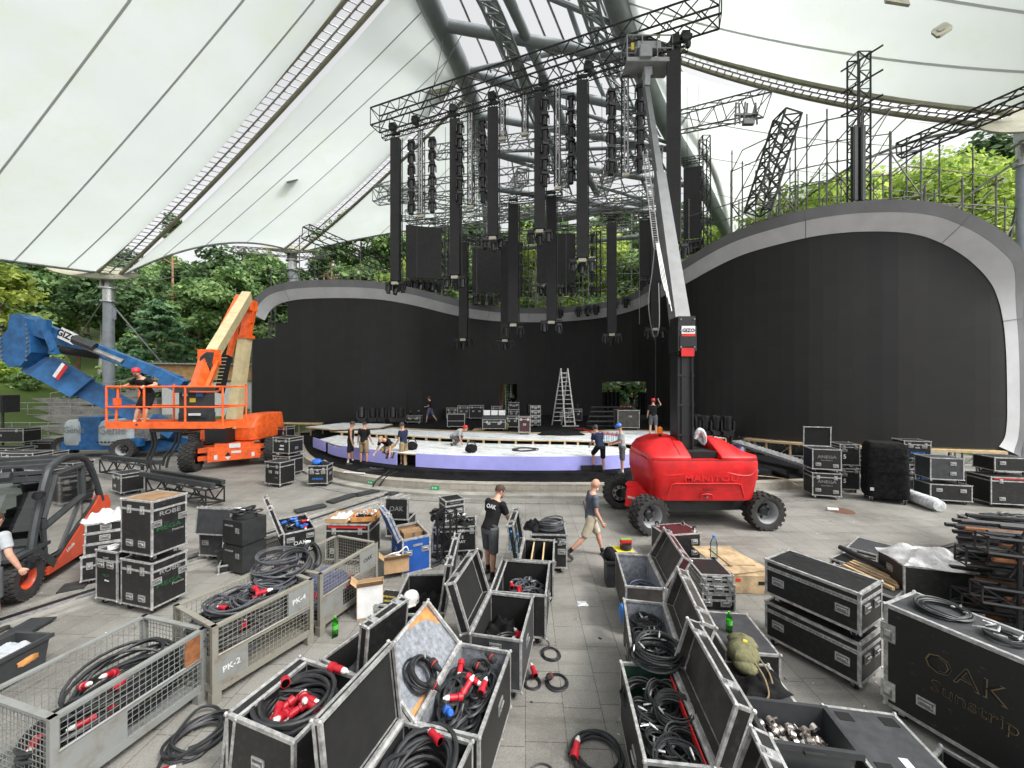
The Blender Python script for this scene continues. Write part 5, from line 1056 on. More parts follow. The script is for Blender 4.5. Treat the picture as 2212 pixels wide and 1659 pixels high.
m.tube((-.585, -.40, 1.42), (-.585, .26, .52), .03, 6); m.tube((-.585, .72, 1.12), (-.585, .66, .5), .035, 6); m.tube((-.585, .66, .5), (-.585, .26, .5), .03, 6); m.obj('door_frame', fk)
m = MB('cab_glass'); m.add([(-.52, .96, .9), (.52, .96, .9), (.5, .60, 2.05), (-.5, .60, 2.05)], [(0, 1, 2, 3)]); m.obj('windscreen', fk)
m = MB('inner_black'); m.box((0, -.15, .75), (1.08, 1.2, .9)); m.box((.02, -.25, 1.25), (.55, .55, .2)); m.box((.02, -.5, 1.55), (.5, .16, .75), rotm(.15)); m.box((.0, .6, .95), (.9, .25, .5)); m.obj('seat_and_dark_block', fk)  # seat and dash, plus an added black block that darkens the cab inside
m = MB('inner_black'); R_ = Matrix.Translation((0, .35, 1.25)) @ Matrix.Rotation(-.6, 4, 'X'); m.path([R_ @ V((.17 * math.cos(a * .393), .17 * math.sin(a * .393), 0)) for a in range(16)], .02, 5, True); m.tube(R_ @ V((0, 0, 0)), (0, .5, 1.0), .025, 5); m.obj('steering_wheel', fk)
for z, r_, s in ((1.78, .075, 'a'), (.62, .085, 'b')):
 m = MB('light_black'); m.lathe([(r_, -.02), (r_ * 1.05, .05), (r_ * .6, .12), (0, .13)], 12, Matrix.Translation((-.66, 1.0 if z > 1 else 1.2, z)) @ Matrix.Rotation(math.pi / 2, 4, 'X')); m.use('lens'); m.lathe([(r_ * .95, .0), (0, .0)], 12, Matrix.Translation((-.66, 1.025 if z > 1 else 1.225, z)) @ Matrix.Rotation(math.pi / 2, 4, 'X')); m.use('light_black'); m.tube((-.66, .95, z), (-.55, .85, z), .02, 5); m.obj('headlight', fk)
m = MB('inner_black')
for i in range(4):
 for j in range(5): m.box((-.585, -.93 - .08 * i + .035 * j, .98 - .075 * j + .0 * i), (.012, .05, .04), rotm(-.6))
m.obj('vent_grille', fk)
text('Linde', .11, fk, TM((-.60, .0, .48), (0, -1, .35), (0, .35, 1)), 'print_white', bold=.02)
m = MB('charcoal')
for x in (-.32, .32): m.box((x, 1.52, 1.2), (.1, .16, 2.3)); m.box((x * .7, 1.6, 1.2), (.08, .1, 2.2))
for z in (.4, 1.3, 2.25): m.box((0, 1.55, z), (.7, .12, .1))
m.tube((-.5, 1.3, 2.2), (.5, 1.5, 2.2), .08, 8); m.obj('lift_mast', fk)
m = MB('charcoal'); m.box((-.3, 1.7, .3), (.12, .1, .5)); m.box((-.3, 2.2, .08), (.12, 1.0, .05)); m.obj('fork', fk); m = MB('charcoal'); m.box((.3, 1.7, .3), (.12, .1, .5)); m.box((.3, 2.2, .08), (.12, 1.0, .05)); m.obj('fork', fk)
# == TREES AND HILLSIDE
def leaf_mesh(name, mt, clumps, n, size, seed, droop=.2):
 """clumps: list of (x,y,z,rx,ry,rz,weight); n leaf clusters spread through them"""
 r = np.random.default_rng(seed); W = np.array([c[6] for c in clumps]); W = W / W.sum(); ci = r.choice(len(clumps), n, p=W); Cc = np.array(clumps)[ci]
 d = r.normal(size=(n, 3)); d /= np.linalg.norm(d, axis=1)[:, None]; rad = r.random(n) ** .45
 p = Cc[:, :3] + d * rad[:, None] * Cc[:, 3:6]
 nrm = d * .6 + r.normal(size=(n, 3)) * .5 + np.array([0, 0, .7]); nrm /= np.linalg.norm(nrm, axis=1)[:, None]
 t = np.cross(nrm, r.normal(size=(n, 3))); t /= np.linalg.norm(t, axis=1)[:, None]; b = np.cross(nrm, t)
 s = size * (.55 + .9 * r.random(n))[:, None]; t = t * s; b = b * s * .62
 tip = np.array([0, 0, -droop]) * s
 v = np.stack([p - t * .9 + tip * .4, p - b + t * .1, p + t + tip, p + b + t * .1], 1).reshape(-1, 3)
 me = bpy.data.meshes.new(name); me.vertices.add(4 * n); me.loops.add(4 * n); me.polygons.add(n)
 me.vertices.foreach_set('co', v.ravel()); me.loops.foreach_set('vertex_index', np.arange(4 * n)); me.polygons.foreach_set('loop_start', np.arange(n) * 4)
 tone = np.clip(.5 + .32 * r.normal(size=n) + (r.random(len(clumps)) - .5)[ci] * .7, 0, 1)
 a = me.attributes.new('tone', 'FLOAT', 'FACE'); a.data.foreach_set('value', tone.astype(np.float32))
 me.materials.append(MT[mt]); me.update(calc_edges=True); return me
def trunk_mesh(name, h, r, seed, mt='bark', limbs=7, spread=2.4, lean=.3, start=.35):
 rr = random.Random(seed); m = MB(mt); top = V((rr.uniform(-lean, lean), rr.uniform(-lean, lean), h)); mid_ = V((rr.uniform(-lean, lean) * .6, rr.uniform(-lean, lean) * .6, h * .5))
 tp = spline([V((0, 0, -.5)), mid_, top], 5); m.path(tp, lambda t: r * (1 - .75 * t), 7)
 for k in range(limbs):
  a = rr.uniform(0, 6.28); z = start + (.95 - start) * k / limbs; p = tp[int(z * (len(tp) - 1))]; L_ = spread * rr.uniform(.5, 1) * (1.2 - z * .6)
  m.path(spline([p, p + V((math.cos(a) * L_ * .5, math.sin(a) * L_ * .5, L_ * .25)), p + V((math.cos(a) * L_, math.sin(a) * L_, L_ * .6))], 4), lambda t: r * .38 * (1 - .7 * t), 5)
 return m.mesh(name)
def broad_clumps(h, w_, seed, z0=.25, n=22):
 rr = random.Random(seed); o = []
 for k in range(n):
  a, q = rr.uniform(0, 6.28), math.sqrt(rr.random()); z = rr.random(); prof_ = math.sin(math.pi * min(1, .12 + .85 * z)) ** .7
  s = rr.uniform(.16, .34) * w_; o.append((math.cos(a) * q * w_ * .5 * prof_, math.sin(a) * q * w_ * .5 * prof_, h * (z0 + (1 - z0) * z), s, s, s * .55, s))
 return o
def layer_clumps(h, w_, seed, z0=.08, n=44):   # tiered branches (young beech)
 rr = random.Random(seed); o = []
 for k in range(n):
  z = k / n; a = k * 2.4; R_ = w_ * .5 * (1 - z) ** .7
  for q in (.35, .7, 1.0): o.append((math.cos(a) * R_ * q, math.sin(a) * R_ * q, h * (z0 + (1 - z0) * z) - .25 * q, .55 * q + .25, .55 * q + .25, .16, 1))
 return o
TREES = {}
for nm, h, w_, mt, sd, n, sz in (('dark_a', 15, 8, 'leaf_dark', 1, 4200, .36), ('dark_b', 17, 9.5, 'leaf_dark', 2, 4600, .38), ('mid_a', 14, 8.5, 'leaf_mid', 3, 4600, .34), ('mid_b', 16, 9, 'leaf_mid', 4, 4600, .36), ('bright_a', 15, 10, 'leaf_bright', 5, 9000, .23), ('bright_b', 17, 11, 'leaf_bright', 6, 9500, .24), ('yellow_a', 13, 8, 'leaf_yellow', 7, 4000, .34)):
 TREES[nm] = (leaf_mesh('crown', mt, broad_clumps(h, w_, sd, .22 if 'bright' in nm else .3), n, sz, sd), trunk_mesh('trunk', h * .86, .26, sd, 'bark_grey' if sd in (2, 4) else 'bark', 8, w_ * .36))
TREES['layer'] = (leaf_mesh('crown', 'leaf_blue', layer_clumps(9.5, 8.5, 9), 4600, .28, 9, .35), trunk_mesh('trunk', 9, .14, 9, 'bark_grey', 10, 3, start=.1))
TREES['layer_g'] = (leaf_mesh('crown', 'leaf_mid', layer_clumps(8, 8, 10), 3600, .3, 10, .3), trunk_mesh('trunk', 7.5, .13, 10, 'bark_grey', 10, 3, start=.1))
TREES['pine'] = (leaf_mesh('crown', 'leaf_dark', [(c[0] * .35, c[1] * .35, c[2], c[3] * .5, c[4] * .5, c[5], 1) for c in broad_clumps(21.5, 5, 11, .86, 8)], 700, .26, 11), trunk_mesh('trunk', 21, .24, 11, 'bark_pine', 7, 1.8, start=.72))
for nm, mt, sd in (('shrub_a', 'leaf_mid', 21), ('shrub_b', 'leaf_bright', 22), ('shrub_c', 'leaf_blue', 23)):
 TREES[nm] = (leaf_mesh('foliage', mt, [(c[0], c[1], c[2], *c[3:]) for c in broad_clumps(2.2, 3.4, sd, .1, 14)], 1300, .2, sd), trunk_mesh('stem', 1.4, .05, sd, 'bark', 5, .8, .1, .1))
def tree(kind, label, x, y, z, s=1., rz=0, group='trees', name='tree', cat='tree'):
 t = thing(name, label, cat, (x, y, z), rz, group); t.scale = (s, s, s * random.uniform(.94, 1.08)); sh = 'shrub' in kind
 inst('foliage' if sh else 'crown', TREES[kind][0], t); inst('stem' if sh else 'trunk', TREES[kind][1], t); return t
def rowtrees(us, Y, kinds, word, grp, smin=.85, smax=1.15, jy=3, desc=None):
 r = random.Random(int(Y * 7 + us[0])); us = sorted(us)
 for i, u in enumerate(us):
  y = Y + r.uniform(-jy, jy); x = (u - 1106) / 831 * y; k = kinds[i % len(kinds)]
  d = '' if k.startswith('shrub') else {'d': 'dense dark green tree', 'm': 'mid green broadleaf tree', 'b': 'bright yellow green broadleaf tree', 'y': 'yellowish leafy tree', 'l': 'tiered pale green young tree', 'p': 'tall bare stemmed pine'}[k[0]]
  if k.startswith('shrub'): d = {'a': 'mid green bush', 'b': 'bright green bush', 'c': 'bluish green bush'}[k[-1]]
  tree(k, f'{d} {word}, {ORD[i]} from left', x, y, hill_z(x, y) - .1, min(r.uniform(smin, smax), max(.3, (CAMH + 288 / 831 * y - hill_z(x, y)) / 18) if 'left wood' in word and not k.startswith('shrub') else max(.5, (CAMH + .56 * y - hill_z(x, y)) / 17.5) if 'right wall' in word else 9), r.uniform(0, 6.28), grp, 'shrub' if k.startswith('shrub') else 'pine_tree' if k == 'pine' else 'tree', 'shrub' if k.startswith('shrub') else 'tree')
rowtrees([-160, -70, 20, 110, 190, 285, 370, 455, 540, 620, 700], 62, ['dark_b', 'mid_b', 'dark_a', 'dark_b', 'mid_a'], 'in the back row of the left wood', 'trees in the left wood', .95, 1.3)
rowtrees([-120, -20, 60, 140, 230, 320, 400, 480, 560, 640], 50, ['mid_a', 'dark_a', 'dark_b', 'mid_b', 'dark_a'], 'in the middle row of the left wood', 'trees in the left wood', .9, 1.15)
rowtrees([-40, 75, 215, 290, 430, 505, 590], 42, ['dark_a', 'mid_a', 'dark_b', 'layer_g', 'mid_a', 'mid_b', 'layer_g'], 'in the front row of the left wood', 'trees in the left wood', .7, .95)
tree('layer', 'tiered bluish green young tree standing out before the dark left wood', *P(345, 800, 36).xy, hill_z(*P(345, 800, 36).xy), .95, 1, None)
tree('yellow_a', 'yellow leafed tree at the far left under the canopy edge', *P(-5, 700, 34).xy, hill_z(*P(-5, 700, 34).xy) - .5, .78, 2, None)
for i, u in enumerate((371, 168, 700, 717)):
 x, y = P(u, 700, 44).xy; tree('pine', ['orange stemmed pine before the dark left wood', 'grey stemmed pine behind the canopy mast', 'left of two slim pines behind the wall end', 'right of two slim pines behind the wall end'][i], x, y, hill_z(x, y) - .3, .86 if i < 2 else .72, i, 'pines', 'pine_tree')
rowtrees([265, 300, 335, 380, 420, 460, 500, 540, 30, 75], 33, ['shrub_a', 'shrub_b', 'shrub_c', 'shrub_a', 'shrub_b'], 'along the foot of the left wood', 'bushes at the wood edge', .8, 1.3, 1.5)
rowtrees([-10, 60, 190, 250, 480, 520, 545, 570], 29.5, ['shrub_b', 'shrub_a', 'shrub_c', 'shrub_b'], 'on the slope behind the boom lifts', 'bushes on the slope', .55, .8, 1)
rowtrees([780, 850, 920, 990, 1060, 1130, 1200, 1270, 1340, 1410, 1480, 1550, 1620], 58, ['mid_b', 'mid_a', 'bright_a', 'mid_b', 'dark_a'], 'behind the stage centre', 'trees behind the stage', .9, 1.2)
rowtrees([820, 890, 960, 1075, 1150, 1235, 1300, 1380, 1450, 1530], 48, ['mid_a', 'bright_a', 'mid_b', 'mid_a', 'bright_b'], 'in the nearer row behind the stage', 'trees behind the stage', .75, 1.0)
rowtrees([1640, 1720, 1800, 1870, 1950, 2030, 2120, 2210, 2300], 44, ['bright_a', 'bright_b', 'mid_b', 'bright_a'], 'in the back row beyond the right wall', 'trees beyond the right wall', 1.3, 1.6)
rowtrees([1740, 1850, 1960, 2050, 2130, 2220, 2330], 34, ['bright_b', 'bright_a', 'bright_b'], 'in the near row beyond the right wall', 'trees beyond the right wall', 1.05, 1.25, 2)
for i, u in enumerate((2120, 2200)): x, y = P(u, 500, 56).xy; tree('dark_b', ['dark', 'taller dark'][i] + ' evergreen rising behind the bright trees at far right', x, y, hill_z(x, y), 1.35, i, None)
# -- left rear: lawn terraces, path steps, rails, low building
root = thing('low_building', 'long low building with white wall and timber cladding behind the boom lift', 'building', (*P(500, 850, 30).xy, 1.6), .25)
m = MB('facade_white'); m.box((0, 0, .9), (7.5, 3, 2.8)); m.obj('wall', root); m = MB('facade_wood'); m.box((0, -1.6, 3.0), (8.2, .25, 1.1))
m.obj('timber_cladding', root); m = MB('alu_dull'); m.box((0, -.3, 3.62), (8.6, 3.6, .1)); m.obj('roof', root)
for i in range(5):
 z = .5 + .55 * i; y = 23.4 + 1.3 * i; m = MB('concrete'); m.box2((-46, y, -.2), (-22.0 - 1.1 * i, y + 1.4, z)); o = m.obj('terrace_step'); o['kind'] = 'structure'
def railing(label, a, c, h=1., n=9):
 a, c = V(a), V(c); root = thing('railing', label, 'railing', tuple(a), 0, 'railings on the terraces'); d = c - a
 m = MB('alu_dull'); m.tube((0, 0, h), d + V((0, 0, h)), .03, 5); m.obj('hand_rail', root)
 m = MB('alu_dull'); m.tube((0, 0, h * .55), d + V((0, 0, h * .55)), .02, 5); m.tube((0, 0, h * .12), d + V((0, 0, h * .12)), .02, 5); m.obj('lower_rail', root)
 for k in range(n): m = MB('alu_dull'); p = d * (k / (n - 1)); m.tube(p, p + V((0, 0, h)), .025, 5); m.obj('post', root)
railing('long railing on the lowest concrete terrace at left', (-34, 23.6, .5), (-21.8, 23.6, .5), .9, 12)
railing('railing on the second concrete terrace behind the lifts', (-40, 26.0, 1.6), (-24, 26.0, 1.6), .9, 12)
railing('white railing climbing beside the garden steps at left', (-33, 27.5, 2.2), (-29.0, 31, 3.6), .9, 7)
for i in range(7): m = MB('asphalt_path'); m.box((0, 0, 0), (2.6, .5, .16)); o = m.obj('garden_step'); o.location = (-30.5 + .25 * i, 28.2 + .5 * i, 2.35 + .17 * i); o['kind'] = 'structure'
m = MB('dark_plastic'); m.box((0, 0, .45), (.9, .7, .9)); m.box((0, -.36, .45), (.8, .02, .8)); o = m.obj('speaker_box'); o.location = (*P(6, 868, 20).xy, 2.3); tag(o, 'black loudspeaker box on the terrace, cut by the left frame edge', 'speaker')
m = MB('dark_plastic'); m.tube((0, 0, 0), (0, 0, 2.3), .05, 6); m.tube((0, 0, .02), (.5, .3, .02), .03, 5); m.tube((0, 0, .02), (-.5, .3, .02), .03, 5); o = m.obj('speaker_stand'); o.location = (*P(6, 868, 20).xy, 0); tag(o, 'black pole stand under the loudspeaker at the left edge', 'stand')
rowtrees([1085, 1104, 1300, 1322, 1345, 1366, 1390], 38.5, ['shrub_a', 'shrub_c', 'shrub_a'], 'seen through the stage doorways', 'bushes behind the doorways', 1.3, 1.6, .8)
# == FLIGHT CASES
def _hw():
 m = MB('zinc'); m.box((0, 0, 0), (.15, .012, .105)); m.use('steel'); m.box((0, -.0065, 0), (.118, .004, .075)); m.use('zinc'); m.path([(-.05, -.012, -.012), (-.045, -.02, .018), (.045, -.02, .018), (.05, -.012, -.012)], .008, 5); a = m.mesh('handle')
 m = MB('zinc'); m.box((0, 0, 0), (.085, .012, .13)); m.use('steel'); m.box((0, -.007, -.02), (.05, .006, .055)); m.use('zinc'); m.box((0, -.012, .0), (.034, .014, .04)); b_ = m.mesh('latch')
 m = MB('zinc'); m.box((0, 0, .115), (.08, .08, .012)); m.box((-.024, .012, .075), (.005, .05, .075)); m.box((.024, .012, .075), (.005, .05, .075)); m.use('rubber'); m.lathe([(.02, -.017), (.048, -.015), (.05, 0), (.048, .015), (.02, .017)], 14, Matrix.Translation((0, .02, .05)) @ Matrix.Rotation(math.pi / 2, 4, 'Y')); c = m.mesh('caster')
 return a, b_, c
HANDLE, LATCH, CASTER = _hw()
CAST_H = .12
def edges(mb, lo, hi, t=.028, skip=()):
 """aluminium angle along the twelve edges, 3 mm proud, and ball corners"""
 x0, y0, z0 = lo; x1, y1, z1 = hi; e = .004
 for y in (y0, y1):
  for z in (z0, z1):
   if ('z', z > (z0 + z1) / 2) in skip: continue
   mb.box2((x0 - e, y - (e if y == y0 else t), z - (e if z == z0 else t)), (x1 + e, y + (t if y == y0 else e), z + (t if z == z0 else e)))
 for x in (x0, x1):
  for z in (z0, z1):
   if ('z', z > (z0 + z1) / 2) in skip: continue
   mb.box2((x - (e if x == x0 else t), y0 - e * .9, z - (e * .9 if z == z0 else t * .98)), (x + (t if x == x0 else e), y1 + e * .9, z + (t * .98 if z == z0 else e * .9)))
  for y in (y0, y1): mb.box2((x - (e * .9 if x == x0 else t * .98), y - (e * .8 if y == y0 else t * .96), z0), (x + (t * .98 if x == x0 else e * .9), y + (t * .96 if y == y0 else e * .8), z1))
 return mb
def corners(mb, lo, hi, r=.034, top=True, bot=True):
 for x in (lo[0], hi[0]):
  for y in (lo[1], hi[1]):
   for z in ([lo[2]] if bot else []) + ([hi[2]] if top else []): mb.ball((x, y, z), r, 6, 4)
SIDE = {'F': ((0, -1), 0), 'B': ((0, 1), math.pi), 'L': ((-1, 0), -math.pi / 2), 'R': ((1, 0), math.pi / 2)}
def side_M(side, w_, d, off, z):
 """matrix putting a part on a face: off along the face (viewer's left to right), z height"""
 (nx, ny), a = SIDE[side]; R = Matrix.Rotation(a, 4, 'Z'); dist = d / 2 if side in 'FB' else w_ / 2
 return R @ Matrix.Translation((off, -dist - .008, z))
def fcase(label, x, y, rz, w_, d, h, z=0., col='black_ply', inner='inner_black', casters=True, lid=.18, open=None, hand=None, latch=None, txt=(), group=None, trim='alu', fill=None, name='flight_case', top=None, t=.012, dividers=0, edge=.024, rot=None, lidcol=None, lidin=None):
 """h is the height of the closed (or open) box over its casters; open = (side, angle in degrees, lid depth)"""
 root = thing(name, label, 'flight case', (x, y, z), rz, group, rot=rot); zb = CAST_H if casters else 0.; zt_ = zb + h
 lo, hi = (-w_/2, -d/2, zb), (w_/2, d/2, zt_)
 m = MB(col)
 if not open:
  m.box2(lo, hi)
  if top: m.use(top); m.box2((lo[0] + edge, lo[1] + edge, zt_ - .01), (hi[0] - edge, hi[1] - edge, zt_ + .0015))
  m.obj('body', root)
 else:
  m.box2(lo, (hi[0], hi[1], zb + t)); 
  for a, b_ in (((lo[0], lo[1], zb + t), (hi[0], lo[1] + t, zt_)), ((lo[0], hi[1] - t, zb + t), (hi[0], hi[1], zt_)), ((lo[0], lo[1] + t, zb + t), (lo[0] + t, hi[1] - t, zt_)), ((hi[0] - t, lo[1] + t, zb + t), (hi[0], hi[1] - t, zt_))): m.box2(a, b_)
  m.obj('body', root); m = MB(inner); q = t + .003; i0, i1 = (lo[0] + q, lo[1] + q, zb + q), (hi[0] - q, hi[1] - q, zt_ - .012)
  m.add([(i0[0], i0[1], i0[2]), (i1[0], i0[1], i0[2]), (i1[0], i1[1], i0[2]), (i0[0], i1[1], i0[2]), (i0[0], i0[1], i1[2]), (i1[0], i0[1], i1[2]), (i1[0], i1[1], i1[2]), (i0[0], i1[1], i1[2])], [(0, 1, 2, 3), (0, 4, 5, 1), (1, 5, 6, 2), (2, 6, 7, 3), (3, 7, 4, 0)]); m.obj('lining', root)
  for k in range(dividers):
   xx = lo[0] + w_ * (k + 1) / (dividers + 1); m = MB('inner_black'); m.box2((xx - .012, lo[1] + q, zb + q), (xx + .012, hi[1] - q, zt_ - .06)); m.use('wood_pale'); m.box2((xx - .013, lo[1] + q, zt_ - .0595), (xx + .013, hi[1] - q, zt_ - .05)); m.obj('divider', root)
 m = edges(MB(trim), lo, hi, edge); corners(m, lo, hi, .02 if edge > .02 else .016)
 if lid and not open:
  zl = zt_ - lid
  for yy, s in ((lo[1], -1), (hi[1], 1)): m.box((0, yy + s * .001, zl), (w_, .012, .034))
  for xx, s in ((lo[0], -1), (hi[0], 1)): m.box((xx + s * .001, 0, zl), (.012, d, .034))
 m.obj('edge_trim', root)
 if casters:
  for sx in (-1, 1):
   for sy in (-1, 1): inst('caster', CASTER, root, Matrix.Translation((sx * (w_/2 - .1), sy * (d/2 - .1), 0)) @ Matrix.Rotation(random.uniform(0, 6), 4, 'Z'))
 if hand is None: hand = [('F', -w_ * .25, .5), ('F', w_ * .25, .5), ('R', 0, .5), ('L', 0, .5)]
 for s, o, f in hand: inst('handle', HANDLE, root, side_M(s, w_, d, o, zb + h * f))
 if latch is None: latch = [('F', -w_ * .3), ('F', w_ * .3)]
 if lid and not open:
  for s, o in latch: inst('latch', LATCH, root, side_M(s, w_, d, o, zt_ - lid))
 for q in txt:
  s, tx, size, o, f, mt = q[:6]; text(tx, size, root, side_M(s, w_, d, o, zb + h * f) @ Matrix.Rotation(math.pi / 2, 4, 'X'), mt, bold=.015, sx=q[6] if len(q) > 6 else 1)
 if open:
  side, ang, ld = open; a = math.radians(ang); wl, dl = (w_, d)
  piv = {'L': V((-w_/2, 0, zt_)), 'R': V((w_/2, 0, zt_)), 'B': V((0, d/2, zt_)), 'F': V((0, -d/2, zt_))}[side]
  R = {'L': Matrix.Rotation(-a, 4, 'Y'), 'R': Matrix.Rotation(a, 4, 'Y'), 'B': Matrix.Rotation(-a, 4, 'X'), 'F': Matrix.Rotation(a, 4, 'X')}[side]
  M = Matrix.Translation(piv + V((0, 0, .006))) @ R @ Matrix.Translation(-piv)
  L0, L1 = (lo[0], lo[1], zt_), (hi[0], hi[1], zt_ + ld); lc_ = lidcol or col; m = MB(lc_)
  m.box2((L0[0], L0[1], L1[2] - t), L1)
  for p, q in (((L0[0], L0[1], L0[2]), (L1[0], L0[1] + t, L1[2] - t)), ((L0[0], L1[1] - t, L0[2]), (L1[0], L1[1], L1[2] - t)), ((L0[0], L0[1] + t, L0[2]), (L0[0] + t, L1[1] - t, L1[2] - t)), ((L1[0] - t, L0[1] + t, L0[2]), (L1[0], L1[1] - t, L1[2] - t))): m.box2(p, q)
  lm = m.obj('lid', root); lm.matrix_local = M
  m = MB(lidin or inner); q = t + .003; z2 = L1[2] - q; a0, a1 = (L0[0] + q, L0[1] + q), (L1[0] - q, L1[1] - q)
  m.add([(a0[0], a0[1], z2), (a1[0], a0[1], z2), (a1[0], a1[1], z2), (a0[0], a1[1], z2), (a0[0], a0[1], zt_ + .01), (a1[0], a0[1], zt_ + .01), (a1[0], a1[1], zt_ + .01), (a0[0], a1[1], zt_ + .01)], [(3, 2, 1, 0), (1, 5, 4, 0), (2, 6, 5, 1), (3, 7, 6, 2), (0, 4, 7, 3)]); m.obj('lid_lining', lm)
  m = edges(MB(trim), L0, L1, edge); corners(m, L0, L1, .019); m.obj('lid_trim', lm)
  if ld > .07:
   opp = {'L': 'R', 'R': 'L', 'B': 'F', 'F': 'B'}[side]; ln = d if side in 'LR' else w_
   for o in (-ln * .3, ln * .3): inst('latch', LATCH, lm, side_M(opp, w_, d, o, zt_ + .04))
 return root
def fit_case(label, px, ztop, z=0., **k):
 """place a case by the four corners of its top rim; ztop = height of that rim over the ground"""
 x, y, rz, w_, d = fit4(px, ztop); ca = CAST_H if k.get('casters', True) else 0; k.pop('min', None)
 return fcase(label, x, y, rz, w_, d, ztop - z - ca, z, **k)
# -- cables
def coil_pts(R, turns, tube_r, h, seed, squash=1., n=22, jit=.06):
 r = random.Random(seed); pts = []; ph = r.uniform(0, 6)
 for i in range(int(turns * n)):
  a = math.tau * i / n; k = i // n
  if i % n == 0: rr, ox, oy, tz, ta = R * r.uniform(.78, 1.05), r.uniform(-jit, jit) * R, r.uniform(-jit, jit) * R, r.uniform(0, h), r.uniform(0, 6.28); tl = r.uniform(0, .35)
  f = (i % n) / n
  z = tz + tl * h * math.sin(a + ta)
  pts.append(V((ox + math.cos(a + ph) * rr * (1 + .05 * math.sin(2 * a + ta)), (oy + math.sin(a + ph) * rr) * squash, max(tube_r, z))))
 for _ in range(3): pts = [pts[0]] + [(pts[i - 1] + pts[i] * 2 + pts[i + 1]) / 4 for i in range(1, len(pts) - 1)] + [pts[-1]]
 return pts
def plug_mesh():
 m = MB('plug_red'); m.lathe([(.022, -.015), (.036, -.012), (.038, .035), (.027, .04), (.03, .08), (.03, .12), (.022, .125)], 12); m.use('plug_white'); m.lathe([(.024, .122), (.024, .155), (.016, .165), (.010, .185)], 10); m.use('light_black'); m.lathe([(.03, -.0155), (0, -.0155)], 12); return m.mesh('plug')
PLUG = plug_mesh()
m = MB('zinc'); m.lathe([(.01, 0), (.011, .05), (.008, .055), (.006, .085)], 8); XLR = m.mesh('connector')
m = MB('plug_blue'); m.lathe([(.03, -.02), (.04, 0), (.04, .05), (.03, .06), (.03, .12), (.02, .13)], 10); BPLUG = m.mesh('plug')
m = MB('rubber'); m.lathe([(.03, -.02), (.042, 0), (.042, .05), (.03, .06), (.02, .13)], 10); m.use('print_red'); m.lathe([(.043, .03), (.043, .04)], 10); KPLUG = m.mesh('plug')
def rnd_rot(r): return Euler((r.uniform(1.1, 1.9), r.uniform(-.4, .4), r.uniform(0, 6.28))).to_matrix().to_4x4()
def coil(label, loc, R, turns, r, h=.12, seed=1, mt='cable', squash=1., rz=0., plugs=0, xlr=0, group=None, jit=.08, rot=None, n=22, bl=0, kpl=0, ns=5):
 t = thing('cable_coil', label, 'cable coil', loc, rz, group, rot=rot); rd = random.Random(seed * 13 + 5)
 m = MB(mt); m.path(coil_pts(R, turns, r, h, seed, squash, n, jit), r, ns); m.obj('cable', t)
 for me, k, z in ((PLUG, plugs, .045), (XLR, xlr, .02), (BPLUG, bl, .04), (KPLUG, kpl, .04)):
  for i in range(k):
   a = rd.uniform(0, 6.28); q = R * rd.uniform(.2, .95); inst('plug' if me is not XLR else 'connector', me, t, Matrix.Translation((math.cos(a) * q, math.sin(a) * q * squash, h * .8 + z + rd.uniform(-.02, .03))) @ rnd_rot(rd))
 return t
def tangle(label, loc, w_, d, h, n, r, seed, mt='cable', rz=0., plugs=0, xlr=0, bl=0, kpl=0, loops=3, group=None):
 """a loose heap of cable filling a box w x d x h"""
 t = thing('cable_heap', label, 'cables', loc, rz, group); rd = random.Random(seed); m = MB(mt)
 for k in range(n):
  cx, cy = rd.uniform(-w_, w_) * .28, rd.uniform(-d, d) * .28; a0 = rd.uniform(0, 6.28); pts = []; rx, ry = rd.uniform(.12, .24) * w_, rd.uniform(.12, .24) * d; z = h * (.35 + .65 * (k + rd.random()) / n)
  for i in range(int(9 * loops)):
   a = a0 + i * math.tau / 9; q = rd.uniform(.75, 1.2); pts.append(V((max(-w_/2 + r, min(w_/2 - r, cx + math.cos(a) * rx * q)), max(-d/2 + r, min(d/2 - r, cy + math.sin(a) * ry * q)), z * rd.uniform(.9, 1.06))))
  m.path(spline(pts, 4), r, 5)
 m.obj('cable', t)
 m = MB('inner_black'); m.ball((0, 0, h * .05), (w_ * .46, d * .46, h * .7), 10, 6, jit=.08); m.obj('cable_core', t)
 for me, k in ((PLUG, plugs), (XLR, xlr), (BPLUG, bl), (KPLUG, kpl)):
  for i in range(k): inst('plug' if me is not XLR else 'connector', me, t, Matrix.Translation((rd.uniform(-.36, .36) * w_, rd.uniform(-.36, .36) * d, h + rd.uniform(.0, .05))) @ rnd_rot(rd))
 return t
def floor_loop(label, pts, r, plug=None, name='loose_cable', n=7, mt='cable'):
 c = V(pts[0]); t = thing(name, label, 'cable', tuple(c)); m = MB(mt); q = spline([V(p) - c for p in pts], n); m.path(q, r, 6); m.obj('cable', t)
 if plug is not None: d = (q[1] - q[0]).normalized(); a = math.atan2(d.y, d.x); s = 1.5 if plug == 'big' else 1; inst('plug', PLUG, t, Matrix.Translation((-d * .2 * s) + V((0, 0, .03))) @ Matrix.Rotation(a, 4, 'Z') @ Matrix.Rotation(math.pi / 2, 4, 'Y') @ Matrix.Scale(s, 4))
 return t
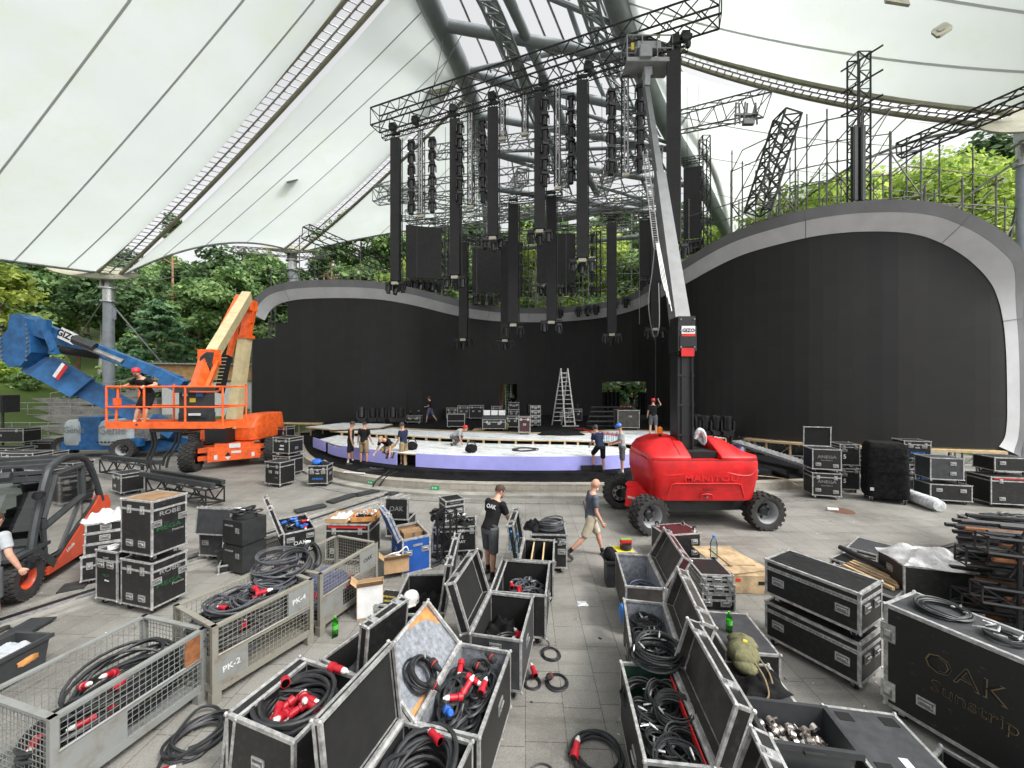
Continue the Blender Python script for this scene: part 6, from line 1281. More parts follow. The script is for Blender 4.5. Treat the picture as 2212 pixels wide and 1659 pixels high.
# -- other goods
def crate(label, px, ztop, signs=(), name='mesh_crate', rust=None, mt='crate_steel', half=True, lowrz=None):
 """half open wire mesh pallet cage: corners in order back-left, back-right, front-right, front-left"""
 x, y, rz, w_, d = fit4(px, ztop); root = thing(name, label, 'crate', (x, y, 0), rz, 'wire mesh pallet cages'); h = ztop; z0 = .13
 lo, hi = (-w_/2, -d/2), (w_/2, d/2)
 for sx in (0, 1):
  for sy in (0, 1): m = MB(mt); px_, py_ = (lo[0], hi[0])[sx], (lo[1], hi[1])[sy]; m.box((px_, py_, h / 2 + z0 / 2), (.055, .055, h - z0)); m.box((px_ * .97, py_ * .96, z0 / 2), (.1, .1, z0)); m.obj('corner_post', root)
 m = MB(mt); m2 = MB(mt); t = .045
 for yy in lo[1], hi[1]: m.box((0, yy, h - .012), (w_ + .06, t + .012, .024)); m2.box((0, yy, z0 + .03), (w_, t * .8, .08))
 for xx in lo[0], hi[0]: m.box((xx, 0, h - .0115), (t + .012, d + .058, .023)); m2.box((xx, 0, z0 + .03), (t * .8, d, .078))
 m.obj('top_rim', root); m2.obj('base_rim', root); m = MB(mt); m.box((0, 0, z0 + .01), (w_ - .05, d - .05, .02)); m.obj('floor_plate', root)
 def wire(x0, x1, zz0, zz1, fix, ax, st=.052):
  mm = MB(mt); r = .0032; n = int(abs(x1 - x0) / st); k = int((zz1 - zz0) / st)
  for i in range(n + 1):
   q = x0 + (x1 - x0) * i / n; f = random.uniform(-.004, .004); a, c = ((q, fix + f, zz0), (q, fix, zz1)) if ax == 'x' else ((fix + f, q, zz0), (fix, q, zz1)); mm.tube(a, c, r, 4, caps=False)
  for i in range(k + 1):
   q = zz0 + (zz1 - zz0) * i / max(1, k); a, c = ((x0, fix, q), (x1, fix, q)) if ax == 'x' else ((fix, x0, q), (fix, x1, q)); mm.tube(a, c, r, 4, caps=False)
  return mm
 wire(lo[0], hi[0], z0 + .07, h - .02, hi[1], 'x').obj('mesh_panel', root)
 for xx in lo[0], hi[0]: wire(lo[1], hi[1], z0 + .07, h - .02, xx, 'y').obj('mesh_panel', root)
 zm = z0 + (h - z0) * .5
 wire(lo[0], hi[0], z0 + .07, zm, lo[1], 'x').obj('mesh_panel', root)
 fl = MB(mt); yy = lo[1] - .012; zt2 = h - .035
 for a, c in (((lo[0] + .03, yy, zm + .03), (hi[0] - .03, yy, zm + .03)), ((lo[0] + .03, yy, zt2), (hi[0] - .03, yy, zt2)), ((lo[0] + .03, yy, zm + .03), (lo[0] + .03, yy, zt2)), ((hi[0] - .03, yy, zm + .03), (hi[0] - .03, yy, zt2))): fl.tube(a, c, .014, 6)
 fl.box((0, lo[1], zm), (w_, .03, .035)); g = fl.obj('drop_gate', root); wire(lo[0] + .04, hi[0] - .04, zm + .04, zt2, yy, 'x').obj('gate_mesh', g)
 for f0, f1, top, mt2, tx, tm in signs:   # sheet plates on the front, as fractions of the width
  za, zb2 = (zm + .03, zt2) if top else (z0 + .07, zm - .015); m = MB(mt2); xa, xb = lo[0] + w_ * f0, lo[0] + w_ * f1; m.box2((xa, lo[1] - .022 if top else lo[1] - .012, za), (xb, lo[1] - .006 if top else lo[1] + .002, zb2)); pl_ = m.obj('sign_plate', root)
  if tx: text(tx, .1, pl_, TM(((xa + xb) / 2, lo[1] - (.024 if top else .014), (za + zb2) / 2), (1, 0, .06), (-.06, 0, 1)), tm, ext=.001, bold=.01)
 return root, (x, y, rz, w_, d, z0)
def bottle(label, loc, h, r, glass, cap, lbl=None):
 t = thing('bottle', label, 'bottle', loc); m = MB(glass); m.lathe([(0, 0), (r * .9, 0), (r, h * .04), (r * .93, h * .2), (r, h * .26), (r * .94, h * .5), (r, h * .62), (r * .8, h * .76), (r * .38, h * .88), (r * .34, h * .94)], 14); m.obj('bottle_body', t)
 m = MB(cap); m.lathe([(r * .4, h * .925), (r * .4, h), (0, h)], 10); m.obj('cap', t)
 if lbl: m = MB(lbl); m.lathe([(r * 1.01, h * .38), (r * 1.01, h * .6)], 14); m.obj('paper_label', t)
 return t
# == GOODS ON THE FLOOR (front left to front right, then further back)
# -- stacked fixture cases at left
MEGA = [('F', 'ROBE', .10, -.0, .735, 'print_grey', 1.3), ('F', 'MEGA', .10, -.02, .46, 'print_green', 1.4), ('F', 'Pointe', .055, .12, .37, 'print_grey', 1.3)]
qx = [(263, 1076), (337, 1058), (407, 1064), (325, 1083)]
x, y, rz, w_, d = fit4(qx, 1.87)
HM = [('F', -.2, .57), ('F', .2, .60), ('L', -.14, .2), ('L', .14, .2)]
fcase('upper of two stacked black fixture cases with brown top, at left', x, y, rz, w_, d, .88, .86, hand=HM, latch=[('L', -.15), ('L', .15)], txt=MEGA, top='wood_dark', lid=.15, group='stacked fixture cases')
fcase('lower of two stacked black fixture cases standing on blue wheels', x, y, rz, w_, d, .74, 0, hand=HM, latch=[('L', -.15), ('L', .15)], txt=MEGA, lid=.15, group='stacked fixture cases')
p = G(226, 1305, .1)
fcase('narrow upright fixture case with tape roll on top, left of the two stacked cases', p.x - .02, p.y + .3, rz + .02, .42, .5, .82, hand=[('L', -.12, .72), ('L', .1, .72), ('F', 0, .7), ('F', 0, .25)], latch=[('F', 0)], txt=[('L', 'ROBE', .05, 0, .86, 'print_grey'), ('L', 'MEGA', .06, 0, .5, 'print_green'), ('L', 'Pointe', .04, .02, .4, 'print_white')], lid=.16)
m = MB('white'); m.lathe([(.05, 0), (.075, 0), (.075, .05), (.05, .05), (.05, 0)], 14, caps=False); o = m.obj('tape_roll'); o.location = (p.x - .06, p.y + .2, .945); tag(o, 'white tape roll on the narrow fixture case', 'tape')
p = P(238, 1180, 7.5)
fcase('lowest case of a pile behind the narrow fixture case', p.x, p.y, .5, .6, .6, .45, 0, hand=[('F', 0, .5)])
zz = .57
for i, h in enumerate((.2, .2, .18)): fcase(['first', 'second', 'third'][i] + ' slim case up in the pile beside the stacked fixture cases', p.x, p.y, .5 + .05 * i, .55, .52, h, zz, casters=False, lid=0, hand=[('F', 0, .5), ('L', 0, .5)], group='slim cases in the left pile'); zz += h + .004
def cloth_heap(name, label, cat, loc, rx, ry, h, mt, seed, rz=0):
 r = random.Random(seed); n = 24; rows = []; ph = [r.uniform(0, 6) for _ in range(6)]
 for i in range(n + 1):
  row = []
  for j in range(n + 1):
   a, b_ = i / n * 2 - 1, j / n * 2 - 1; q = max(abs(a), abs(b_)); k = max(0, 1 - q ** 3)
   row.append((a * rx * (1 + .1 * math.sin(3 * b_ + ph[0])), b_ * ry * (1 + .12 * math.sin(4 * a + ph[1])), k * h * (.65 + .35 * math.sin(4 * a + ph[2]) * math.sin(5 * b_ + ph[3]) + .25 * math.sin(9 * a + 7 * b_ + ph[4]))))
  rows.append(row)
 mm = MB(mt); mm.grid(rows); o = mm.obj(name); o.location = loc; o.rotation_euler = (0, 0, rz); return tag(o, label, cat)
cloth_heap('paper_heap', 'heap of white sheets and film lying on the slim cases by the forklift', 'paper', (p.x - .02, p.y, zz), .30, .30, .2, 'paper_wrap', 3)
p = G(463, 1205, .1); fcase('grey worn case with its lid standing open towards the camera', p.x + .05, p.y + .3, -.12, .8, .55, .47, col='grey_ply', open=('F', 84, .1), hand=[('F', -.25, .6)])
p = G(508, 1240, .02); rk = thing('amp_rack', 'black double equipment rack with a cable pile on top', 'rack', (p.x, p.y + .28, 0), -.35)
m = MB('dark_plastic'); m.box((0, 0, .3), (.56, .5, .5)); m.box((0, 0, .82), (.56, .5, .46)); m.box((0, 0, .57), (.5, .46, .06)); m.obj('cabinet', rk)
for z in (.35, .85): m = MB('alu_dull'); m.box((-.1, -.256, z + .1), (.22, .01, .03)); m.box((.14, -.256, z + .02), (.1, .01, .1)); m.obj('front_panel', rk)
tangle('black cable pile on the double equipment rack', (p.x, p.y + .28, 1.05), .56, .5, .18, 12, .011, 5, xlr=3, rz=-.35)
p = G(446, 1262, 0); m = MB('bin_plastic'); m.box((0, 0, .17), (.5, .34, .34), taper=1.15); m.box((0, 0, .345), (.62, .44, .03)); o = m.obj('plastic_tub'); o.location = (p.x - .1, p.y + .9, 0); o.rotation_euler = (0, 0, .4); tag(o, 'dark grey plastic tub behind the lower stacked fixture case', 'tub')
p = G(455, 1255, 0); fcase('low black case lying open behind the first mesh cage', p.x + .1, p.y + .55, .5, .55, .4, .16, casters=False, lid=0, open=('B', 115, .06), hand=[('F', 0, .5)])
# -- open case with blue plugs, case under cardboard trays
k = fit_case('open case with blue plugs and its lid tilted left, in front of the floor planks', [(599, 1121), (656, 1110), (687, 1140), (611, 1153)], .54, open=('L', 108, .1), inner='inner_black', hand=[('F', -.18, .62), ('F', .2, .68), ('L', 0, .5)])
x, y, rz, w_, d = fit4([(599, 1121), (656, 1110), (687, 1140), (611, 1153)], .54)
tangle('black cables with blue and white plugs filling the open case', (x, y, .3), w_ * .9, d * .88, .2, 12, .014, 8, rz=rz, bl=7, xlr=5, plugs=2); text('OAK', .12, k, Matrix.Translation((0, -d / 2 - .006, .28)) @ Matrix.Rotation(math.pi / 2, 4, 'X'), 'print_white')
p = G(750, 1213, .1); fcase('black case with a red edge stripe carrying two cardboard trays', p.x, p.y + .32, -.04, .92, .6, .74, lid=.14, hand=[('F', -.28, .25), ('F', .28, .25)]); 
m = MB('print_red'); m.box((0, -.309, .80), (.8, .006, .035)); o = m.obj('red_stripe', [q for q in C.objects if q.get('label', '').startswith('black case with a red edge')][0])
def tray(label, loc, rz, w_, d, h=.09, mt='cardboard'):
 t = thing('cardboard_tray', label, 'tray', loc, rz, 'cardboard trays'); m = MB(mt); m.box((0, 0, .004), (w_, d, .008))
 for s in (-1, 1): m.box((s * w_ / 2, 0, h / 2), (.008, d, h)); m.box((0, s * d / 2, h / 2), (w_ - .01, .008, h))
 m.obj('tray_body', t); return t
c0 = V((p.x, p.y + .32, .868)); tray('cardboard tray with plastic film, left on the red striped case', c0 + V((-.26, 0, 0)), -.05, .44, .5); tray('brown tray full of small metal fittings on the red striped case', c0 + V((.24, .05, 0)), .12, .5, .44, .1, 'orange_wood')
cloth_heap('plastic_film', 'crumpled clear film in the left cardboard tray', 'film', c0 + V((-.24, .05, .03)), .22, .2, .10, 'film', 6)
r = random.Random(4); fit_ = thing('fittings', 'heap of small shiny metal fittings in the brown tray', 'fittings', c0 + V((.26, .05, .02)))
m = MB('zinc')
for _ in range(60): q = V((r.uniform(-.2, .2), r.uniform(-.15, .15), r.uniform(0, .1))); m.tube(q, q + V((r.uniform(-.03, .03), r.uniform(-.03, .03), .03)), .012, 6)
o = m.obj('metal_bits', fit_); m = MB('black_cloth')
for _ in range(14): m.ball((r.uniform(-.2, .1), r.uniform(-.17, -.05), .05), (.05, .035, .04), 6, 4, jit=.2)
m.obj('black_bits', fit_)
# -- mesh cages
crate('empty looking rusty plated cage nearest the camera at the left edge', [(-50, 1500), (312, 1334), (444, 1354), (122, 1541)], .86, [(.0, .42, False, 'crate_grey', None, None), (.84, .995, True, 'rusty', None, None)], mt='crate_grey')
_, K1 = crate('second mesh cage with painted sign plate PK-2, full of grey cables', [(367, 1312), (597, 1219), (667, 1254), (474, 1344)], .93, [(.0, .3, False, 'crate_grey', 'PK-2', 'print_white'), (.72, .97, True, 'crate_grey', 'PK-4', 'print_white')])
_, K2 = crate('third mesh cage with a cup on its corner, beside the blue case', [(596, 1218), (727, 1156), (812, 1171), (692, 1238)], .93, [(.0, .36, False, 'crate_grey', None, None), (.66, .97, True, 'crate_grey', 'OAK', 'inner_black')])
def at(K, fx, fy, z): 
 x, y, rz, w_, d, z0 = K; R = Matrix.Rotation(rz, 3, 'Z'); q = R @ V((fx * w_, fy * d, 0)); return V((x + q.x, y + q.y, z))
K0x = fit4([(-50, 1500), (312, 1334), (444, 1354), (122, 1541)], .86); K0 = (*K0x, .13)
coil('big grey power cable coil lying in the cage nearest the camera', at(K0, .12, .0, .17), .50, 30, .017, .46, 11, 'cable', .7, K0[2], plugs=3, kpl=1)
coil('power cable coil with red plugs at the near end of the front cage', at(K0, -.2, -.05, .17), .42, 16, .017, .3, 12, 'cable', .75, K0[2], plugs=4)
for i, (fx, fy, z, R_, s) in enumerate(((-.33, -.05, .60, .34, 21), (-.1, .08, .66, .34, 22), (.13, -.06, .68, .35, 23), (.34, .1, .72, .32, 24), (-.2, -.12, .40, .36, 25), (.15, -.1, .42, .38, 26))): coil(['grey cable coil at the near end of the PK-2 cage', 'grey cable coil in the middle of the PK-2 cage', 'grey cable coil right of the middle in the PK-2 cage', 'grey cable coil at the far end of the PK-2 cage', 'lower grey cable coil near the front of the PK-2 cage', 'lower grey cable coil deep in the PK-2 cage'][i], at(K1, fx, fy, z), R_, 13, .014, .22, s, 'cable_grey', .9, s, plugs=1 + i % 2, group='coils in the PK-2 cage')
coil('cable coil heaped over the far rim of the PK-2 cage', at(K1, .46, .3, .80), .34, 14, .016, .34, 31, 'cable_grey', .9, .2)
coil('round black cable coil hung over the corner between two cages', at(K2, -.46, .1, .86), .26, 18, .013, .22, 32, 'cable', .95, .4, rot=(.5, -.2, .3))
coil('tied black cable bundle hanging over the back rim of the third cage', at(K2, -.02, .47, .82), .15, 12, .014, .12, 33, 'cable', 1.6, 0, rot=(1.25, 0, K2[2]))
cloth_heap('tarpaulin', 'crumpled blue cloth lying in the third mesh cage', 'cloth', at(K2, -.12, 0, .3), .5, .3, .38, 'cloth_blue', 9, K2[2])
for i, (fx, fy) in enumerate(((-.36, -.2), (.1, -.25))): t = tangle(['cables with red plugs at the near end of the third cage', 'cables with red plugs under the blue cloth in the third cage'][i], at(K2, fx, fy, .18), .5, .35, .22, 9, .014, 40 + i, 'cable', K2[2], plugs=3)
m = MB('paper'); m.lathe([(.032, 0), (.045, .11), (.047, .11), (.047, .115), (.04, .113), (.03, .01), (0, .01)], 14); o = m.obj('paper_cup'); o.location = at(K2, -.02, .5, .945); tag(o, 'white paper cup on the far corner of the third cage', 'cup')
floor_loop('thick cables with a big red and grey plug on the floor by the front cage', [G(395, 1650), G(440, 1625, .03), G(478, 1570, .04), G(470, 1530, .06), G(430, 1530, .08), G(385, 1580, .05), G(350, 1640, .03), G(330, 1690)], .016, 'big')
coil('loose black cable coil on the floor between the front cage and the open case', G(432, 1600), .30, 6, .016, .1, 37, 'cable', .8, .9, jit=.2)
bx = fit4([(-60, 1420), (30, 1360), (94, 1375), (-30, 1440)], .42); t = thing('plastic_bin', 'black plastic bin with an orange logo at the left frame edge', 'bin', (bx[0], bx[1], 0), bx[2])
def bin_parts(t, w_, d, h, mt='bin_plastic'):
 m = MB(mt); k = .86; q = [(-1, -1), (1, -1), (1, 1), (-1, 1)]
 o = [V((a * w_ / 2 * k, b_ * d / 2 * k, 0)) for a, b_ in q] + [V((a * w_ / 2, b_ * d / 2, h)) for a, b_ in q]; i = [V((p.x * .95, p.y * .95, max(p.z, .012))) for p in o]
 m.add(o + i, [(3, 2, 1, 0)] + [(a, (a + 1) % 4, 4 + (a + 1) % 4, 4 + a) for a in range(4)] + [(8, 9, 10, 11)] + [(8 + (a + 1) % 4, 8 + a, 12 + a, 12 + (a + 1) % 4) for a in range(4)] + [(4 + a, 4 + (a + 1) % 4, 12 + (a + 1) % 4, 12 + a) for a in range(4)]); m.obj('bin_shell', t)
 m = MB(mt)
 for s in (-1, 1): m.box((0, s * (d / 2 + .012), h - .025), (w_ + .06, .022, .05)); m.box((s * (w_ / 2 + .012), 0, h - .025), (.022, d + .005, .049))
 m.obj('bin_rim', t)
bin_parts(t, bx[3], bx[4], .42); m = MB('orange_wood'); m.ball((bx[3] * .12, -bx[4] / 2 * .94, .22), (.12, .012, .05), 10, 6, jit=.2); m.obj('logo', t)
cloth_heap('grey_rags', 'grey rags and boxes inside the black bin at the left edge', 'rags', (bx[0], bx[1], .3), bx[3] * .42, bx[4] * .38, .12, 'tee_grey', 4, bx[2])
# -- blue case and its neighbours
bq = [(846, 1137), (903, 1126), (930, 1154.6), (869, 1167)]
k = fit_case('bright blue case standing open with its lid tipped left', bq, .70, col='blue_ply', inner='wood_dark', open=('L', 112, .09), lidin='inner_black', casters=False, hand=[('F', -.17, .6), ('F', .17, .64), ('L', 0, .5)], edge=.034)
x, y, rz, w_, d = fit4(bq, .70); m = MB('wood_dark'); m.box((.05, .1, .58), (w_ * .7, .3, .16)); m.use('steel'); m.box((.05, -.06, .6), (.04, .01, .12)); m.obj('inner_box', k); m = MB('alu_dull'); m.box((.02, -d / 2 - .008, .55), (.2, .01, .04)); m.obj('name_plate', k)
p = P(860, 1116, 9.2); k = fcase('black case with a grey logo on its raised lid behind the blue case', p.x, p.y + .25, -.08, .56, .5, .42, open=('F', 86, .08), hand=[('F', 0, .5)])
text('OAK', .16, [c for c in k.children if c.name.startswith('lid')][0], Matrix.Translation((0, 0, .12 + .42 + .083)), 'print_grey')
q = G(978, 1194, .1); fcase('wide black case with lettering under a heap of clamps', q.x, q.y + .32, .1, .95, .6, .54, hand=[('F', -.36, .2), ('R', 0, .5)], txt=[('F', 'OAK', .1, .12, .82, 'print_white'), ('F', 'RAY', .085, .16, .38, 'print_white'), ('F', 'A E', .085, .14, .56, 'print_white')], lid=.1, latch=[('F', -.36), ('F', .38)])
fcase('small black case with white logos set on the wide case beside the standing truss', q.x - .12, q.y + .62, .52, .46, .44, .45, .665, casters=False, lid=.12, hand=[('F', -.12, .45), ('F', .1, .45), ('R', -.1, .2), ('R', .1, .55)], latch=[('R', -.1), ('R', .1)], txt=[('F', 'OAK', .11, 0, .28, 'print_white'), ('R', 'OAK', .1, 0, .34, 'print_white'), ('F', 'MEGA POINTE', .04, 0, .86, 'print_grey')])
tangle('heap of black clamps and straps on the wide lettered case', (q.x + .25, q.y + .2, .665), .4, .4, .14, 10, .014, 51, 'light_black', xlr=5)
tangle('heap of black cables left of the small case with white logos', (q.x - .42, q.y + .55, .665), .42, .36, .16, 10, .013, 52, kpl=2)
t0 = G(963, 1219); truss('standing_truss', 'short black triangular truss standing upright before the wide case', t0 + V((0, .14, 1.07)), t0 + V((0, .14, .0)), .30, .30, r=.025, seg=4, up=(.3, 1, 0))
# -- left aisle: helmet case, flat case, cardboard boxes, bottle
hq = [(881, 1240), (968, 1239), (949, 1327), (842, 1327)]
fit_case('low open case holding a white helmet and black jackets', hq, .45, open=('R', 98, .1), casters=False, hand=[('F', 0, .5)], edge=.024)
x, y, rz, w_, d = fit4(hq, .45); cloth_heap('jacket', 'heap of black jackets in the low open case', 'clothes', (x + .05, y + .05, .14), w_ * .4, d * .36, .22, 'black_cloth', 12, rz)
def helmet_obj(label, loc, mt, rz=0, s=1.):
 t = thing('helmet', label, 'helmet', loc, rz); t.scale = (s, s, s); m = MB(mt); m.lathe([(.115, 0), (.118, .04), (.112, .09), (.09, .13), (.05, .155), (0, .162)], 18); m.obj('shell', t); m = MB(mt); m.prism([(.12 * math.cos(a), .12 * math.sin(a)) for a in [-.9 + .2 * i for i in range(10)]] + [(.165 * math.cos(.9), .13 * math.sin(.9)), (.17, 0), (.165 * math.cos(-.9), .13 * math.sin(-.9))], .012); m.obj('brim', t)
 m = MB('inner_black')
 for i in range(5): a = 1.2 + i * .35; m.ball((math.cos(a) * .114, math.sin(a) * .114, .045), (.014, .014, .008), 6, 4)
 m.obj('vent_slot', t); return t
helmet_obj('white safety helmet lying on black jackets in the open case', G(888, 1300, .42), 'helmet_white', -1.6, 1.05)
p = G(842, 1288, .24); k = fcase('flat little black case with yellow lettering on its lid', p.x, p.y, -.18, .42, .44, .22, casters=False, lid=.08, hand=[('F', 0, .5)], latch=[('F', -.12), ('F', .12)])
text('NOWKA', .07, k, Matrix.Translation((0, .02, .2215)) @ Matrix.Rotation(math.pi, 4, 'Z'), 'print_yellow'); text('OK', .07, k, Matrix.Translation((0, -.1, .2215)) @ Matrix.Rotation(math.pi, 4, 'Z'), 'print_yellow')
def carton(label, loc, rz, w_, d, h, mt='cardboard', side=None, flaps=True):
 t = thing('cardboard_box', label, 'box', loc, rz); m = MB(mt); e = .006
 m.box((0, 0, e), (w_, d, e))
 for s in (-1, 1): m.box((s * w_ / 2, 0, h / 2), (e, d, h)); m.box((0, s * d / 2, h / 2), (w_ - e, e, h))
 m.obj('carton', t)
 if side: m = MB(side); m.box((0, -d / 2 - .004, h * .52), (w_ * .97, .003, h * .94)); m.obj('printed_side', t)
 if flaps:
  m = MB(mt); m.box((0, -d / 2 - .04, h + .05), (w_, e, .14), rotm(.7)); m.box((-w_ / 2 - .05, 0, h + .04), (e, d, .13), rotm(0, -.8)); m.obj('flap', t)
 return t
p = G(790, 1342); t = carton('white and blue printed carton standing open on the floor by the third cage', p + V((0, .2, 0)), .32, .40, .26, .52, 'cardboard', 'white'); m = MB('print_blue'); m.box((-.203, 0, .13), (.004, .24, .25)); m.use('white'); m.lathe([(.0, 0), (.07, 0)], 16, Matrix.Translation((-.207, 0, .15)) @ Matrix.Rotation(-math.pi / 2, 4, 'Y')); m.obj('printed_side', t)
p = G(846, 1264); carton('brown carton with white cables hanging out, left of the blue case', p + V((-.02, .35, .12)), .35, .46, .26, .26)
m = MB('white'); m.path(spline([V((-.2, 0, 0)), V((-.05, -.05, .1)), V((.1, .0, .12)), V((.22, .05, .2)), V((.26, .1, .05))], 6), .014, 6); m.path(spline([V((-.15, .05, 0)), V((0, 0, .08)), V((.12, .03, .02))], 6), .03, 6); o = m.obj('white_cable'); o.location = p + V((-.05, .33, .36)); tag(o, 'white tubing and cable lying in the brown carton', 'cable')
b_ = bottle('green soda bottle standing on the floor beside the mesh cage', G(724, 1374), .30, .045, 'bottle_green', 'neon_green', 'neon_green')
# -- left aisle open cases (nearest last)
c7 = [(1132, 1163), (1201, 1166), (1193, 1212), (1122, 1210)]
k = fit_case('open case with pale wooden dividers next to the man in black', c7, .745, open=('L', 100, .12), dividers=2, hand=[('R', 0, .6)])
c6 = [(1082, 1209), (1193, 1214), (1174, 1286), (1060, 1277)]
fit_case('open case full of thin tangled cables, second in the left aisle row', c6, .74, hand=[('R', 0, .55)], open=('L', 250, .10), lidin='inner_black')
x, y, rz, w_, d = fit4(c6, .74); tangle('tangle of thin grey cables filling the second aisle case', (x, y, .30), w_ * .92, d * .9, .24, 22, .011, 61, 'cable_grey', rz, xlr=3, plugs=2)
c8 = [(1057, 1280), (1156, 1288), (1122, 1384), (1017, 1369)]
fit_case('open grey case with black dividers and its big lid tilted left', c8, .735, col='grey_ply', open=('L', 108, .13), hand=[('R', -.1, .6), ('F', 0, .8)], dividers=0, lidcol='black_ply')
x, y, rz, w_, d = fit4(c8, .735); coil('cable coil with red plugs at the bottom of the grey aisle case', (x + .06, y - .12, .32), .2, 9, .013, .14, 62, 'cable', .9, 0, plugs=2); cloth_heap('black_bag', 'black bag slumped in the grey aisle case', 'bag', (x - .05, y + .2, .36), .22, .24, .16, 'black_cloth', 63)
p = G(1188, 1232, .1); fcase('black case beyond the divider case carrying a coiled cable', p.x + .0, p.y + .36, -.05, .72, .6, .66, hand=[('R', 0, .5), ('F', .25, .5), ('F', .25, .8)], lid=.14)
coil('coiled grey cable on the black case behind the divider case', (p.x + .05, p.y + .36, .80), .28, 13, .013, .16, 64, 'cable_grey', .8, 0); cloth_heap('jacket', 'black jacket dropped beside the coiled cable', 'clothes', (p.x - .28, p.y + .42, .79), .22, .2, .16, 'black_cloth', 65)
for i, (u, v) in enumerate(((1104, 1172), (1118, 1178))): bottle(['clear blue water bottle standing inside the divider case lid', 'second clear blue water bottle right of the first in the case lid'][i], V(P(u, v, 6.55)) + V((0, 0, -.12)), .32, .045, 'bottle_clear', 'print_blue', None)
c3 = [(995, 1391), (1104, 1404), (1035, 1597), (896, 1560)]
fit_case('open case with grey felt lid torn at its edge, full of power cables', c3, .75, col='black_ply_worn', inner='felt_grey', lidin='felt_grey', open=('L', 133, .07), hand=[('R', .1, .6)], edge=.026)
x, y, rz, w_, d = fit4(c3, .75); R3 = Matrix.Rotation(rz, 3, 'Z')
tangle('thick black cables with red plugs heaped in the felt lined case', (x, y + .02, .36), w_ * .94, d * .94, .34, 40, .0135, 71, 'cable', rz, plugs=5, bl=1, kpl=3)
lid3 = [o for o in C.objects if o.name.startswith('lid') and o.parent and o.parent.get('label', '').startswith('open case with grey felt')][0]
m = MB('orange_wood'); zc = .75 + .07 - .018; dd, ww = d / 2, w_ / 2
m.add([(ww - .02, dd - .02, zc), (ww - .02, -dd * .05, zc), (ww - .05, dd * .2, zc), (ww - .09, dd * .5, zc), (ww - .13, dd * .72, zc), (ww - .25, dd - .06, zc), (ww - .3, dd - .02, zc)], [tuple(range(7))]); m.add([(-ww + .02, -dd + .02, zc), (-ww + .02, dd * .1, zc), (-ww + .05, -dd * .3, zc), (-ww + .07, -dd + .02, zc)], [(0, 1, 2, 3)]); m.obj('bare_wood_edge', lid3)
coil('coiled black cable with a plug resting against the grey felt lid', lid3.matrix_world @ V((0, 0, 0)) if 0 else V((x, y, 0)) + R3 @ V((-w_ / 2 - .16, -d * .18, .88)), .16, 10, .011, .12, 72, 'cable', 1, 0, kpl=2, xlr=1, rot=(0, .75, rz))
c2 = [(779, 1359), (871, 1385), (762, 1455), (695, 1426)]
fit_case('small black case behind the red plug case, lid standing up on its right', c2, .5, open=('R', 96, .12), hand=[], casters=False); x, y, rz, w_, d = fit4(c2, .5); cloth_heap('jacket', 'dark grey jacket inside the small black case', 'clothes', (x - .05, y, .14), w_ * .4, d * .38, .14, 'cloth_grey', 74, rz)
c1 = [(651, 1421), (775, 1458), (638, 1607), (485, 1540)]
fit_case('large open case with thick coiled power cable and red plugs', c1, .75, open=('L', 262, .13), hand=[('L', .2, .4), ('F', 0, .5)], edge=.03)
x, y, rz, w_, d = fit4(c1, .75)
coil('huge coil of thick black power cable filling the large open case', (x, y, .40), w_ * .46, 20, .021, .32, 81, 'cable', d / w_ * .94, rz, jit=.05, n=26, ns=7)
R1 = Matrix.Rotation(rz, 3, 'Z'); rd = random.Random(5)
t = thing('plug_cluster', 'cluster of big red plugs inside the thick cable coil', 'plugs', (x, y, .40), rz)
m = MB('inner_black'); m.ball((0, 0, -.1), (w_ * .3, d * .3, .16), 10, 6); m.obj('painted_shade', t)  # black lump painted in for the shade deep inside the coil
for i in range(16): inst('plug', PLUG, t, Matrix.Translation((rd.uniform(-.13, .18), rd.uniform(-.3, .14), rd.uniform(.10, .28))) @ rnd_rot(rd) @ Matrix.Scale(1.15, 4))
t = thing('cable_plug', 'red plug lying on the back rim of the large open case', 'plug', V((x, y, .77)) + R1 @ V((.05, d / 2 - .02, 0)), rz); inst('plug_body', PLUG, t, Matrix.Rotation(1.57, 4, 'Y') @ Matrix.Scale(1.25, 4))
t = thing('cable_plug', 'red plug resting over the left rim of the large open case', 'plug', V((x, y, .72)) + R1 @ V((-w_ / 2 + .14, d * .12, 0)), rz + 2.6); inst('plug_body', PLUG, t, Matrix.Rotation(1.75, 4, 'Y') @ Matrix.Scale(1.3, 4))
c4 = [(878, 1564), (1025, 1597), (905, 1850), (690, 1790)]
fit_case('open black case cut by the bottom of the frame, lid standing up on its left', c4, .75, open=('L', 97, .07), col='black_ply_worn', inner='inner_black', hand=[('R', .1, .6), ('B', 0, .5)]); x, y, rz, w_, d = fit4(c4, .75)
coil('thick black cable coil in the bottom case cut by the frame', (x + .04, y + .10, .42), w_ * .45, 16, .021, .32, 83, 'cable', 1.3, rz, plugs=2, jit=.05, n=26, ns=7)
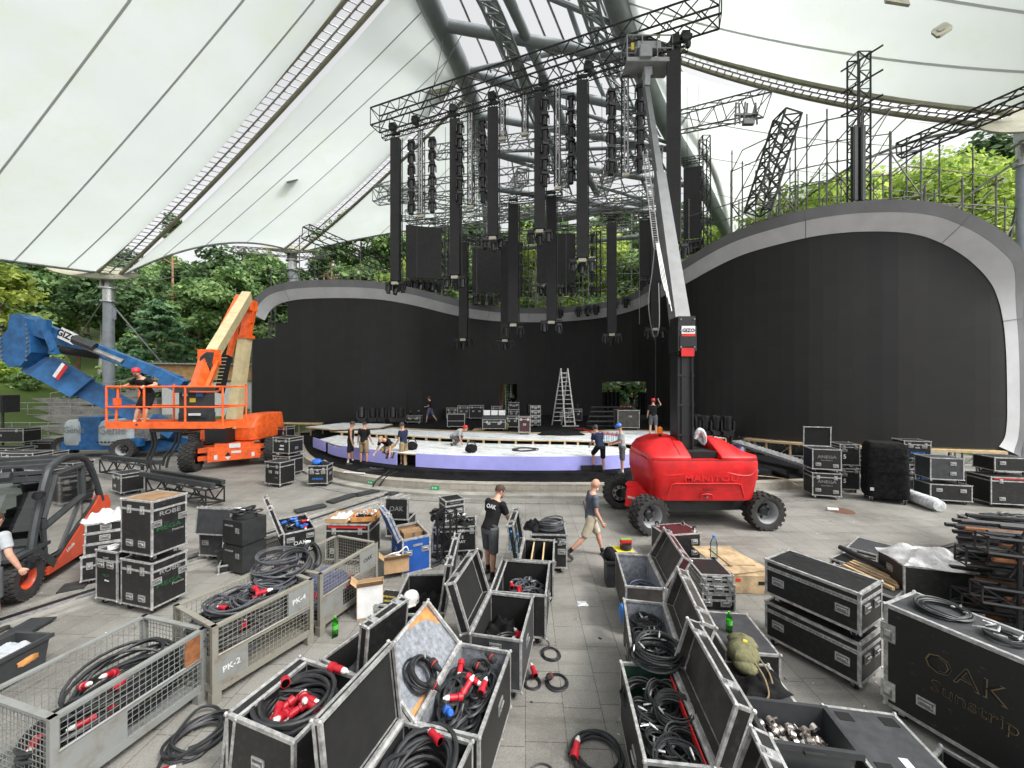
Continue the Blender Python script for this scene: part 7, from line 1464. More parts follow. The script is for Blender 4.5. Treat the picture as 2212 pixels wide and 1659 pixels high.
# -- right aisle open cases
r1 = [(1332, 1195.5), (1402, 1199), (1432, 1270), (1350, 1267)]
fit_case('open case at the head of the right row with a blue grey coil', r1, .75, open=('R', 118, .14), col='brown_ply', lidcol='wine_ply', lidin='brown_ply', inner='felt_grey', hand=[]); x, y, rz, w_, d = fit4(r1, .75)
coil('blue grey cable coil in the case at the head of the right row', (x + .02, y - .25, .36), .24, 12, .013, .2, 91, 'cable_blue', 1, rz); m = MB('felt_navy'); m.box((0, 0, .15), (w_ * .8, .2, .3)); o = m.obj('folded_cloth'); o.location = (x, y + .05, .16); o.rotation_euler = (0, 0, rz); tag(o, 'folded navy cloth behind the blue grey coil', 'cloth')
r2 = [(1350, 1296), (1441, 1302), (1467, 1436), (1365, 1434)]
fit_case('open case of small cable coils, second in the right row', r2, .75, open=('R', 109, .14), col='black_ply_worn', lidcol='brown_ply', lidin='brown_ply', inner='felt_grey', hand=[('L', 0, .5)]); x, y, rz, w_, d = fit4(r2, .75); RR = Matrix.Rotation(rz, 3, 'Z')
for i, (fx, fy, R_, n_, z) in enumerate(((0, .34, .2, 12, .5), (-.14, .1, .13, 7, .5), (.12, .12, .13, 6, .52), (.02, -.02, .15, 8, .5), (-.15, -.12, .14, 8, .48), (.16, -.08, .13, 6, .5), (-.05, .2, .16, 8, .44), (.1, -.2, .16, 9, .44))): q = V((x, y, 0)) + RR @ V((fx * w_ / .56 * .56, fy * d, 0)); coil(f'small black signal cable coil, {ORD[i]} from the far end of the second right case', (q.x, q.y, z), R_, n_, .0085, .12, 100 + i, 'cable', .95, i, xlr=2, group='coils in the second right case', rot=(random.uniform(-.2, .2), random.uniform(-.2, .2), i))
q = V((x, y, 0)) + RR @ V((0, -.44 * d, 0)); coil('large multicore cable coil lying over two open cases of the right row', (q.x, q.y, .755), .27, 13, .014, .15, 110, 'cable', .95, 0, xlr=5)
r3 = [(1341.5, 1431), (1454, 1436), (1539, 1659), (1392, 1647)]
fit_case('open case with green felt and red edge strip, full of signal cable coils', r3, .75, open=('R', 107, .14), col='black_ply_worn', lidcol='black_ply', lidin='brown_ply', inner='felt_green', hand=[('L', .2, .5)]); x, y, rz, w_, d = fit4(r3, .75); RR = Matrix.Rotation(rz, 3, 'Z')
k = [o for o in C.objects if o.get('label', '').startswith('open case with green felt')][0]; m = MB('print_red'); m.box((w_ / 2 - .05, -.05, .70), (.012, d * .85, .07)); m.obj('red_strip', k)
for i, (fx, fy, R_, n_, z) in enumerate(((-.1, .3, .19, 13, .5), (.08, .22, .2, 14, .56), (-.12, .06, .16, 11, .52), (.14, .02, .2, 16, .62), (-.1, -.1, .18, 11, .52), (-.05, -.26, .2, 12, .55), (.12, -.24, .2, 13, .57), (0, -.4, .22, 14, .58), (-.02, .12, .2, 12, .44), (.1, -.12, .2, 13, .46))):
 q = V((x, y, 0)) + RR @ V((fx, fy * d, 0)); coil(f'black signal cable coil, {ORD[i]} from the far end of the green felt case', (q.x, q.y, z), R_, n_, .0085, .14, 120 + i, 'cable', .9, i, xlr=1 + i % 3, group='coils in the green felt case', rot=(random.uniform(-.25, .25), random.uniform(-.25, .25), i))
a = [G(1392, 1647, .75), G(1539, 1659, .75)]; fcase('case cut by the bottom frame edge, its open lid at the lower right', (a[0].x + a[1].x) / 2 - .1, 2.42, rz - .1, w_, 1.0, .63, open=('R', 108, .14), col='black_ply_worn', lidin='brown_ply', hand=[])
for i, (lab, u, v, R_, n_, r_) in enumerate((('thin black cable loops on the aisle floor beside the tall open case', 1190, 1415, .14, 4, .008), ('cable coil with black plug on the aisle floor', 1203, 1475, .15, 5, .009), ('small dark coil with red plug against the aisle case', 1150, 1477, .11, 7, .008))): coil(lab, G(u, v), R_, n_, r_, .03, 130 + i, 'cable', 1, i, kpl=[0, 1, 0][i], plugs=[0, 0, 1][i])
coil('thick black cable coil with a red plug at the bottom of the aisle', G(1292, 1640), .27, 6, .014, .06, 134, 'cable', 1, .5, jit=.12); t = thing('cable_plug', 'red plug lying on the thick coil at the aisle bottom', 'plug', G(1240, 1635, .07), 1.2); inst('plug_body', PLUG, t, Matrix.Rotation(1.5, 4, 'Y') @ Matrix.Scale(1.2, 4))
floor_loop('thin cable end curving over the aisle floor at the bottom edge', [G(1140, 1665), G(1165, 1650, .01), G(1190, 1658, .01), G(1200, 1690)], .009)
floor_loop('cable running out of the tall open case onto the floor', [G(1168, 1372, .2), G(1186, 1390, .02), G(1180, 1400, .01), G(1172, 1405, .01)], .008)
cloth_heap('plastic_scrap', 'scrap of clear plastic film lying in the aisle', 'litter', G(1258, 1304), .09, .07, .03, 'film', 17)
m = MB('print_blue'); m.ball((0, 0, .17), (.035, .12, .14), 8, 6, None, .1); o = m.obj('blue_bag'); o.location = G(1346, 1385) + V((-.02, 0, .25)); tag(o, 'blue plastic bag hanging on the left side of the right row', 'bag')
# -- behind the right row
uq = [(1401, 1131), (1474, 1130), (1524, 1151), (1440, 1151)]; x, y, rz, w_, d = fit4(uq, .6)
k = fcase('black case turned upside down with its wheels in the air', x, y, rz, w_, d, .58, .0, casters=False, top='wine_ply', lid=0, hand=[('F', .25, .7), ('F', .25, .3), ('L', 0, .5)])
for sx in (-1, 1):
 for sy in (-1, 1): inst('caster', CASTER, k, Matrix.Translation((sx * (w_ / 2 - .1), sy * (d / 2 - .1), .70)) @ Matrix.Rotation(math.pi, 4, 'X') @ Matrix.Rotation(random.uniform(0, 6), 4, 'Z'))
p = G(1345, 1186, .55); fcase('small case with yellow lid under the battery charger', p.x, p.y, .02, .42, .34, .43, col='black_ply', top='print_yellow', lid=0, hand=[])
ch = thing('battery_charger', 'red and black battery charger with green top on the yellow lidded case', 'charger', (p.x + .06, p.y, .555), .05); m = MB('dark_plastic'); m.lathe([(.11, 0), (.115, .06), (.105, .09)], 14); m.obj('base', ch); m = MB('print_red'); m.box((0, 0, .14), (.2, .12, .09)); m.use('dark_plastic'); m.box((0, -.062, .12), (.18, .01, .03)); m.obj('battery', ch); m = MB('neon_green'); m.box((0, 0, .19), (.2, .05, .012)); m.obj('label_strip', ch)
p = G(1323, 1272); t = thing('black_bin', 'narrow black bin with a bag on top at the aisle side', 'bin', p + V((0, .15, 0)), 0); bin_parts(t, .2, .26, .5); m = MB('black_cloth'); m.ball((0, 0, .56), (.13, .16, .15), 10, 6, jit=.08); m.obj('bag_top', t)
sq_ = [(1487, 1204), (1551, 1208), (1590, 1243), (1517, 1241)]; x, y, rz, w_, d = fit4(sq_, .71)
fcase('bottom case of the slim silver stack near the soda bottle', x, y, rz, w_, d, .28, 0, hand=[('F', -.18, .5), ('F', .1, .5)], lid=.1, trim='alu', group='slim stacked cases on the right')
for i, z in enumerate((.405, .558)): fcase(['middle slim case of the silver stack with wide latches', 'top slim case of the silver stack under the water bottle'][i], x - .03 * i, y, rz, w_ * .98, d, .148, z, casters=False, lid=.07, hand=[('F', 0, .5)], latch=[('F', -.2), ('F', .2)], group='slim stacked cases on the right')
bottle('large clear blue water bottle on top of the slim case stack', V((*P(1542, 1212, 6.75).xy, .712)), .40, .06, 'bottle_clear', 'print_blue', None)
k = fcase('black closed case with recessed top fittings, soda bottle standing on it', 3.0, 5.12, -.12, .62, .85, .36, lid=.0, col='black_ply', top='grey_ply', hand=[('R', 0, .5), ('R', -.25, .5)])
bottle('green soda bottle with yellow label on the closed case right of the row', V((*P(1575, 1358, 5.1).xy, .485)), .27, .04, 'bottle_green', 'neon_green', 'neon_green')
fcase('grey topped flat case under the khaki backpack', 2.72, 4.28, -.12, .6, .7, .3, lid=0, col='black_ply', top='grey_ply', hand=[])
bp = thing('backpack', 'khaki rucksack with dangling straps slumped against the closed case', 'backpack', (*P(1605, 1470, 4.55).xy, .44), -.6); bp.scale = (.86, .9, .76)
m = MB('khaki_bag'); m.ball((0, .05, .16), (.20, .27, .17), 16, 10, rotm(-.25, 0, 0), .05); m.obj('bag_body', bp); m = MB('khaki_bag'); m.ball((-.02, .24, .2), (.19, .13, .12), 12, 8, None, .06); m.obj('top_flap', bp); m = MB('khaki_bag'); m.ball((.04, -.18, .12), (.15, .1, .1), 10, 8, None, .05); m.obj('front_pocket', bp)
m = MB('cloth_khaki'); m.path(spline([V((.12, -.1, .22)), V((.25, -.25, .12)), V((.3, -.42, .02)), V((.22, -.5, -.05))], 6), .010, 5); m.path(spline([V((.16, .05, .2)), V((.3, -.1, .1)), V((.36, -.32, .0))], 6), .010, 5); m.obj('strap', bp); m = MB('print_yellow'); m.box((.02, .1, .325), (.05, .06, .01)); m.obj('tag_label', bp)
cloth_heap('jacket', 'black jacket lying under the khaki rucksack', 'clothes', (*P(1640, 1500, 4.3).xy, .43), .26, .2, .1, 'black_cloth', 22)
p = P(1612, 1252, 6.9); t = thing('wooden_box', 'low plywood box with a hand slot and loose plywood sheets on it', 'box', (p.x + .08, p.y + .3, 0), -.05); m = MB('plywood'); m.box((0, 0, .17), (.75, .6, .32)); m.use('inner_black'); m.box((.25, -.302, .2), (.2, .01, .06)); m.use('print_red'); m.box((-.2, -.303, .25), (.08, .008, .05)); m.obj('box_body', t)
for i, (a_, c_, rz_) in enumerate((((.0, .18, .36), (.85, .9), .25), ((-.1, .35, .385), (.8, .8), .05))): m = MB('plywood'); m.box((0, 0, 0), (c_[0], c_[1], .018)); m.box((-.1, -.1, .02), (.06, .7, .022)) if i else None; o = m.obj('plywood_sheet'); o.location = (p.x + .05 + a_[0], p.y + .35 + a_[1], a_[2]); o.rotation_euler = (.02, .03, rz_); tag(o, ['upper loose plywood sheet with a batten on the wooden box', 'lower loose plywood sheet on the wooden box'][1 - i], 'plywood', 'plywood sheets on the wooden box')
lq = [(1703, 1188.5), (1909, 1255), (1856, 1283), (1651, 1206)]; x, y, rz, w_, d = fit4(lq, 1.23)
HL = [('F', -w_ * .34, .45), ('F', w_ * .34, .45), ('R', -.14, .55), ('R', .14, .55)]
for lab, h, z in (('upper long black flight case of the pair with a silver hinge strip', .49, .62), ('lower long black flight case of the pair, on wheels', .50, 0)):
 k = fcase(lab, x, y, rz, w_, d, h, z, lid=.11, hand=HL, latch=[], edge=.03, group='pair of long stacked cases'); m = MB('zinc'); m.box((0, -d / 2 - .006, .12 + h - .11), (w_ * .94, .008, .05)); m.use('steel')
 for i in range(24): m.box((-w_ * .46 + i * w_ * .92 / 23, -d / 2 - .0115, .12 + h - .11), (.03, .004, .012))
 m.obj('hinge_strip', k)
 if z: 
  for sx in (-1, 1):
   for sy in (-1, 1): m = MB('inner_black'); m.box((sx * (w_ / 2 - .2), sy * (d / 2 - .1), .12 + h + .002), (.15, .09, .006)); m.obj('wheel_dish', k)
k = fcase('big scratched black case with gold outline lettering at the right edge', 4.907, 3.70, -1.18, 1.8, .65, 1.14, col='black_ply_worn', lid=0, hand=[('F', -.55, .22), ('F', .45, .22), ('L', 0, .75)], latch=[], top='grey_ply', edge=.036)
text('OAK', .27, k, Matrix.Translation((-.28, -.329, .84)) @ Matrix.Rotation(math.pi / 2, 4, 'X') @ Matrix.Rotation(-.03, 4, 'Z'), 'print_gold'); text('Sunstrip', .18, k, Matrix.Translation((-.22, -.329, .60)) @ Matrix.Rotation(math.pi / 2, 4, 'X') @ Matrix.Rotation(-.03, 4, 'Z'), 'print_gold', bold=.004)
text('OAK', .26, k, Matrix.Translation((-.28, -.331, .8425)) @ Matrix.Rotation(math.pi / 2, 4, 'X') @ Matrix.Rotation(-.03, 4, 'Z'), 'inner_black', bold=-.016); text('Sunstrip', .178, k, Matrix.Translation((-.22, -.331, .601)) @ Matrix.Rotation(math.pi / 2, 4, 'X') @ Matrix.Rotation(-.03, 4, 'Z'), 'inner_black', bold=-.014)
for z in (.95, .3): inst('latch', LATCH, k, Matrix.Translation((-.86, -.335, z)) @ Matrix.Scale(1.5, 4))
RR = Matrix.Rotation(-1.18, 3, 'Z')
for i, (lx, ly, R_, n_, x_) in enumerate(((-.55, .05, .24, 14, 3), (-.1, -.05, .15, 6, 8), (.25, .08, .17, 6, 6))): q = V((4.907, 3.70, 1.265)) + RR @ V((lx, ly, 0)); coil(['wide dark coil lying on the big worn case', 'small cable coil with metal plugs on the big worn case', 'cable coil near the frame edge on the big worn case'][i], q, R_, n_, .008, .06, 140 + i, 'cable', .9, i, xlr=x_)
nq = [(1625, 1512), (1783, 1525), (1842, 1612), (1650, 1606)]; x, y, rz, w_, d = fit4(nq, .75)
fcase('black case carrying the bin of clamps at the bottom right', x, y, rz, w_ * 1.1, d * 1.3, .38, 0, lid=0, hand=[])
t = thing('plastic_bin', 'black plastic bin of metal pipe clamps at the lower right', 'bin', (x, y, .505), rz); bin_parts(t, w_, d, .245); m = MB('dark_plastic'); m.box((0, -d / 2 - .03, .2), (.16, .03, .03)); m.obj('bin_grip', t)
t = thing('pipe_clamps', 'heap of shiny and rusty pipe clamps in the black bin', 'clamps', (x, y, .53), rz); rd = random.Random(9)
for j in range(5):
 m = MB('chrome_junk')
 for _ in range(12):
  q = V((rd.uniform(-.36, .36) * w_, rd.uniform(-.34, .34) * d, rd.uniform(.0, .1))); M = Matrix.Translation(q) @ rnd_rot(rd); m.lathe([(.02, -.02), (.034, -.02), (.034, .02), (.02, .02), (.02, -.02)], 10, M, caps=False); m.tube(M @ V((.03, 0, 0)), M @ V((.07, 0, .01)), .008, 5)
 m.obj('clamp_heap', t)
fq = [(1781, 1523), (1940, 1544), (2075, 1700), (1905, 1700)]; x, y, rz, w_, d = fit4(fq, .48)
k = fcase('flat grey topped case with corner wheel dishes at the bottom right', x, y, rz, w_, d, .36, lid=0, top='grey_ply', hand=[('L', 0, .5)])
for sx in (-1, 1):
 for sy in (-1, 1): m = MB('inner_black'); m.box((sx * (w_ / 2 - .13), sy * (d / 2 - .12), .4835), (.13, .1, .006)); m.obj('wheel_dish', k)
m = MB('print_white'); m.box((.02, -d * .28, .4835), (.07, .16, .004)); m.obj('paper_label', k)
k = fcase('small open case with a green roll, before the big worn case', 4.13, 3.42, -1.1, .55, .4, .24, 0, casters=False, open=('F', 176, .03), lid=0, hand=[])
m = MB('neon_green'); m.tube((0, 0, 0), (.16, .0, 0), .035, 10); o = m.obj('green_roll'); o.location = (4.0, 3.42, .2); tag(o, 'green roll in the small open case', 'roll'); coil('thin cable coil in the small open case at the right', (4.2, 3.25, .16), .13, 9, .008, .08, 145, 'cable', 1, 0, xlr=2)
fit_case('thin flat case with top handles lying on the floor by the long cases', [(1853, 1160), (1937, 1181), (1917, 1204), (1828, 1182)], .2, casters=False, lid=.08, hand=[], top='grey_ply')
k = fit_case('long low case with a black pipe lying along it', [(1822, 1190), (1975, 1238), (1945, 1258), (1800, 1206)], .38, casters=False, lid=.1, hand=[('R', 0, .5)])
m = MB('rubber'); a, c = G(1815, 1182, .47), G(1940, 1243, .47); m.tube(a - (a + c) / 2, c - (a + c) / 2, .05, 8); o = m.obj('black_pipe'); o.location = (a + c) / 2; tag(o, 'black pipe lying on the long low case', 'pipe')
fit_case('low open case holding sawn timbers beside the long stacked cases', [(1800, 1215), (1962, 1270), (1935, 1292), (1775, 1238)], .32, casters=False, lid=0, hand=[], top='grey_ply')
for i in range(4): m = MB('wood_pale' if i != 1 else 'wood_dark'); a, c = G(1822 + 7 * i, 1221 - 3 * i, .36 + .02 * (i % 2)), G(1930 + 9 * i, 1272 - 4 * i, .36 + .02 * (i % 2)); m.beam(a - (a + c) / 2, c - (a + c) / 2, .06, .05); o = m.obj('timber'); o.location = (a + c) / 2; tag(o, ['pale timber on the left side of the low case', 'dark brown timber on the low open case', 'pale timber right of the dark one', 'pale timber furthest right on the low case'][i], 'timber', 'timbers on the low case')
p = P(2040, 1228, 6.3); fcase('tall black case with plastic wrapped sheets on top by the pipe stack', p.x, p.y + .3, -.3, .95, .7, .63, hand=[('L', 0, .7)], lid=0)
cloth_heap('wrapped_sheets', 'stack of sheets wrapped in clear plastic on the tall black case', 'wrapped goods', (p.x, p.y + .3, .755), .5, .38, .22, 'paper_wrap', 31, -.3)
m = MB('rusty'); a, c = G(1940, 1208, .04), G(2110, 1164, .04); m.use('light_black'); m.tube(a - (a + c) / 2, c - (a + c) / 2, .04, 6); o = m.obj('floor_pipe'); o.location = (a + c) / 2; tag(o, 'dark pipe lying on the floor behind the wrapped goods', 'pipe')
st = thing('pipe_stack', 'rack of stacked dark truss ladders and pipes at the right edge', 'pipe rack', (8.3, 5.55, 0), -.35); rd = random.Random(3)
for i in range(64):
 z = .1 + .0245 * i; mtn = ['truss_black', 'truss_black', 'rubber', 'truss_black', 'rusty', 'light_black'][i % 6]; m = MB(mtn); y_ = -.45 + (i * .37 % 1) * .95; m.tube((-1.25 + rd.uniform(-.12, .25), y_, z), (1.6, y_ + rd.uniform(-.05, .05), z + rd.uniform(-.04, .04)), .034, 7); m.obj('pipe', st)
m = MB('truss_black')
for z in (.4, .8, 1.2, 1.55):
 for k in range(7): m.tube((-1.1 + .38 * k, -.45, z - .2), (-.92 + .38 * k, -.45, z + .15), .016, 4)
m.tube((-1.0, -.46, .1), (-1.0, -.46, 1.62), .03, 6); m.obj('truss_web', st)
for i, (z, dy) in enumerate(((1.5, -.3), (1.15, .1), (.75, -.2), (.45, .2))): m = MB('truss_black'); truss_mesh(m, (-1.45, dy - .25, z), (1.5, dy - .15, z - .1), .22, .22, .022); m.obj('truss_ladder', st)
m = MB('print_red'); m.tube((-.15, -.52, .35), (-.2, -.52, 1.3), .028, 8); m.obj('red_post', st)
fcase('black case with clutter behind the pipe rack', 10.6, 8.3, -.2, 1.1, .7, .7, lid=0, hand=[('F', -.3, .5)]); tangle('heap of black hooks on the case behind the pipe rack', (10.6, 8.3, .83), .9, .5, .14, 12, .016, 77, 'light_black', 0)
# -- right middle ground
AN = [('F', 'ANEGA', .13, 0, .62, 'print_grey', 1.2), ('F', 'EQUIPMENT', .05, 0, .45, 'print_grey', 1.2)]
x, y = 10.35, 12.85; HA = [('F', -.24, .25), ('F', .24, .2), ('R', -.14, .5), ('R', .16, .5)]
k = fcase('upper of two stacked black cases with grey lettering and a raised thin lid', x, y, -.28, .80, .66, .66, .86, txt=AN, hand=HA, lid=0, open=('B', 88, .03)); m = MB('black_ply'); m.box((0, 0, .775), (.77, .63, .01)); m.obj('inner_tray', k)
fcase('lower of two stacked black cases with grey lettering, right of the ramp', x, y, -.28, .80, .66, .74, 0, txt=AN, hand=HA, lid=.14)
for lab, z in (('lower case marked 5 half hidden behind the lettered stack', 0), ('upper case marked 5 half hidden behind the lettered stack', .84)): fcase(lab, 11.75, 13.6, -.2, .6, .6, .72, z, txt=[('F', '5', .2, -.16, .4, 'print_white')], hand=[('F', -.16, .7)], lid=.1)
sp = thing('speaker_cart', 'tall loudspeaker cart under a black fabric cover with side slots', 'covered speaker', (12.05, 12.45, 0), -.52); m = MB('black_cloth'); loft(m, [(.16, 1.0, .8, 0, 0), (.3, 1.06, .84, 0, 0), (1.1, 1.03, .82, 0, 0), (1.72, 1.0, .78, 0, 0), (1.86, .9, .7, 0, 0), (1.9, .8, .6, 0, 0)], 32, 7); m.obj('cover', sp)
m = MB('inner_black')
for z in (.7, 1.1, 1.5): m.box((.52, -.05, z), (.02, .24, .2)); 
m.obj('handle_slot', sp); m = MB('black_cloth'); m.box((-.0, -.43, 1.0), (1.0, .02, .012)); m.box((0, -.43, 1.5), (1.0, .02, .012)); m.obj('seam', sp); m = MB('print_white'); m.box((-.4, -.435, .42), (.09, .01, .1)); m.obj('label_patch', sp)
for sx in (-1, 1):
 for sy in (-1, 1): inst('caster', CASTER, sp, Matrix.Translation((sx * .4, sy * .3, 0)) @ Matrix.Scale(1.3, 4))
PS = [('F', 'PS', .07, 0, .75, 'print_white'), ('F', 'HDR', .07, 0, .62, 'print_white'), ('F', 'ANEGA', .11, 0, .32, 'print_blue', 1.2)]
HP = [('F', -.2, .68), ('F', .2, .68), ('R', 0, .5)]
x, y = 14.9, 14.2; fcase('lower case with blue lettering at far right behind the cable roll', x, y, -.3, .75, .7, .72, 0, txt=PS, hand=HP, lid=.14); fcase('upper case with blue lettering at far right by the wall end', x + .35, y + .5, -.3, .8, .7, .66, .86, txt=PS, hand=HP, lid=.14)
fcase('lower case of the far right pair with two front handles', 13.8, 12.35, -.25, 1.05, .7, .5, 0, hand=[('F', -.3, .65), ('F', .3, .65)], lid=0); fcase('upper case of the far right pair on top of the wider one', 13.75, 12.4, -.25, .85, .65, .68, .64, hand=[('F', .15, .75), ('F', .15, .3)], lid=.0, col='grey_ply')
k = fcase('black case with a red edge line at the right frame edge', 15.3, 12.0, -.2, 1.25, .8, .82, 0, hand=[('F', -.35, .2), ('F', .35, .2)], lid=.12); m = MB('print_red'); m.box((0, -.408, .89), (1.1, .006, .035)); m.obj('red_stripe', k)
fcase('case set on the red lined case at the right frame edge', 15.5, 12.2, -.2, .9, .7, .42, .95, hand=[('F', -.25, .6)], lid=0); fcase('dark case at the extreme right behind the red lined case', 16.9, 13.2, -.2, .9, .7, .8, 0, lid=.1)
m = MB('film'); a, c = V((13.0, 13.3, .2)), V((12.55, 11.35, .2)); m.lathe([(.0, 0), (.17, 0), (.19, .1), (.185, 1.0), (.19, 1.9), (.13, 2.0), (.16, 2.08), (.05, 2.1)], 18, Matrix.Translation(a) @ (c - a).to_track_quat('Z', 'Y').to_matrix().to_4x4()); o = m.obj('film_roll'); tag(o, 'long grey roll of bubble film lying between the covered speaker and the cases', 'roll')
m = MB('alu_dull'); a, c = P(1592, 955, 17.6), P(1800, 1022, 13.4); m.beam(a, c, .55, .1); 
for i in range(26): q = a.lerp(c, i / 25); m.box(q + V((0, 0, .07)), (.5, .03, .03), Matrix.Rotation(math.atan2((c - a).y, (c - a).x) - math.pi / 2, 3, 'Z'))
o = m.obj('access_ramp'); tag(o, 'long aluminium ramp sloping down from the stage behind the lettered cases', 'ramp')
q = G(1624, 1029, .39); t = thing('air_compressor', 'small blue air compressor on the black carpet right of the red lift', 'compressor', (q.x, q.y + .1, .39), .15); m = MB('blue_paint'); m.lathe([(0, -.3), (.1, -.28), (.12, -.22), (.12, .22), (.1, .28), (0, .3)], 14, Matrix.Translation((0, 0, .16)) @ Matrix.Rotation(math.pi / 2, 4, 'Y')); m.obj('tank', t); m = MB('light_black'); m.box((-.02, 0, .36), (.3, .2, .16)); m.ball((.14, 0, .36), (.1, .11, .1), 8, 6); m.tube((-.25, -.1, .04), (-.25, .1, .04), .05, 8); m.tube((.25, -.1, .04), (.25, .1, .04), .03, 6); m.obj('motor', t); m = MB('print_yellow'); m.box((-.02, -.105, .4), (.12, .008, .05)); m.obj('label_patch', t)
floor_loop('pale air hose winding from the compressor over the wall edge', [V((*q.xy, .42)), G(1665, 1030, .39), G(1700, 1036, .39), G(1722, 1048, .37), G(1735, 1052, .1), G(1745, 1040, .36), G(1752, 1030, .37)], .018, mt='wood_pale')
m = MB('carpet'); a, c = G(1628, 1003, .45), G(1700, 1030, .45); m.tube(a, c, .09, 10); o = m.obj('carpet_roll'); tag(o, 'black carpet roll lying on the stage edge', 'carpet roll')
# -- left middle ground
def gcase(label, u, v, rz, w_, d, h, z=0, zf=.1, **kw): p = G(u, v, z + zf); return fcase(label, p.x, p.y + d / 2, rz, w_, d, h, z, **kw)
gcase('black case standing alone on the plaza before the orange lift', 594, 1047, -.35, .75, .62, .80, hand=[('F', .22, .55), ('F', -.1, .55), ('L', -.15, .15), ('L', .15, .15)], lid=.16, txt=[('F', 'ROBE', .06, .2, .3, 'print_grey')])
gcase('lower of two stacked cases behind the lone black case', 612, 1024, -.3, .85, .7, .70, hand=[('F', .2, .6)], lid=.14); p = G(612, 1024, .1); fcase('upper of two stacked cases behind the lone black case', p.x, p.y + .35, -.3, .85, .7, .62, .83, hand=[('R', 0, .3)], lid=.12); k = [o for o in C.objects if o.get('label', '').startswith('upper of two stacked cases behind')][0]
for q, s_ in (((-.1, -.354, .60), (.12, .006, .06)), ((.05, -.354, .42), (.2, .006, .07)), ((.03, -.354, .28), (.24, .006, .06))): m = MB('print_white'); m.box(q, s_); m.obj('paper_label', k)
gcase('lower case below the one marked 5 near the stage wall', 607, 985, -.15, .75, .6, .75, lid=.1); p = G(607, 985, .1); fcase('case marked 5 stacked near the stage wall at left', p.x, p.y + .3, -.15, .7, .6, .6, .87, txt=[('F', '5', .2, .18, .45, 'print_white')], hand=[], lid=.12)
k = gcase('little case with blue lettering and a blue bag on top, by the stage wall', 685, 1046, .06, .70, .5, .66, txt=[('F', 'PS', .07, 0, .7, 'print_white'), ('F', 'HDR', .07, 0, .56, 'print_white'), ('F', 'ANEGA', .1, 0, .27, 'print_blue', 1.2)], hand=[('F', -.2, .62), ('F', .2, .62), ('R', 0, .5)], lid=.15)
m = MB('plug_blue'); m.ball((0, 0, .09), (.2, .16, .12), 10, 6, None, .12); o = m.obj('blue_bag'); o.location = k.location + V((-.12, 0, .785)); tag(o, 'bright blue plastic bag on the little lettered case', 'bag'); tangle('tools and cables beside the blue bag', k.location + V((.18, 0, .785)), .3, .3, .1, 7, .014, 91, xlr=3)
gcase('black case with white letters behind the forklift near the floor trusses', 258, 1064, -.5, .78, .6, .62, txt=[('F', 'OK', .14, -.1, .3, 'print_white')], hand=[('F', -.2, .75), ('F', .2, .8)], lid=.12)
a, c = G(318, 1052, .3) , G(448, 1082, .3); t = truss('floor_truss', 'black floor truss with strip fixtures lying before the orange lift', a + V((0, .3, .06)), c + V((0, .3, .06)), .5, .45, r=.035)
for i in range(2): m = MB('charcoal'); m.beam(a + V((-.3, .1 + .4 * i, .42)), c + V((.1, .1 + .4 * i, .42)), .12, .14); o = m.obj('strip_light'); tag(o, ['nearer', 'farther'][i] + ' long strip fixture on the floor truss before the orange lift', 'strip light', 'strip lights on floor truss')
a, c = G(205, 1020, .3), G(300, 1036, .3); truss('floor_truss', 'black floor truss lying beside the blue lift wheels', a + V((0, .5, .2)), c + V((0, .5, .2)), .5, .5, r=.035); m = MB('charcoal'); m.beam(a + V((-.2, .5, .52)), c + V((.3, .5, .52)), .16, .14); o = m.obj('strip_light'); tag(o, 'long strip fixture on the truss beside the blue lift', 'strip light')
for i, (u, v, w_, h, z) in enumerate(((25, 985, 2.2, .5, 0), (70, 975, 2.6, .5, 0), (10, 960, 2.0, .55, 0), (35, 955, 1.6, .7, .68), (110, 968, 1.8, .6, 0))): p = P(u, v, 17 + i); fcase(['front long black case at the far left before the terraces', 'second long black case at the far left', 'third long black case at the far left edge', 'case stacked on the long cases at the far left', 'long black case left of the blue lift wheels'][i], p.x, p.y, -.1 + .05 * i, w_, .8, h, z, lid=.12, hand=[('F', -.3, .5)], group='long cases at far left')
for i, (u, w_) in enumerate(((385, 1.6), (355, 1.2), (420, 1.4))): p = P(u, 970, 21.5 + i); fcase(['dark case between the blue and orange lifts', 'dark case left behind the dangling cables', 'dark case behind the orange lift wheels'][i], p.x, p.y, .1, w_, .7, .7 + .1 * i, 0, lid=.14, hand=[('F', 0, .5)])
m = MB('concrete'); a, c = V((-3.75, 13.75, 0)), V((-9.6, 3.5, 0)); dv_ = (c - a).normalized(); nv_ = V((-dv_.y, dv_.x, 0))
for o_, h in ((-.28, .035), (.28, .035), (.55, .02)): m.beam(a + nv_ * o_ + V((0, 0, h / 2)), c + nv_ * o_ + V((0, 0, h / 2)), .12, h)
m.use('alu_dull'); m.beam(a + nv_ * .08 + V((0, 0, .012)), c + nv_ * .08 + V((0, 0, .012)), .1, .02); m.use('light_black'); m.beam(a - nv_ * .06 + V((0, 0, .004)), c - nv_ * .06 + V((0, 0, .004)), .16, .008)
m.obj('floor_channel', kind='structure')
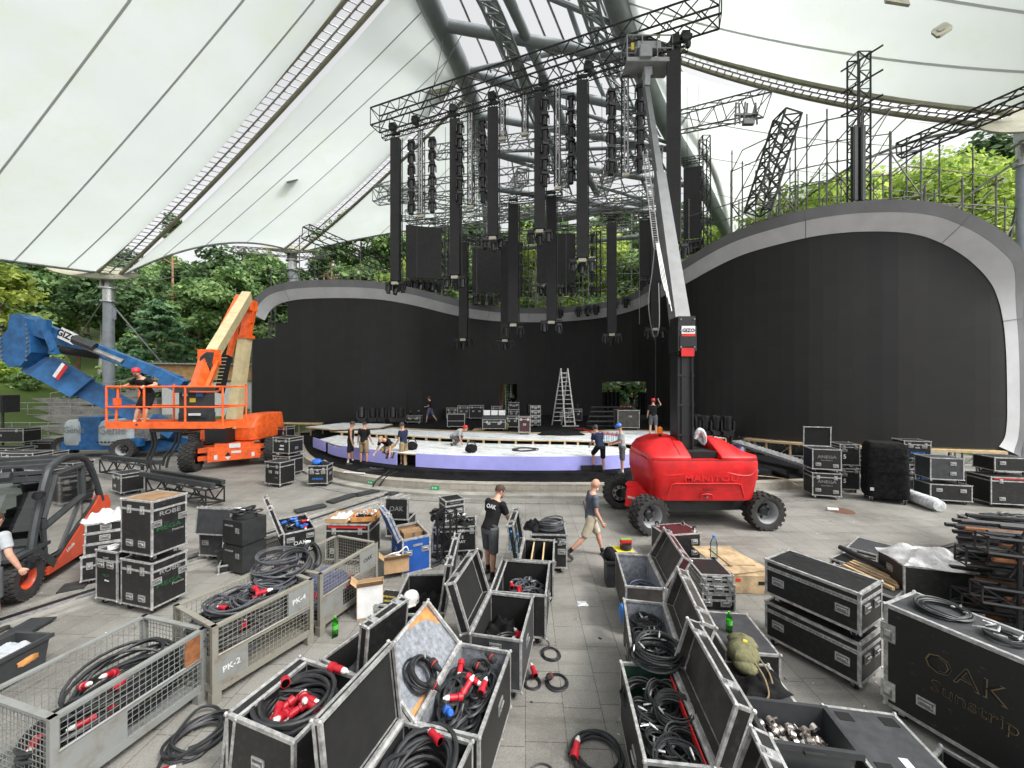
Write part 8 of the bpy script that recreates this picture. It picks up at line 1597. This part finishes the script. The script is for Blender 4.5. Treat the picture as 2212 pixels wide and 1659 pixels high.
for i, (u0, v0, u1, v1) in enumerate(((638, 1108, 702, 1094), (712, 1088, 768, 1070), (768, 1072, 822, 1060), (840, 1072, 862, 1062), (130, 1278, 190, 1266), (0, 1395, 95, 1342))): a, c = G(u0, v0), G(u1, v1); m = MB('charcoal'); m.beam(a - (a + c) / 2, c - (a + c) / 2, .36, .03); o = m.obj('floor_plank'); o.location = (a + c) / 2 + V((0, 0, .05)); tag(o, ['dark cover plank on the channel nearest the blue plug case', 'dark cover plank on the middle of the floor channel', 'dark cover plank at the upper end of the floor channel', 'short dark plank beside the stage wall', 'dark plank beside the forklift wheel', 'dark plank behind the black bin at the left edge'][i], 'plank', 'planks along the floor channel')
for u, v, r_, lab in ((1812, 1006 + 0, .34, 0), (420, 1082, .42, 1)):
 if not lab: u, v = 1815, 1103
 else: u, v = 447, 1063 + 3
 q = G(u, v); m = MB('iron_lid' if not lab else 'steel'); m.lathe([(0, .006), (r_, .006), (r_, -.002)], 28); o = m.obj('manhole_cover'); o.location = (*q.xy, 0); tag(o, ['rusty manhole cover in the plaza before the lettered cases', 'dull round manhole cover near the floor truss'][lab], 'manhole')
m = MB('print_white'); m.tube((0, 0, .05), (.28, -.06, .05), .05, 8); o = m.obj('paper_tube'); o.location = G(1786, 1103); tag(o, 'short white tube lying beside the rusty manhole cover', 'tube')
lit = thing('floor_litter', 'scattered white scraps and bits over the plaza floor', 'litter'); lit['kind'] = 'stuff'; rd = random.Random(2); m = MB('white')
for _ in range(80): u, v = rd.uniform(20, 2190), rd.uniform(1075, 1640); q = G(u, v); s = rd.uniform(.008, .03); m.box((q.x, q.y, .004), (s, s * rd.uniform(.3, 1), .004), rotm(0, 0, rd.uniform(0, 3)))
m.use('light_black')
for _ in range(70): u, v = rd.uniform(20, 2190), rd.uniform(1075, 1640); q = G(u, v); s = rd.uniform(.01, .05); m.box((q.x, q.y, .004), (s, s * rd.uniform(.15, .6), .005), rotm(0, 0, rd.uniform(0, 3)))
o = m.obj('scraps', lit); o['kind'] = 'stuff'
for i, (u, v) in enumerate(((805, 1047), (943, 1064))):
 q = P(u, v, 14.0 if i == 0 else 13.3); near = min(WALL, key=lambda p: abs(p.x / p.y - (u - 1106) / 831) + (0 if p.y < 20 else 9)); j = WALL.index(near); tn_ = (WALL[j + 1] - WALL[j - 1]).normalized()
 t = thing('exit_sign', ['green emergency sign on the stage wall behind the hanging strap', 'green exit sign with arrow on the stage wall left of the man in black'][i], 'sign', (near.x + tn_.y * .012, near.y - tn_.x * .012, .17), math.atan2(tn_.y, tn_.x)); m = MB('label_green'); m.box((0, 0, 0), (.3, .016, .15)); m.obj('plate', t)
 m = MB('print_white'); m.box((-.05, -.01, 0), (.13, .004, .025)); m.prism([(0, -.045), (.06, 0), (0, .045)], .004, Matrix.Translation((.02, -.0085, 0)) @ Matrix.Rotation(math.pi / 2, 4, 'X')); m.box((-.1, -.01, 0), (.02, .004, .09)); m.obj('arrow', t)
floor_loop('black strap hanging over the stage wall edge', [G(848, 1008, .39), G(835, 1022, .39), G(815, 1036, .37), G(806, 1050, .1), G(818, 1050, .06), G(826, 1040, .3), G(838, 1028, .37), G(860, 1018, .39)], .03)
tangle('tools and cables dropped on the carpet before the workers', V((*G(800, 1018, .39).xy, .385)), 1.2, .5, .1, 12, .02, 95, xlr=4)
m = MB('white'); m.box((0, 0, .02), (.9, .08, .03)); o = m.obj('white_bar'); o.location = (*G(765, 1022, .39).xy, .385); o.rotation_euler = (0, 0, -.25); tag(o, 'white plastic bar lying on the carpet edge', 'bar')
# -- goods on the main stage
ZS = 1.222
def scase(label, u, v, w_, d, h, rz=0, z=ZS, **kw): p = G(u, v, z); kw.setdefault('hand', [('F', -w_ * .22, .55), ('F', w_ * .22, .55)]); kw.setdefault('lid', .14); return fcase(label, p.x, p.y + d / 2, rz, w_, d, h, z, **kw)
scase('low case with bottles on it, near the black door leaf', 892, 916, .92, .6, .4); q = G(892, 916, ZS)
for i, dx in enumerate((-.22, .26, .32)): bottle(['brown', 'blue', 'smaller blue'][i] + ' bottle on the low case near the door leaf', (q.x + dx, q.y + .3, ZS + .525), .3, .05, 'bottle_clear' if i else 'bottle_green', 'white')
k = scase('tall open fronted shelf case on stage left of the lighting desk', 985, 926, 1.0, .55, .72, hand=[], lid=0); m = MB('inner_black'); m.box((0, -.27, .48), (.92, .02, .62)); m.use('alu'); m.box((.0, -.285, .44), (.92, .01, .02)); m.obj('open_front', k)
for i, (u, v, w_, h) in enumerate(((976, 906, .8, .7), (1002, 906, .9, .85), (1029, 907, 1.0, .9), (1073, 905, .8, .8), (1233, 908, 1.2, .55))): scase(['first', 'second', 'third', 'fourth', 'fifth'][i] + ' case from left in the row against the back wall', u, v, w_, .6, h, group='cases against the back wall', col='grey_ply' if i % 2 else 'black_ply')
k = scase('wide case carrying the lighting desk on stage', 1067, 931, 1.25, .75, .5); q = G(1067, 931, ZS); t = thing('lighting_desk', 'grey lighting desk with three pale screens on the wide case', 'lighting console', (q.x, q.y + .38, ZS + .625), 0)
m = MB('charcoal'); m.prism([(-.4, 0), (.36, 0), (.36, .24), (.1, .14), (-.4, .05)], 1.35, Matrix.Translation((-.675, 0, 0)) @ Matrix.Rotation(math.pi / 2, 4, 'Z') @ Matrix.Rotation(math.pi / 2, 4, 'X')); m.obj('desk_body', t)
for i in range(3): m = MB('print_white'); m.box((-.42 + .42 * i, .2, .32), (.36, .03, .3), rotm(-.5)); m.obj('desk_screen', t)
scase('case right of the lighting desk with a backpack against it', 1106, 927, .85, .6, .62); q = G(1084, 929, ZS); m = MB('khaki_bag'); m.ball((0, 0, .24), (.19, .14, .25), 10, 8, None, .08); o = m.obj('backpack'); o.location = (q.x + .2, q.y - .15, ZS); tag(o, 'green backpack leaning on the case right of the lighting desk', 'backpack')
scase('lower case of the little tower left of the silver racks', 1110, 908, .75, .6, .62); q = G(1110, 908, ZS); fcase('top case of the little tower left of the silver racks', q.x, q.y + .3, 0, .72, .55, .5, ZS + .75, casters=False, txt=[('F', 'ROBE', .1, 0, .5, 'print_white')], hand=[])
scase('tall brown black case standing nearest on the main stage', 1133, 939, .58, .5, .78, col='wine_ply', hand=[('F', 0, .5)])
q = G(1157, 923, ZS)
for i in range(4): fcase(f'silver edged rack case, {ORD[i]} from the bottom of the slim tower', q.x, q.y + .3, 0, .6, .55, .28, ZS + (.13 if i else 0) + .285 * i - (.13 if not i else 0) * 0, casters=(i == 0), lid=.08, hand=[('F', 0, .5)], group='slim rack tower on stage')
k = scase('big square case with clutter on top near the right doorway', 1358, 929, 1.2, .8, .98, col='brown_ply', hand=[], lid=0); q = G(1358, 929, ZS); tangle('tools and straps on the big square case', (q.x, q.y + .4, ZS + 1.11), 1.0, .5, .15, 9, .02, 97, plugs=4); text('OK', .14, k, Matrix.Translation((.1, -.405, .75)) @ Matrix.Rotation(math.pi / 2, 4, 'X'), 'print_white')
scase('open case behind the aluminium ladder', 1243, 912, .9, .6, .75); scase('case at the foot of the ladder', 1222, 912, .7, .5, .5)
for i in range(4): a, c = P(1268 + 3 * i, 914 - 6 * i, 23 + .3 * i), P(1336, 912 - 6 * i, 23 + .3 * i); truss('stacked_truss', f'black truss, {ORD[i]} from the bottom of the pile beside the square case', V((a.x, a.y, ZS + .17 + .27 * i)), V((c.x, c.y, ZS + .17 + .27 * i)), .26, .26, r=.03, group='truss pile on stage')
la = thing('step_ladder', 'tall aluminium A frame ladder standing open on the stage', 'ladder', (*G(1219, 920, ZS).xy, ZS), .1)
def lad(x0, y0, x1, y1, h, w0, w1):
 m = MB('alu'); L_ = 13
 for s in (-1, 1): m.beam((x0 + s * w0 / 2, y0, 0), (x1 + s * w1 / 2, y1, h), .07, .04, (0, 1, 0))
 for k in range(1, L_): f = k / L_; m.tube((x0 + (x1 - x0) * f - (w0 + (w1 - w0) * f) / 2, y0 + (y1 - y0) * f, h * f), (x0 + (x1 - x0) * f + (w0 + (w1 - w0) * f) / 2, y0 + (y1 - y0) * f, h * f), .02, 5)
 return m
lad(.28, -.35, 0, 0, 3.5, .6, .42).obj('ladder_half', la); lad(-.34, .6, 0, .03, 3.45, .6, .42).obj('ladder_half', la); m = MB('alu'); m.box((.3, -.36, .03), (1.0, .08, .06)); m.obj('foot_bar', la)
la2 = thing('step_ladder', 'ladder seen through the middle doorway', 'ladder', (*P(1097, 900, 33).xy, .9), 0); lad(.1, -.2, 0, 0, 2.9, .55, .45).obj('ladder_half', la2)
for i, (u, v) in enumerate(((781, 917), (806, 917), (826, 917), (849, 917), (867, 917), (1508, 944), (1524, 947), (1546, 948), (1571, 949), (1143, 906), (1248, 905))):
 p = G(u, v, ZS); lab = f'floor standing moving head, {ORD[i]} from left along the left wall' if i < 5 else f'floor standing moving head, {ORD[i - 5]} from left at the right wall foot' if i < 9 else ['floor moving head beside the slim rack tower', 'floor moving head behind the ladder'][i - 9]
 t = mhead(lab, (p.x, p.y, ZS), random.uniform(-.4, .4), random.uniform(-.25, .25), 'moving heads on the stage floor', flip=True, s=1.5); t.location.z = ZS + .18
m = MB('print_red'); 
for k in range(3): m.path(spline([G(1240 + 10 * k, 925, ZS + .01), G(1280, 930 + 3 * k, ZS + .01), G(1310, 935 + 2 * k, ZS + .01), G(1345, 938 + 2 * k, ZS + .01)], 6), .02, 4)
o = m.obj('red_cable'); tag(o, 'thin red cables lying across the black stage floor', 'cable')
cloth_heap('black_cloth_pile', 'black cloth pile on the stage floor before the plywood rim', 'cloth', (*G(1212, 938, ZS).xy, ZS), 1.1, .5, .22, 'black_cloth', 41); cloth_heap('black_cloth_pile', 'smaller grey cloth lying on stage by the shelf case', 'cloth', (*G(1035, 929, ZS).xy, ZS), .35, .25, .12, 'cloth_khaki', 42)
for lab, u, v, z in (('black tool bag on the white deck right of the man in navy', 890, 972, 1.0), ('black tool bag with handle on the white deck near the kneeling man', 1018, 978, 1.0)):
 t = thing('tool_bag', lab, 'tool bag', (*G(u, v, z).xy, z), random.uniform(-.3, .3)); m = MB('black_cloth'); m.ball((0, 0, .17), (.25, .16, .18), 12, 8, None, .1); m.obj('bag_body', t); m = MB('light_black'); m.path(spline([V((-.18, 0, .28)), V((-.1, 0, .44)), V((.1, 0, .44)), V((.18, 0, .28))], 6), .02, 5); m.obj('bag_handle', t)
coil('thin black cable coil on the white front deck', (*G(1135, 972, 1.0).xy, 1.0), .5, 5, .016, .04, 151, 'cable', .8, .3, jit=.25)
t = thing('power_drill', 'cordless drill standing on the white deck behind the men', 'drill', (*G(873, 962, 1.0).xy, 1.0), .3); m = MB('charcoal'); m.box((0, 0, .03), (.1, .09, .06)); m.box((0, 0, .13), (.05, .05, .18)); m.tube((-.1, 0, .25), (.12, 0, .25), .04, 8); m.obj('drill_body', t); m = MB('print_red'); m.box((0, 0, .07), (.09, .08, .03)); m.obj('battery', t)
for i in range(6): bottle(f'big water bottle, {ORD[i]} from left on the deck behind the red lift', (*G(1293 + 10 * i, 953 + (i % 2) * 2, 1.22).xy, 1.215), .42, .07, 'bottle_clear', 'print_blue')
for i, (u, v, y, w_, h, lab) in enumerate(((150, 1000, 15.2, 1.3, .6, 'black case in front of the blue lift wheels'), (95, 1010, 14.2, 1.5, .55, 'long black case at left beyond the forklift roof'), (60, 985, 15.6, 1.2, .9, 'upright case at the far left behind the forklift'), (448, 985, 20.5, 1.1, .7, 'black case behind the near wheel of the orange lift'), (610, 955, 21.5, 1.0, .7, 'black case at the stage corner below the left wall'), (1930, 1060, 13.6, .9, .7, 'black case half hidden behind the covered speaker cart'), (2090, 1070, 13.2, 1.0, .55, 'flat black case behind the far right pair'))):
 p = P(u, v, y); fcase(lab, p.x, p.y, random.uniform(-.3, .3), w_, .7, h, 0, lid=.12, hand=[('F', -.25, .55), ('F', .25, .55)])
for i, (u, v) in enumerate(((640, 1235), (575, 1245), (930, 1215), (1020, 1205))): coil(['black cable coil on the floor behind the third mesh cage', 'black cable coil on the floor between the two rear cages and the racks', 'cable coil on the floor right of the blue case', 'cable coil on the floor by the boots of the man in black'][i], G(u, v), .24, 7, .012, .08, 160 + i, 'cable', 1, i, jit=.14)
# == PEOPLE
def ell_tube(mb, pts, rad, xd, n=14):
 rows = []
 for i, p in enumerate(pts):
  t = (V(pts[min(i + 1, len(pts) - 1)]) - V(pts[max(i - 1, 0)])).normalized(); x = V(xd); y = t.cross(x).normalized(); x = y.cross(t)
  rows.append([V(p) + x * math.cos(k * math.tau / n) * rad[i][0] + y * math.sin(k * math.tau / n) * rad[i][1] for k in range(n)])
 mb.grid(rows, closed=True); mb.add(rows[0], [tuple(range(n))[::-1]]); mb.add(rows[-1], [tuple(range(n))])
def fuse(mb, name, parent, vox=.014, smooth=3):
 o = mb.obj(name + '_t'); m = o.modifiers.new('r', 'REMESH'); m.mode = 'VOXEL'; m.voxel_size = vox; s = o.modifiers.new('s', 'SMOOTH'); s.iterations = smooth; s.factor = .5
 me = bpy.data.meshes.new_from_object(o.evaluated_get(bpy.context.evaluated_depsgraph_get())); old = o.data; bpy.data.objects.remove(o); bpy.data.meshes.remove(old)
 me.polygons.foreach_set('use_smooth', [True] * len(me.polygons)); me.materials.clear(); me.materials.append(MT[mb.mats[0]]); return inst(name, me, parent)
def person(label, loc, rz, H=1.78, lean=4, twist=0, side=0, hip=(0, 0), knee=(0, 0), sh=(5, 5), ab=(8, 8), el=(12, 12), head=(0, 0), skin='skin', tee='tee_black', sleeve=.55, legs='cloth_grey', leglen=.92, shoe='shoe_dark', sock=None, hair='hair_brown', hat=None, beard=None, vox=.014, tat=None, radio=False, logo=None, drop=0., fist=0.5, spread=.1):
 s = H / 1.78; root = thing('person', label, 'person', loc, rz); r = math.radians
 pel = V((0, 0, .93)); Rt = Matrix.Rotation(-r(lean), 3, 'X') @ Matrix.Rotation(r(side), 3, 'Y') @ Matrix.Rotation(r(twist), 3, 'Z')
 T = lambda x, y, z: pel + Rt @ V((x, y, z)); xd = Rt @ V((1, 0, 0))
 F = []; K = []
 for i, sx in ((0, -1), (1, 1)):
  h, k = r(hip[i]), r(knee[i]); a = pel + V((sx * .095, 0, -.03)); sp = sx * r(spread * 40)
  kn = a + V((math.sin(sp) * .44, math.sin(h) * .44, -math.cos(h) * .44)); an = kn + V((math.sin(sp) * .2, math.sin(h - k) * .42, -math.cos(h - k) * .42)); K.append((a, kn, an, h - k))
 low = min(q[2].z for q in K) - .085 - drop; off = V((0, 0, -low))
 M = Matrix.Translation(off) 
 def add(mb): mb.v = [tuple((V(p) + off) * s) for p in mb.v]; return mb
 b = MB(skin); ell_tube(b, [T(0, 0, -.1), T(0, .0, .0), T(0, .01, .14), T(0, .0, .3), T(0, -.005, .42), T(0, -.01, .49), T(0, 0, .54), T(0, .02, .60)], [(.13, .10), (.155, .115), (.135, .1), (.155, .11), (.165, .11), (.12, .085), (.06, .06), (.052, .056)], xd)
 A = []
 for i, sx in ((0, -1), (1, 1)):
  S = T(sx * .185, -.01, .445); f, a_, e = r(sh[i]), r(ab[i]), r(el[i])
  d1 = Rt @ V((sx * math.sin(a_), math.sin(f) * math.cos(a_), -math.cos(f) * math.cos(a_))); E = S + d1 * .29
  inn = V((-sx * .35 * math.sin(e), 0, 0)); fw = Rt @ V((0, math.cos(f), math.sin(f))); d2 = (d1 * math.cos(e) + (fw + inn).normalized() * math.sin(e)).normalized(); W = E + d2 * .25; A.append((S, d1, E, d2, W))
  b.ball(S, .062, 10, 8); b.path([S, S.lerp(E, .5), E], lambda t: .052 - .012 * t, 10); b.path([E, E.lerp(W, .35), W], lambda t: .041 - .014 * t + .006 * math.sin(3.1 * t), 10)
  u = (V((0, 0, 1)) - d2 * d2.z); u = u.normalized() if u.length > .1 else V((0, 1, 0)); w2 = d2.cross(u).normalized(); pn = W + d2 * .05
  R_ = Matrix((w2, u, d2)).transposed(); b.ball(pn, (.02, .038, .05), 10, 8, R_)
  for q, (o_, L_) in enumerate(((-.03, .065), (-.011, .078), (.010, .074), (.029, .058))): p0 = W + d2 * .085 + u * o_; p1 = p0 + d2 * L_ * .5 * (1 - .2 * fist) - w2 * sx * .012 * fist * 2; p2 = p1 + d2 * L_ * .5 * (1 - fist) - w2 * sx * .035 * fist; b.path([p0, p1, p2], lambda t: .0105 - .002 * t, 6)
  p0 = W + d2 * .03 + u * .03; b.path([p0, p0 + d2 * .03 + u * .025, p0 + d2 * .06 + u * .03], .0115, 6)
 for a, kn, an, sd in K:
  b.path([a + V((0, 0, .04)), a.lerp(kn, .4), kn], lambda t: .085 - .03 * t, 10); b.path([kn, kn.lerp(an, .3), kn.lerp(an, .7), an], lambda t: .054 - .018 * t + .01 * math.sin(3.1 * min(1, t * 1.6)), 10)
  b.path([an, an + V((0, .1 * math.cos(sd), -.045 + .1 * math.sin(sd)))], .022, 8)
 hc = T(0, .035, .70); Hm = (Rt.to_4x4() @ Matrix.Rotation(r(lean * .75), 4, 'X') @ Matrix.Rotation(r(head[1]), 4, 'Z') @ Matrix.Rotation(-r(head[0]), 4, 'X')).to_3x3(); h = lambda x, y, z: hc + Hm @ V((x, y, z))
 b.ball(hc, (.076, .096, .112), 16, 12, Hm); b.ball(h(0, .03, -.065), (.055, .06, .062), 12, 8, Hm); b.ball(h(0, .1, -.01), (.013, .02, .024), 8, 6, Hm); b.ball(h(0, .075, .028), (.055, .03, .012), 10, 6, Hm); b.path([T(0, .0, .54), h(0, -.01, -.06)], .054, 10)
 for sx in (-1, 1): b.ball(h(sx * .078, -.005, -.005), (.01, .02, .032), 8, 6, Hm)
 fuse(add(b), 'body', root, vox)
 m = MB('eye_dark')
 for sx in (-1, 1): m.ball(h(sx * .031, .088, .008), (.012, .008, .006), 8, 6, Hm)
 m.use('lip'); m.ball(h(0, .086, -.055), (.024, .008, .007), 8, 5, Hm); add(m).obj('face_detail', root)
 c = MB(tee); g = .02; ell_tube(c, [T(0, 0, -.06), T(0, .0, .02), T(0, .01, .14), T(0, 0, .3), T(0, -.005, .42), T(0, -.01, .475), T(0, 0, .52)], [(.165, .13), (.165, .13), (.155, .125), (.172, .128), (.178, .127), (.13, .1), (.068, .066)], xd)
 if sleeve:
  for S, d1, E, d2, W in A: c.ball(S, .075, 10, 8); c.path([S, S.lerp(E, sleeve), S.lerp(E, sleeve + .12)], lambda t: .07 - .004 * t, 10)
 cl = fuse(add(c), 'shirt', root, vox * 1.15, 2)
 if logo: text(logo, .11 * s, cl, TM((T(.02, -.142, .36) + off) * s, -xd * -1 if 0 else xd, Rt @ V((0, 0, 1))), 'print_white', bold=.02)
 c = MB(legs); ell_tube(c, [T(0, 0, .06), T(0, 0, -.02), pel + V((0, 0, -.1))], [(.165, .125), (.168, .13), (.16, .13)], xd)
 for a, kn, an, sd in K: c.path([a + V((0, 0, .03)), a.lerp(kn, .5), a.lerp(kn, leglen)] if leglen <= 1 else [a + V((0, 0, .03)), kn, kn.lerp(an, .5), kn.lerp(an, .95)], (lambda t: .108 - .018 * t) if leglen <= 1 else (lambda t: .105 - .045 * t), 12)
 fuse(add(c), 'trousers' if leglen > 1 else 'shorts', root, vox * 1.15, 2)
 for a, kn, an, sd in K:
  Rf = Matrix.Rotation(sd, 3, 'X'); m = MB(shoe); m.ball(an + Rf @ V((0, .06, -.045)), (.046, .14, .045), 12, 8, Rf); m.box(an + Rf @ V((0, .055, -.075)), (.085, .25, .022), Rf); m.path([an + Rf @ V((0, 0, .0)), an + Rf @ V((0, .01, -.05))], .046, 10); add(m).obj('shoe', root)
  if sock: m = MB(sock); m.path([kn.lerp(an, .78), an + V((0, 0, -.01))], .042, 10); add(m).obj('sock', root)
 if hair: m = MB(hair); m.lathe([(.083, -.02), (.084, .03), (.074, .075), (.045, .108), (0, .118)], 16, Matrix.Translation(h(0, -.012, .004)) @ (Hm.to_4x4() @ Matrix.Rotation(.28, 4, 'X') @ Matrix.Diagonal((1, 1.24, 1, 1)))); add(m).obj('hair', root)
 if beard: m = MB(beard); m.ball(h(0, .062, -.088), (.046, .046, .045), 10, 8, Hm, .05); m.ball(h(0, .094, -.042), (.03, .01, .009), 8, 5, Hm); add(m).obj('beard', root)
 if hat:
  kind, mt = hat; m = MB(mt); MM = Matrix.Translation(h(0, -.008, .035)) @ Hm.to_4x4() @ Matrix.Diagonal((1, 1.2, 1, 1)); m.lathe([(.096, -.01), (.099, .02), (.092, .06), (.07, .095), (.035, .112), (0, .117)] if kind == 'helmet' else [(.086, -.01), (.087, .03), (.07, .075), (.03, .09), (0, .092)], 18, MM)
  m.prism([(.09 * math.cos(q), .09 * math.sin(q) * 1.1) for q in [.5 + .2 * k for k in range(12)]] + [(-.07, .16 if kind == 'cap' else .14), (.07, .16 if kind == 'cap' else .14)], .008, Matrix.Translation(h(0, 0, .028)) @ Hm.to_4x4()); add(m).obj('helmet' if kind == 'helmet' else 'cap', root)
 if radio: m = MB('light_black'); p = T(-.17, -.07, .02); m.box(p, (.05, .04, .13)); m.tube(p + V((0, -.02, .06)), p + V((-.03, -.06, .24)), .008, 5); m.box(T(-.17, .03, -.02), (.05, .12, .1)); add(m).obj('belt_radio', root)
 return root
person('bald man with white beard in slate tee and beige shorts striding right', (*G(1279, 1207).xy, 0), math.radians(-88), 1.77, 5, hip=(-24, 26), knee=(22, 6), sh=(12, -6), el=(20, 14), ab=(6, 8), head=(22, 0), tee='tee_slate', legs='cloth_beige', hair=None, beard='beard_white', shoe='shoe_grey', sock='tee_black', radio=True, vox=.011) if 0 else None
bm = person('bald man with white beard in slate tee and beige shorts striding right', (*G(1277, 1206).xy, 0), math.radians(-86), 1.77, 5, hip=(24, -26), knee=(8, 24), sh=(-8, 10), el=(14, 22), ab=(8, 6), head=(22, -6), tee='tee_slate', legs='cloth_beige', hair=None, beard='beard_white', shoe='shoe_grey', sock='tee_black', radio=True, vox=.011)
person('bearded man in black logo tee and grey shorts bending over cases, back turned', (*G(1058, 1246).xy, 0), math.radians(-38), 1.80, 24, hip=(10, -4), knee=(6, 4), sh=(34, 44), el=(24, 30), ab=(14, 10), head=(26, -30), legs='cloth_grey', leglen=1.0, sock='tee_black', beard='hair_brown', logo='OAK', vox=.011)
person('man in grey tee cut off by the left frame edge, arm hanging down', (-7.86, 5.72, 0), math.radians(10), 1.82, 16, side=-6, sh=(0, 6), el=(16, 22), ab=(8, 16), head=(20, 0), tee='tee_grey', legs='cloth_grey', vox=.012)
person('man in red helmet and black tee leaning on the orange basket rail', (*P(321, 908, 11.2).xy, fz + JR.z + .0), math.radians(176), 1.76, 27, hip=(24, 24), knee=(10, 10), sh=(14, 14), ab=(62, 62), el=(88, 88), head=(-4, 32), legs='tee_black', leglen=1.0, hat=('helmet', 'helmet_red'), hair='hair_brown', beard='hair_brown', sock='sock_white')
cz = .385
person('man in black tank top and black shorts standing left of the crew of three', (*G(757, 1002, cz).xy, cz), math.radians(-70), 1.80, 4, skin='skin_dark', sleeve=0, legs='tee_black', leglen=1.0, sock='sock_white', head=(24, 10), hip=(6, -6), vox=.016)
person('man in black tee, khaki shorts and black cap, seen from behind on the carpet', (*G(786, 1003, cz).xy, cz), math.radians(-8), 1.80, 3, legs='cloth_khaki', leglen=1.0, hat=('cap', 'tee_black'), head=(14, -10), ab=(14, 14), vox=.016)
person('fair haired man in black tee kneeling on deck and bending over the purple board', (*G(843, 985, 1.0).xy, 1.0), math.radians(165), 1.76, 62, hip=(80, 70), knee=(140, 135), sh=(60, 70), el=(20, 30), ab=(10, 14), legs='cloth_khaki', leglen=1.0, hair='hair_fair', head=(-20, 10), vox=.016)
person('man in navy tee, khaki shorts and cap standing right of the open purple board', (*G(872, 1007, cz).xy, cz), math.radians(62), 1.78, 5, tee='tee_navy', legs='cloth_khaki', leglen=1.0, hat=('cap', 'cloth_grey'), sock='sock_white', head=(24, 0), sh=(10, 16), el=(30, 30), vox=.016)
person('man in grey tee and red helmet kneeling on the white deck', (*G(978, 962, 1.0).xy, 1.0), math.radians(-95), 1.74, 55, hip=(85, 70), knee=(140, 138), sh=(50, 60), el=(10, 14), tee='tee_grey', legs='cloth_grey', leglen=1.2, hat=('helmet', 'helmet_red'), head=(-10, 0), vox=.016)
cz = .505
person('man in navy tee and dark helmet leaning over the deck with one leg raised', (*G(1297, 1020, cz).xy, cz), math.radians(18), 1.78, 28, hip=(48, 4), knee=(62, 6), sh=(36, 40), el=(40, 40), tee='tee_navy', legs='tee_black', leglen=1.0, hat=('helmet', 'charcoal'), head=(10, -10), vox=.016)
person('man in light grey tee and blue helmet working at the deck edge', (*G(1344, 1023, cz).xy, cz), math.radians(78), 1.80, 6, tee='tee_grey', legs='cloth_grey', leglen=1.0, hat=('helmet', 'helmet_blue'), sock='sock_white', sh=(20, 26), el=(60, 50), head=(26, 0), vox=.016)
person('man in black tee and blue grey shorts walking across the rear of the stage', (*G(929, 913, ZS).xy, ZS), math.radians(80), 1.76, 4, hip=(18, -20), knee=(8, 18), legs='cloth_blue', leglen=1.0, hat=('cap', 'charcoal'), el=(80, 30), vox=.02)
person('man in black tee and red helmet seen from behind, hand raised to his head', (*G(1411, 940, ZS).xy, ZS), math.radians(-14), 1.80, 0, legs='cloth_grey', leglen=1.0, hat=('helmet', 'helmet_red'), sh=(10, 110), ab=(8, 40), el=(20, 100), vox=.016)
person('person in dark clothes standing inside the middle doorway', (*P(1109, 900, 32.2).xy, 1.2), math.radians(170), 1.72, 2, vox=.022)
person('person with yellow helmet beyond the right doorway', (*P(1365, 900, 33.5).xy, 1.2), math.radians(150), 1.74, 5, hat=('helmet', 'helmet_yellow'), vox=.022)
person('man in black tee half hidden behind the case marked 5', (*P(591, 930, 20.3).xy, 0), math.radians(140), 1.84, 6, vox=.02)
m = MB('light_black'); m.tube((0, 0, 0), (0, 0, 4.6), .03, 6); o = m.obj('hanging_pole'); o.location = (*G(1416, 925, ZS).xy, ZS + .9); tag(o, 'thin dark pole hanging down before the man with raised hand', 'pole')
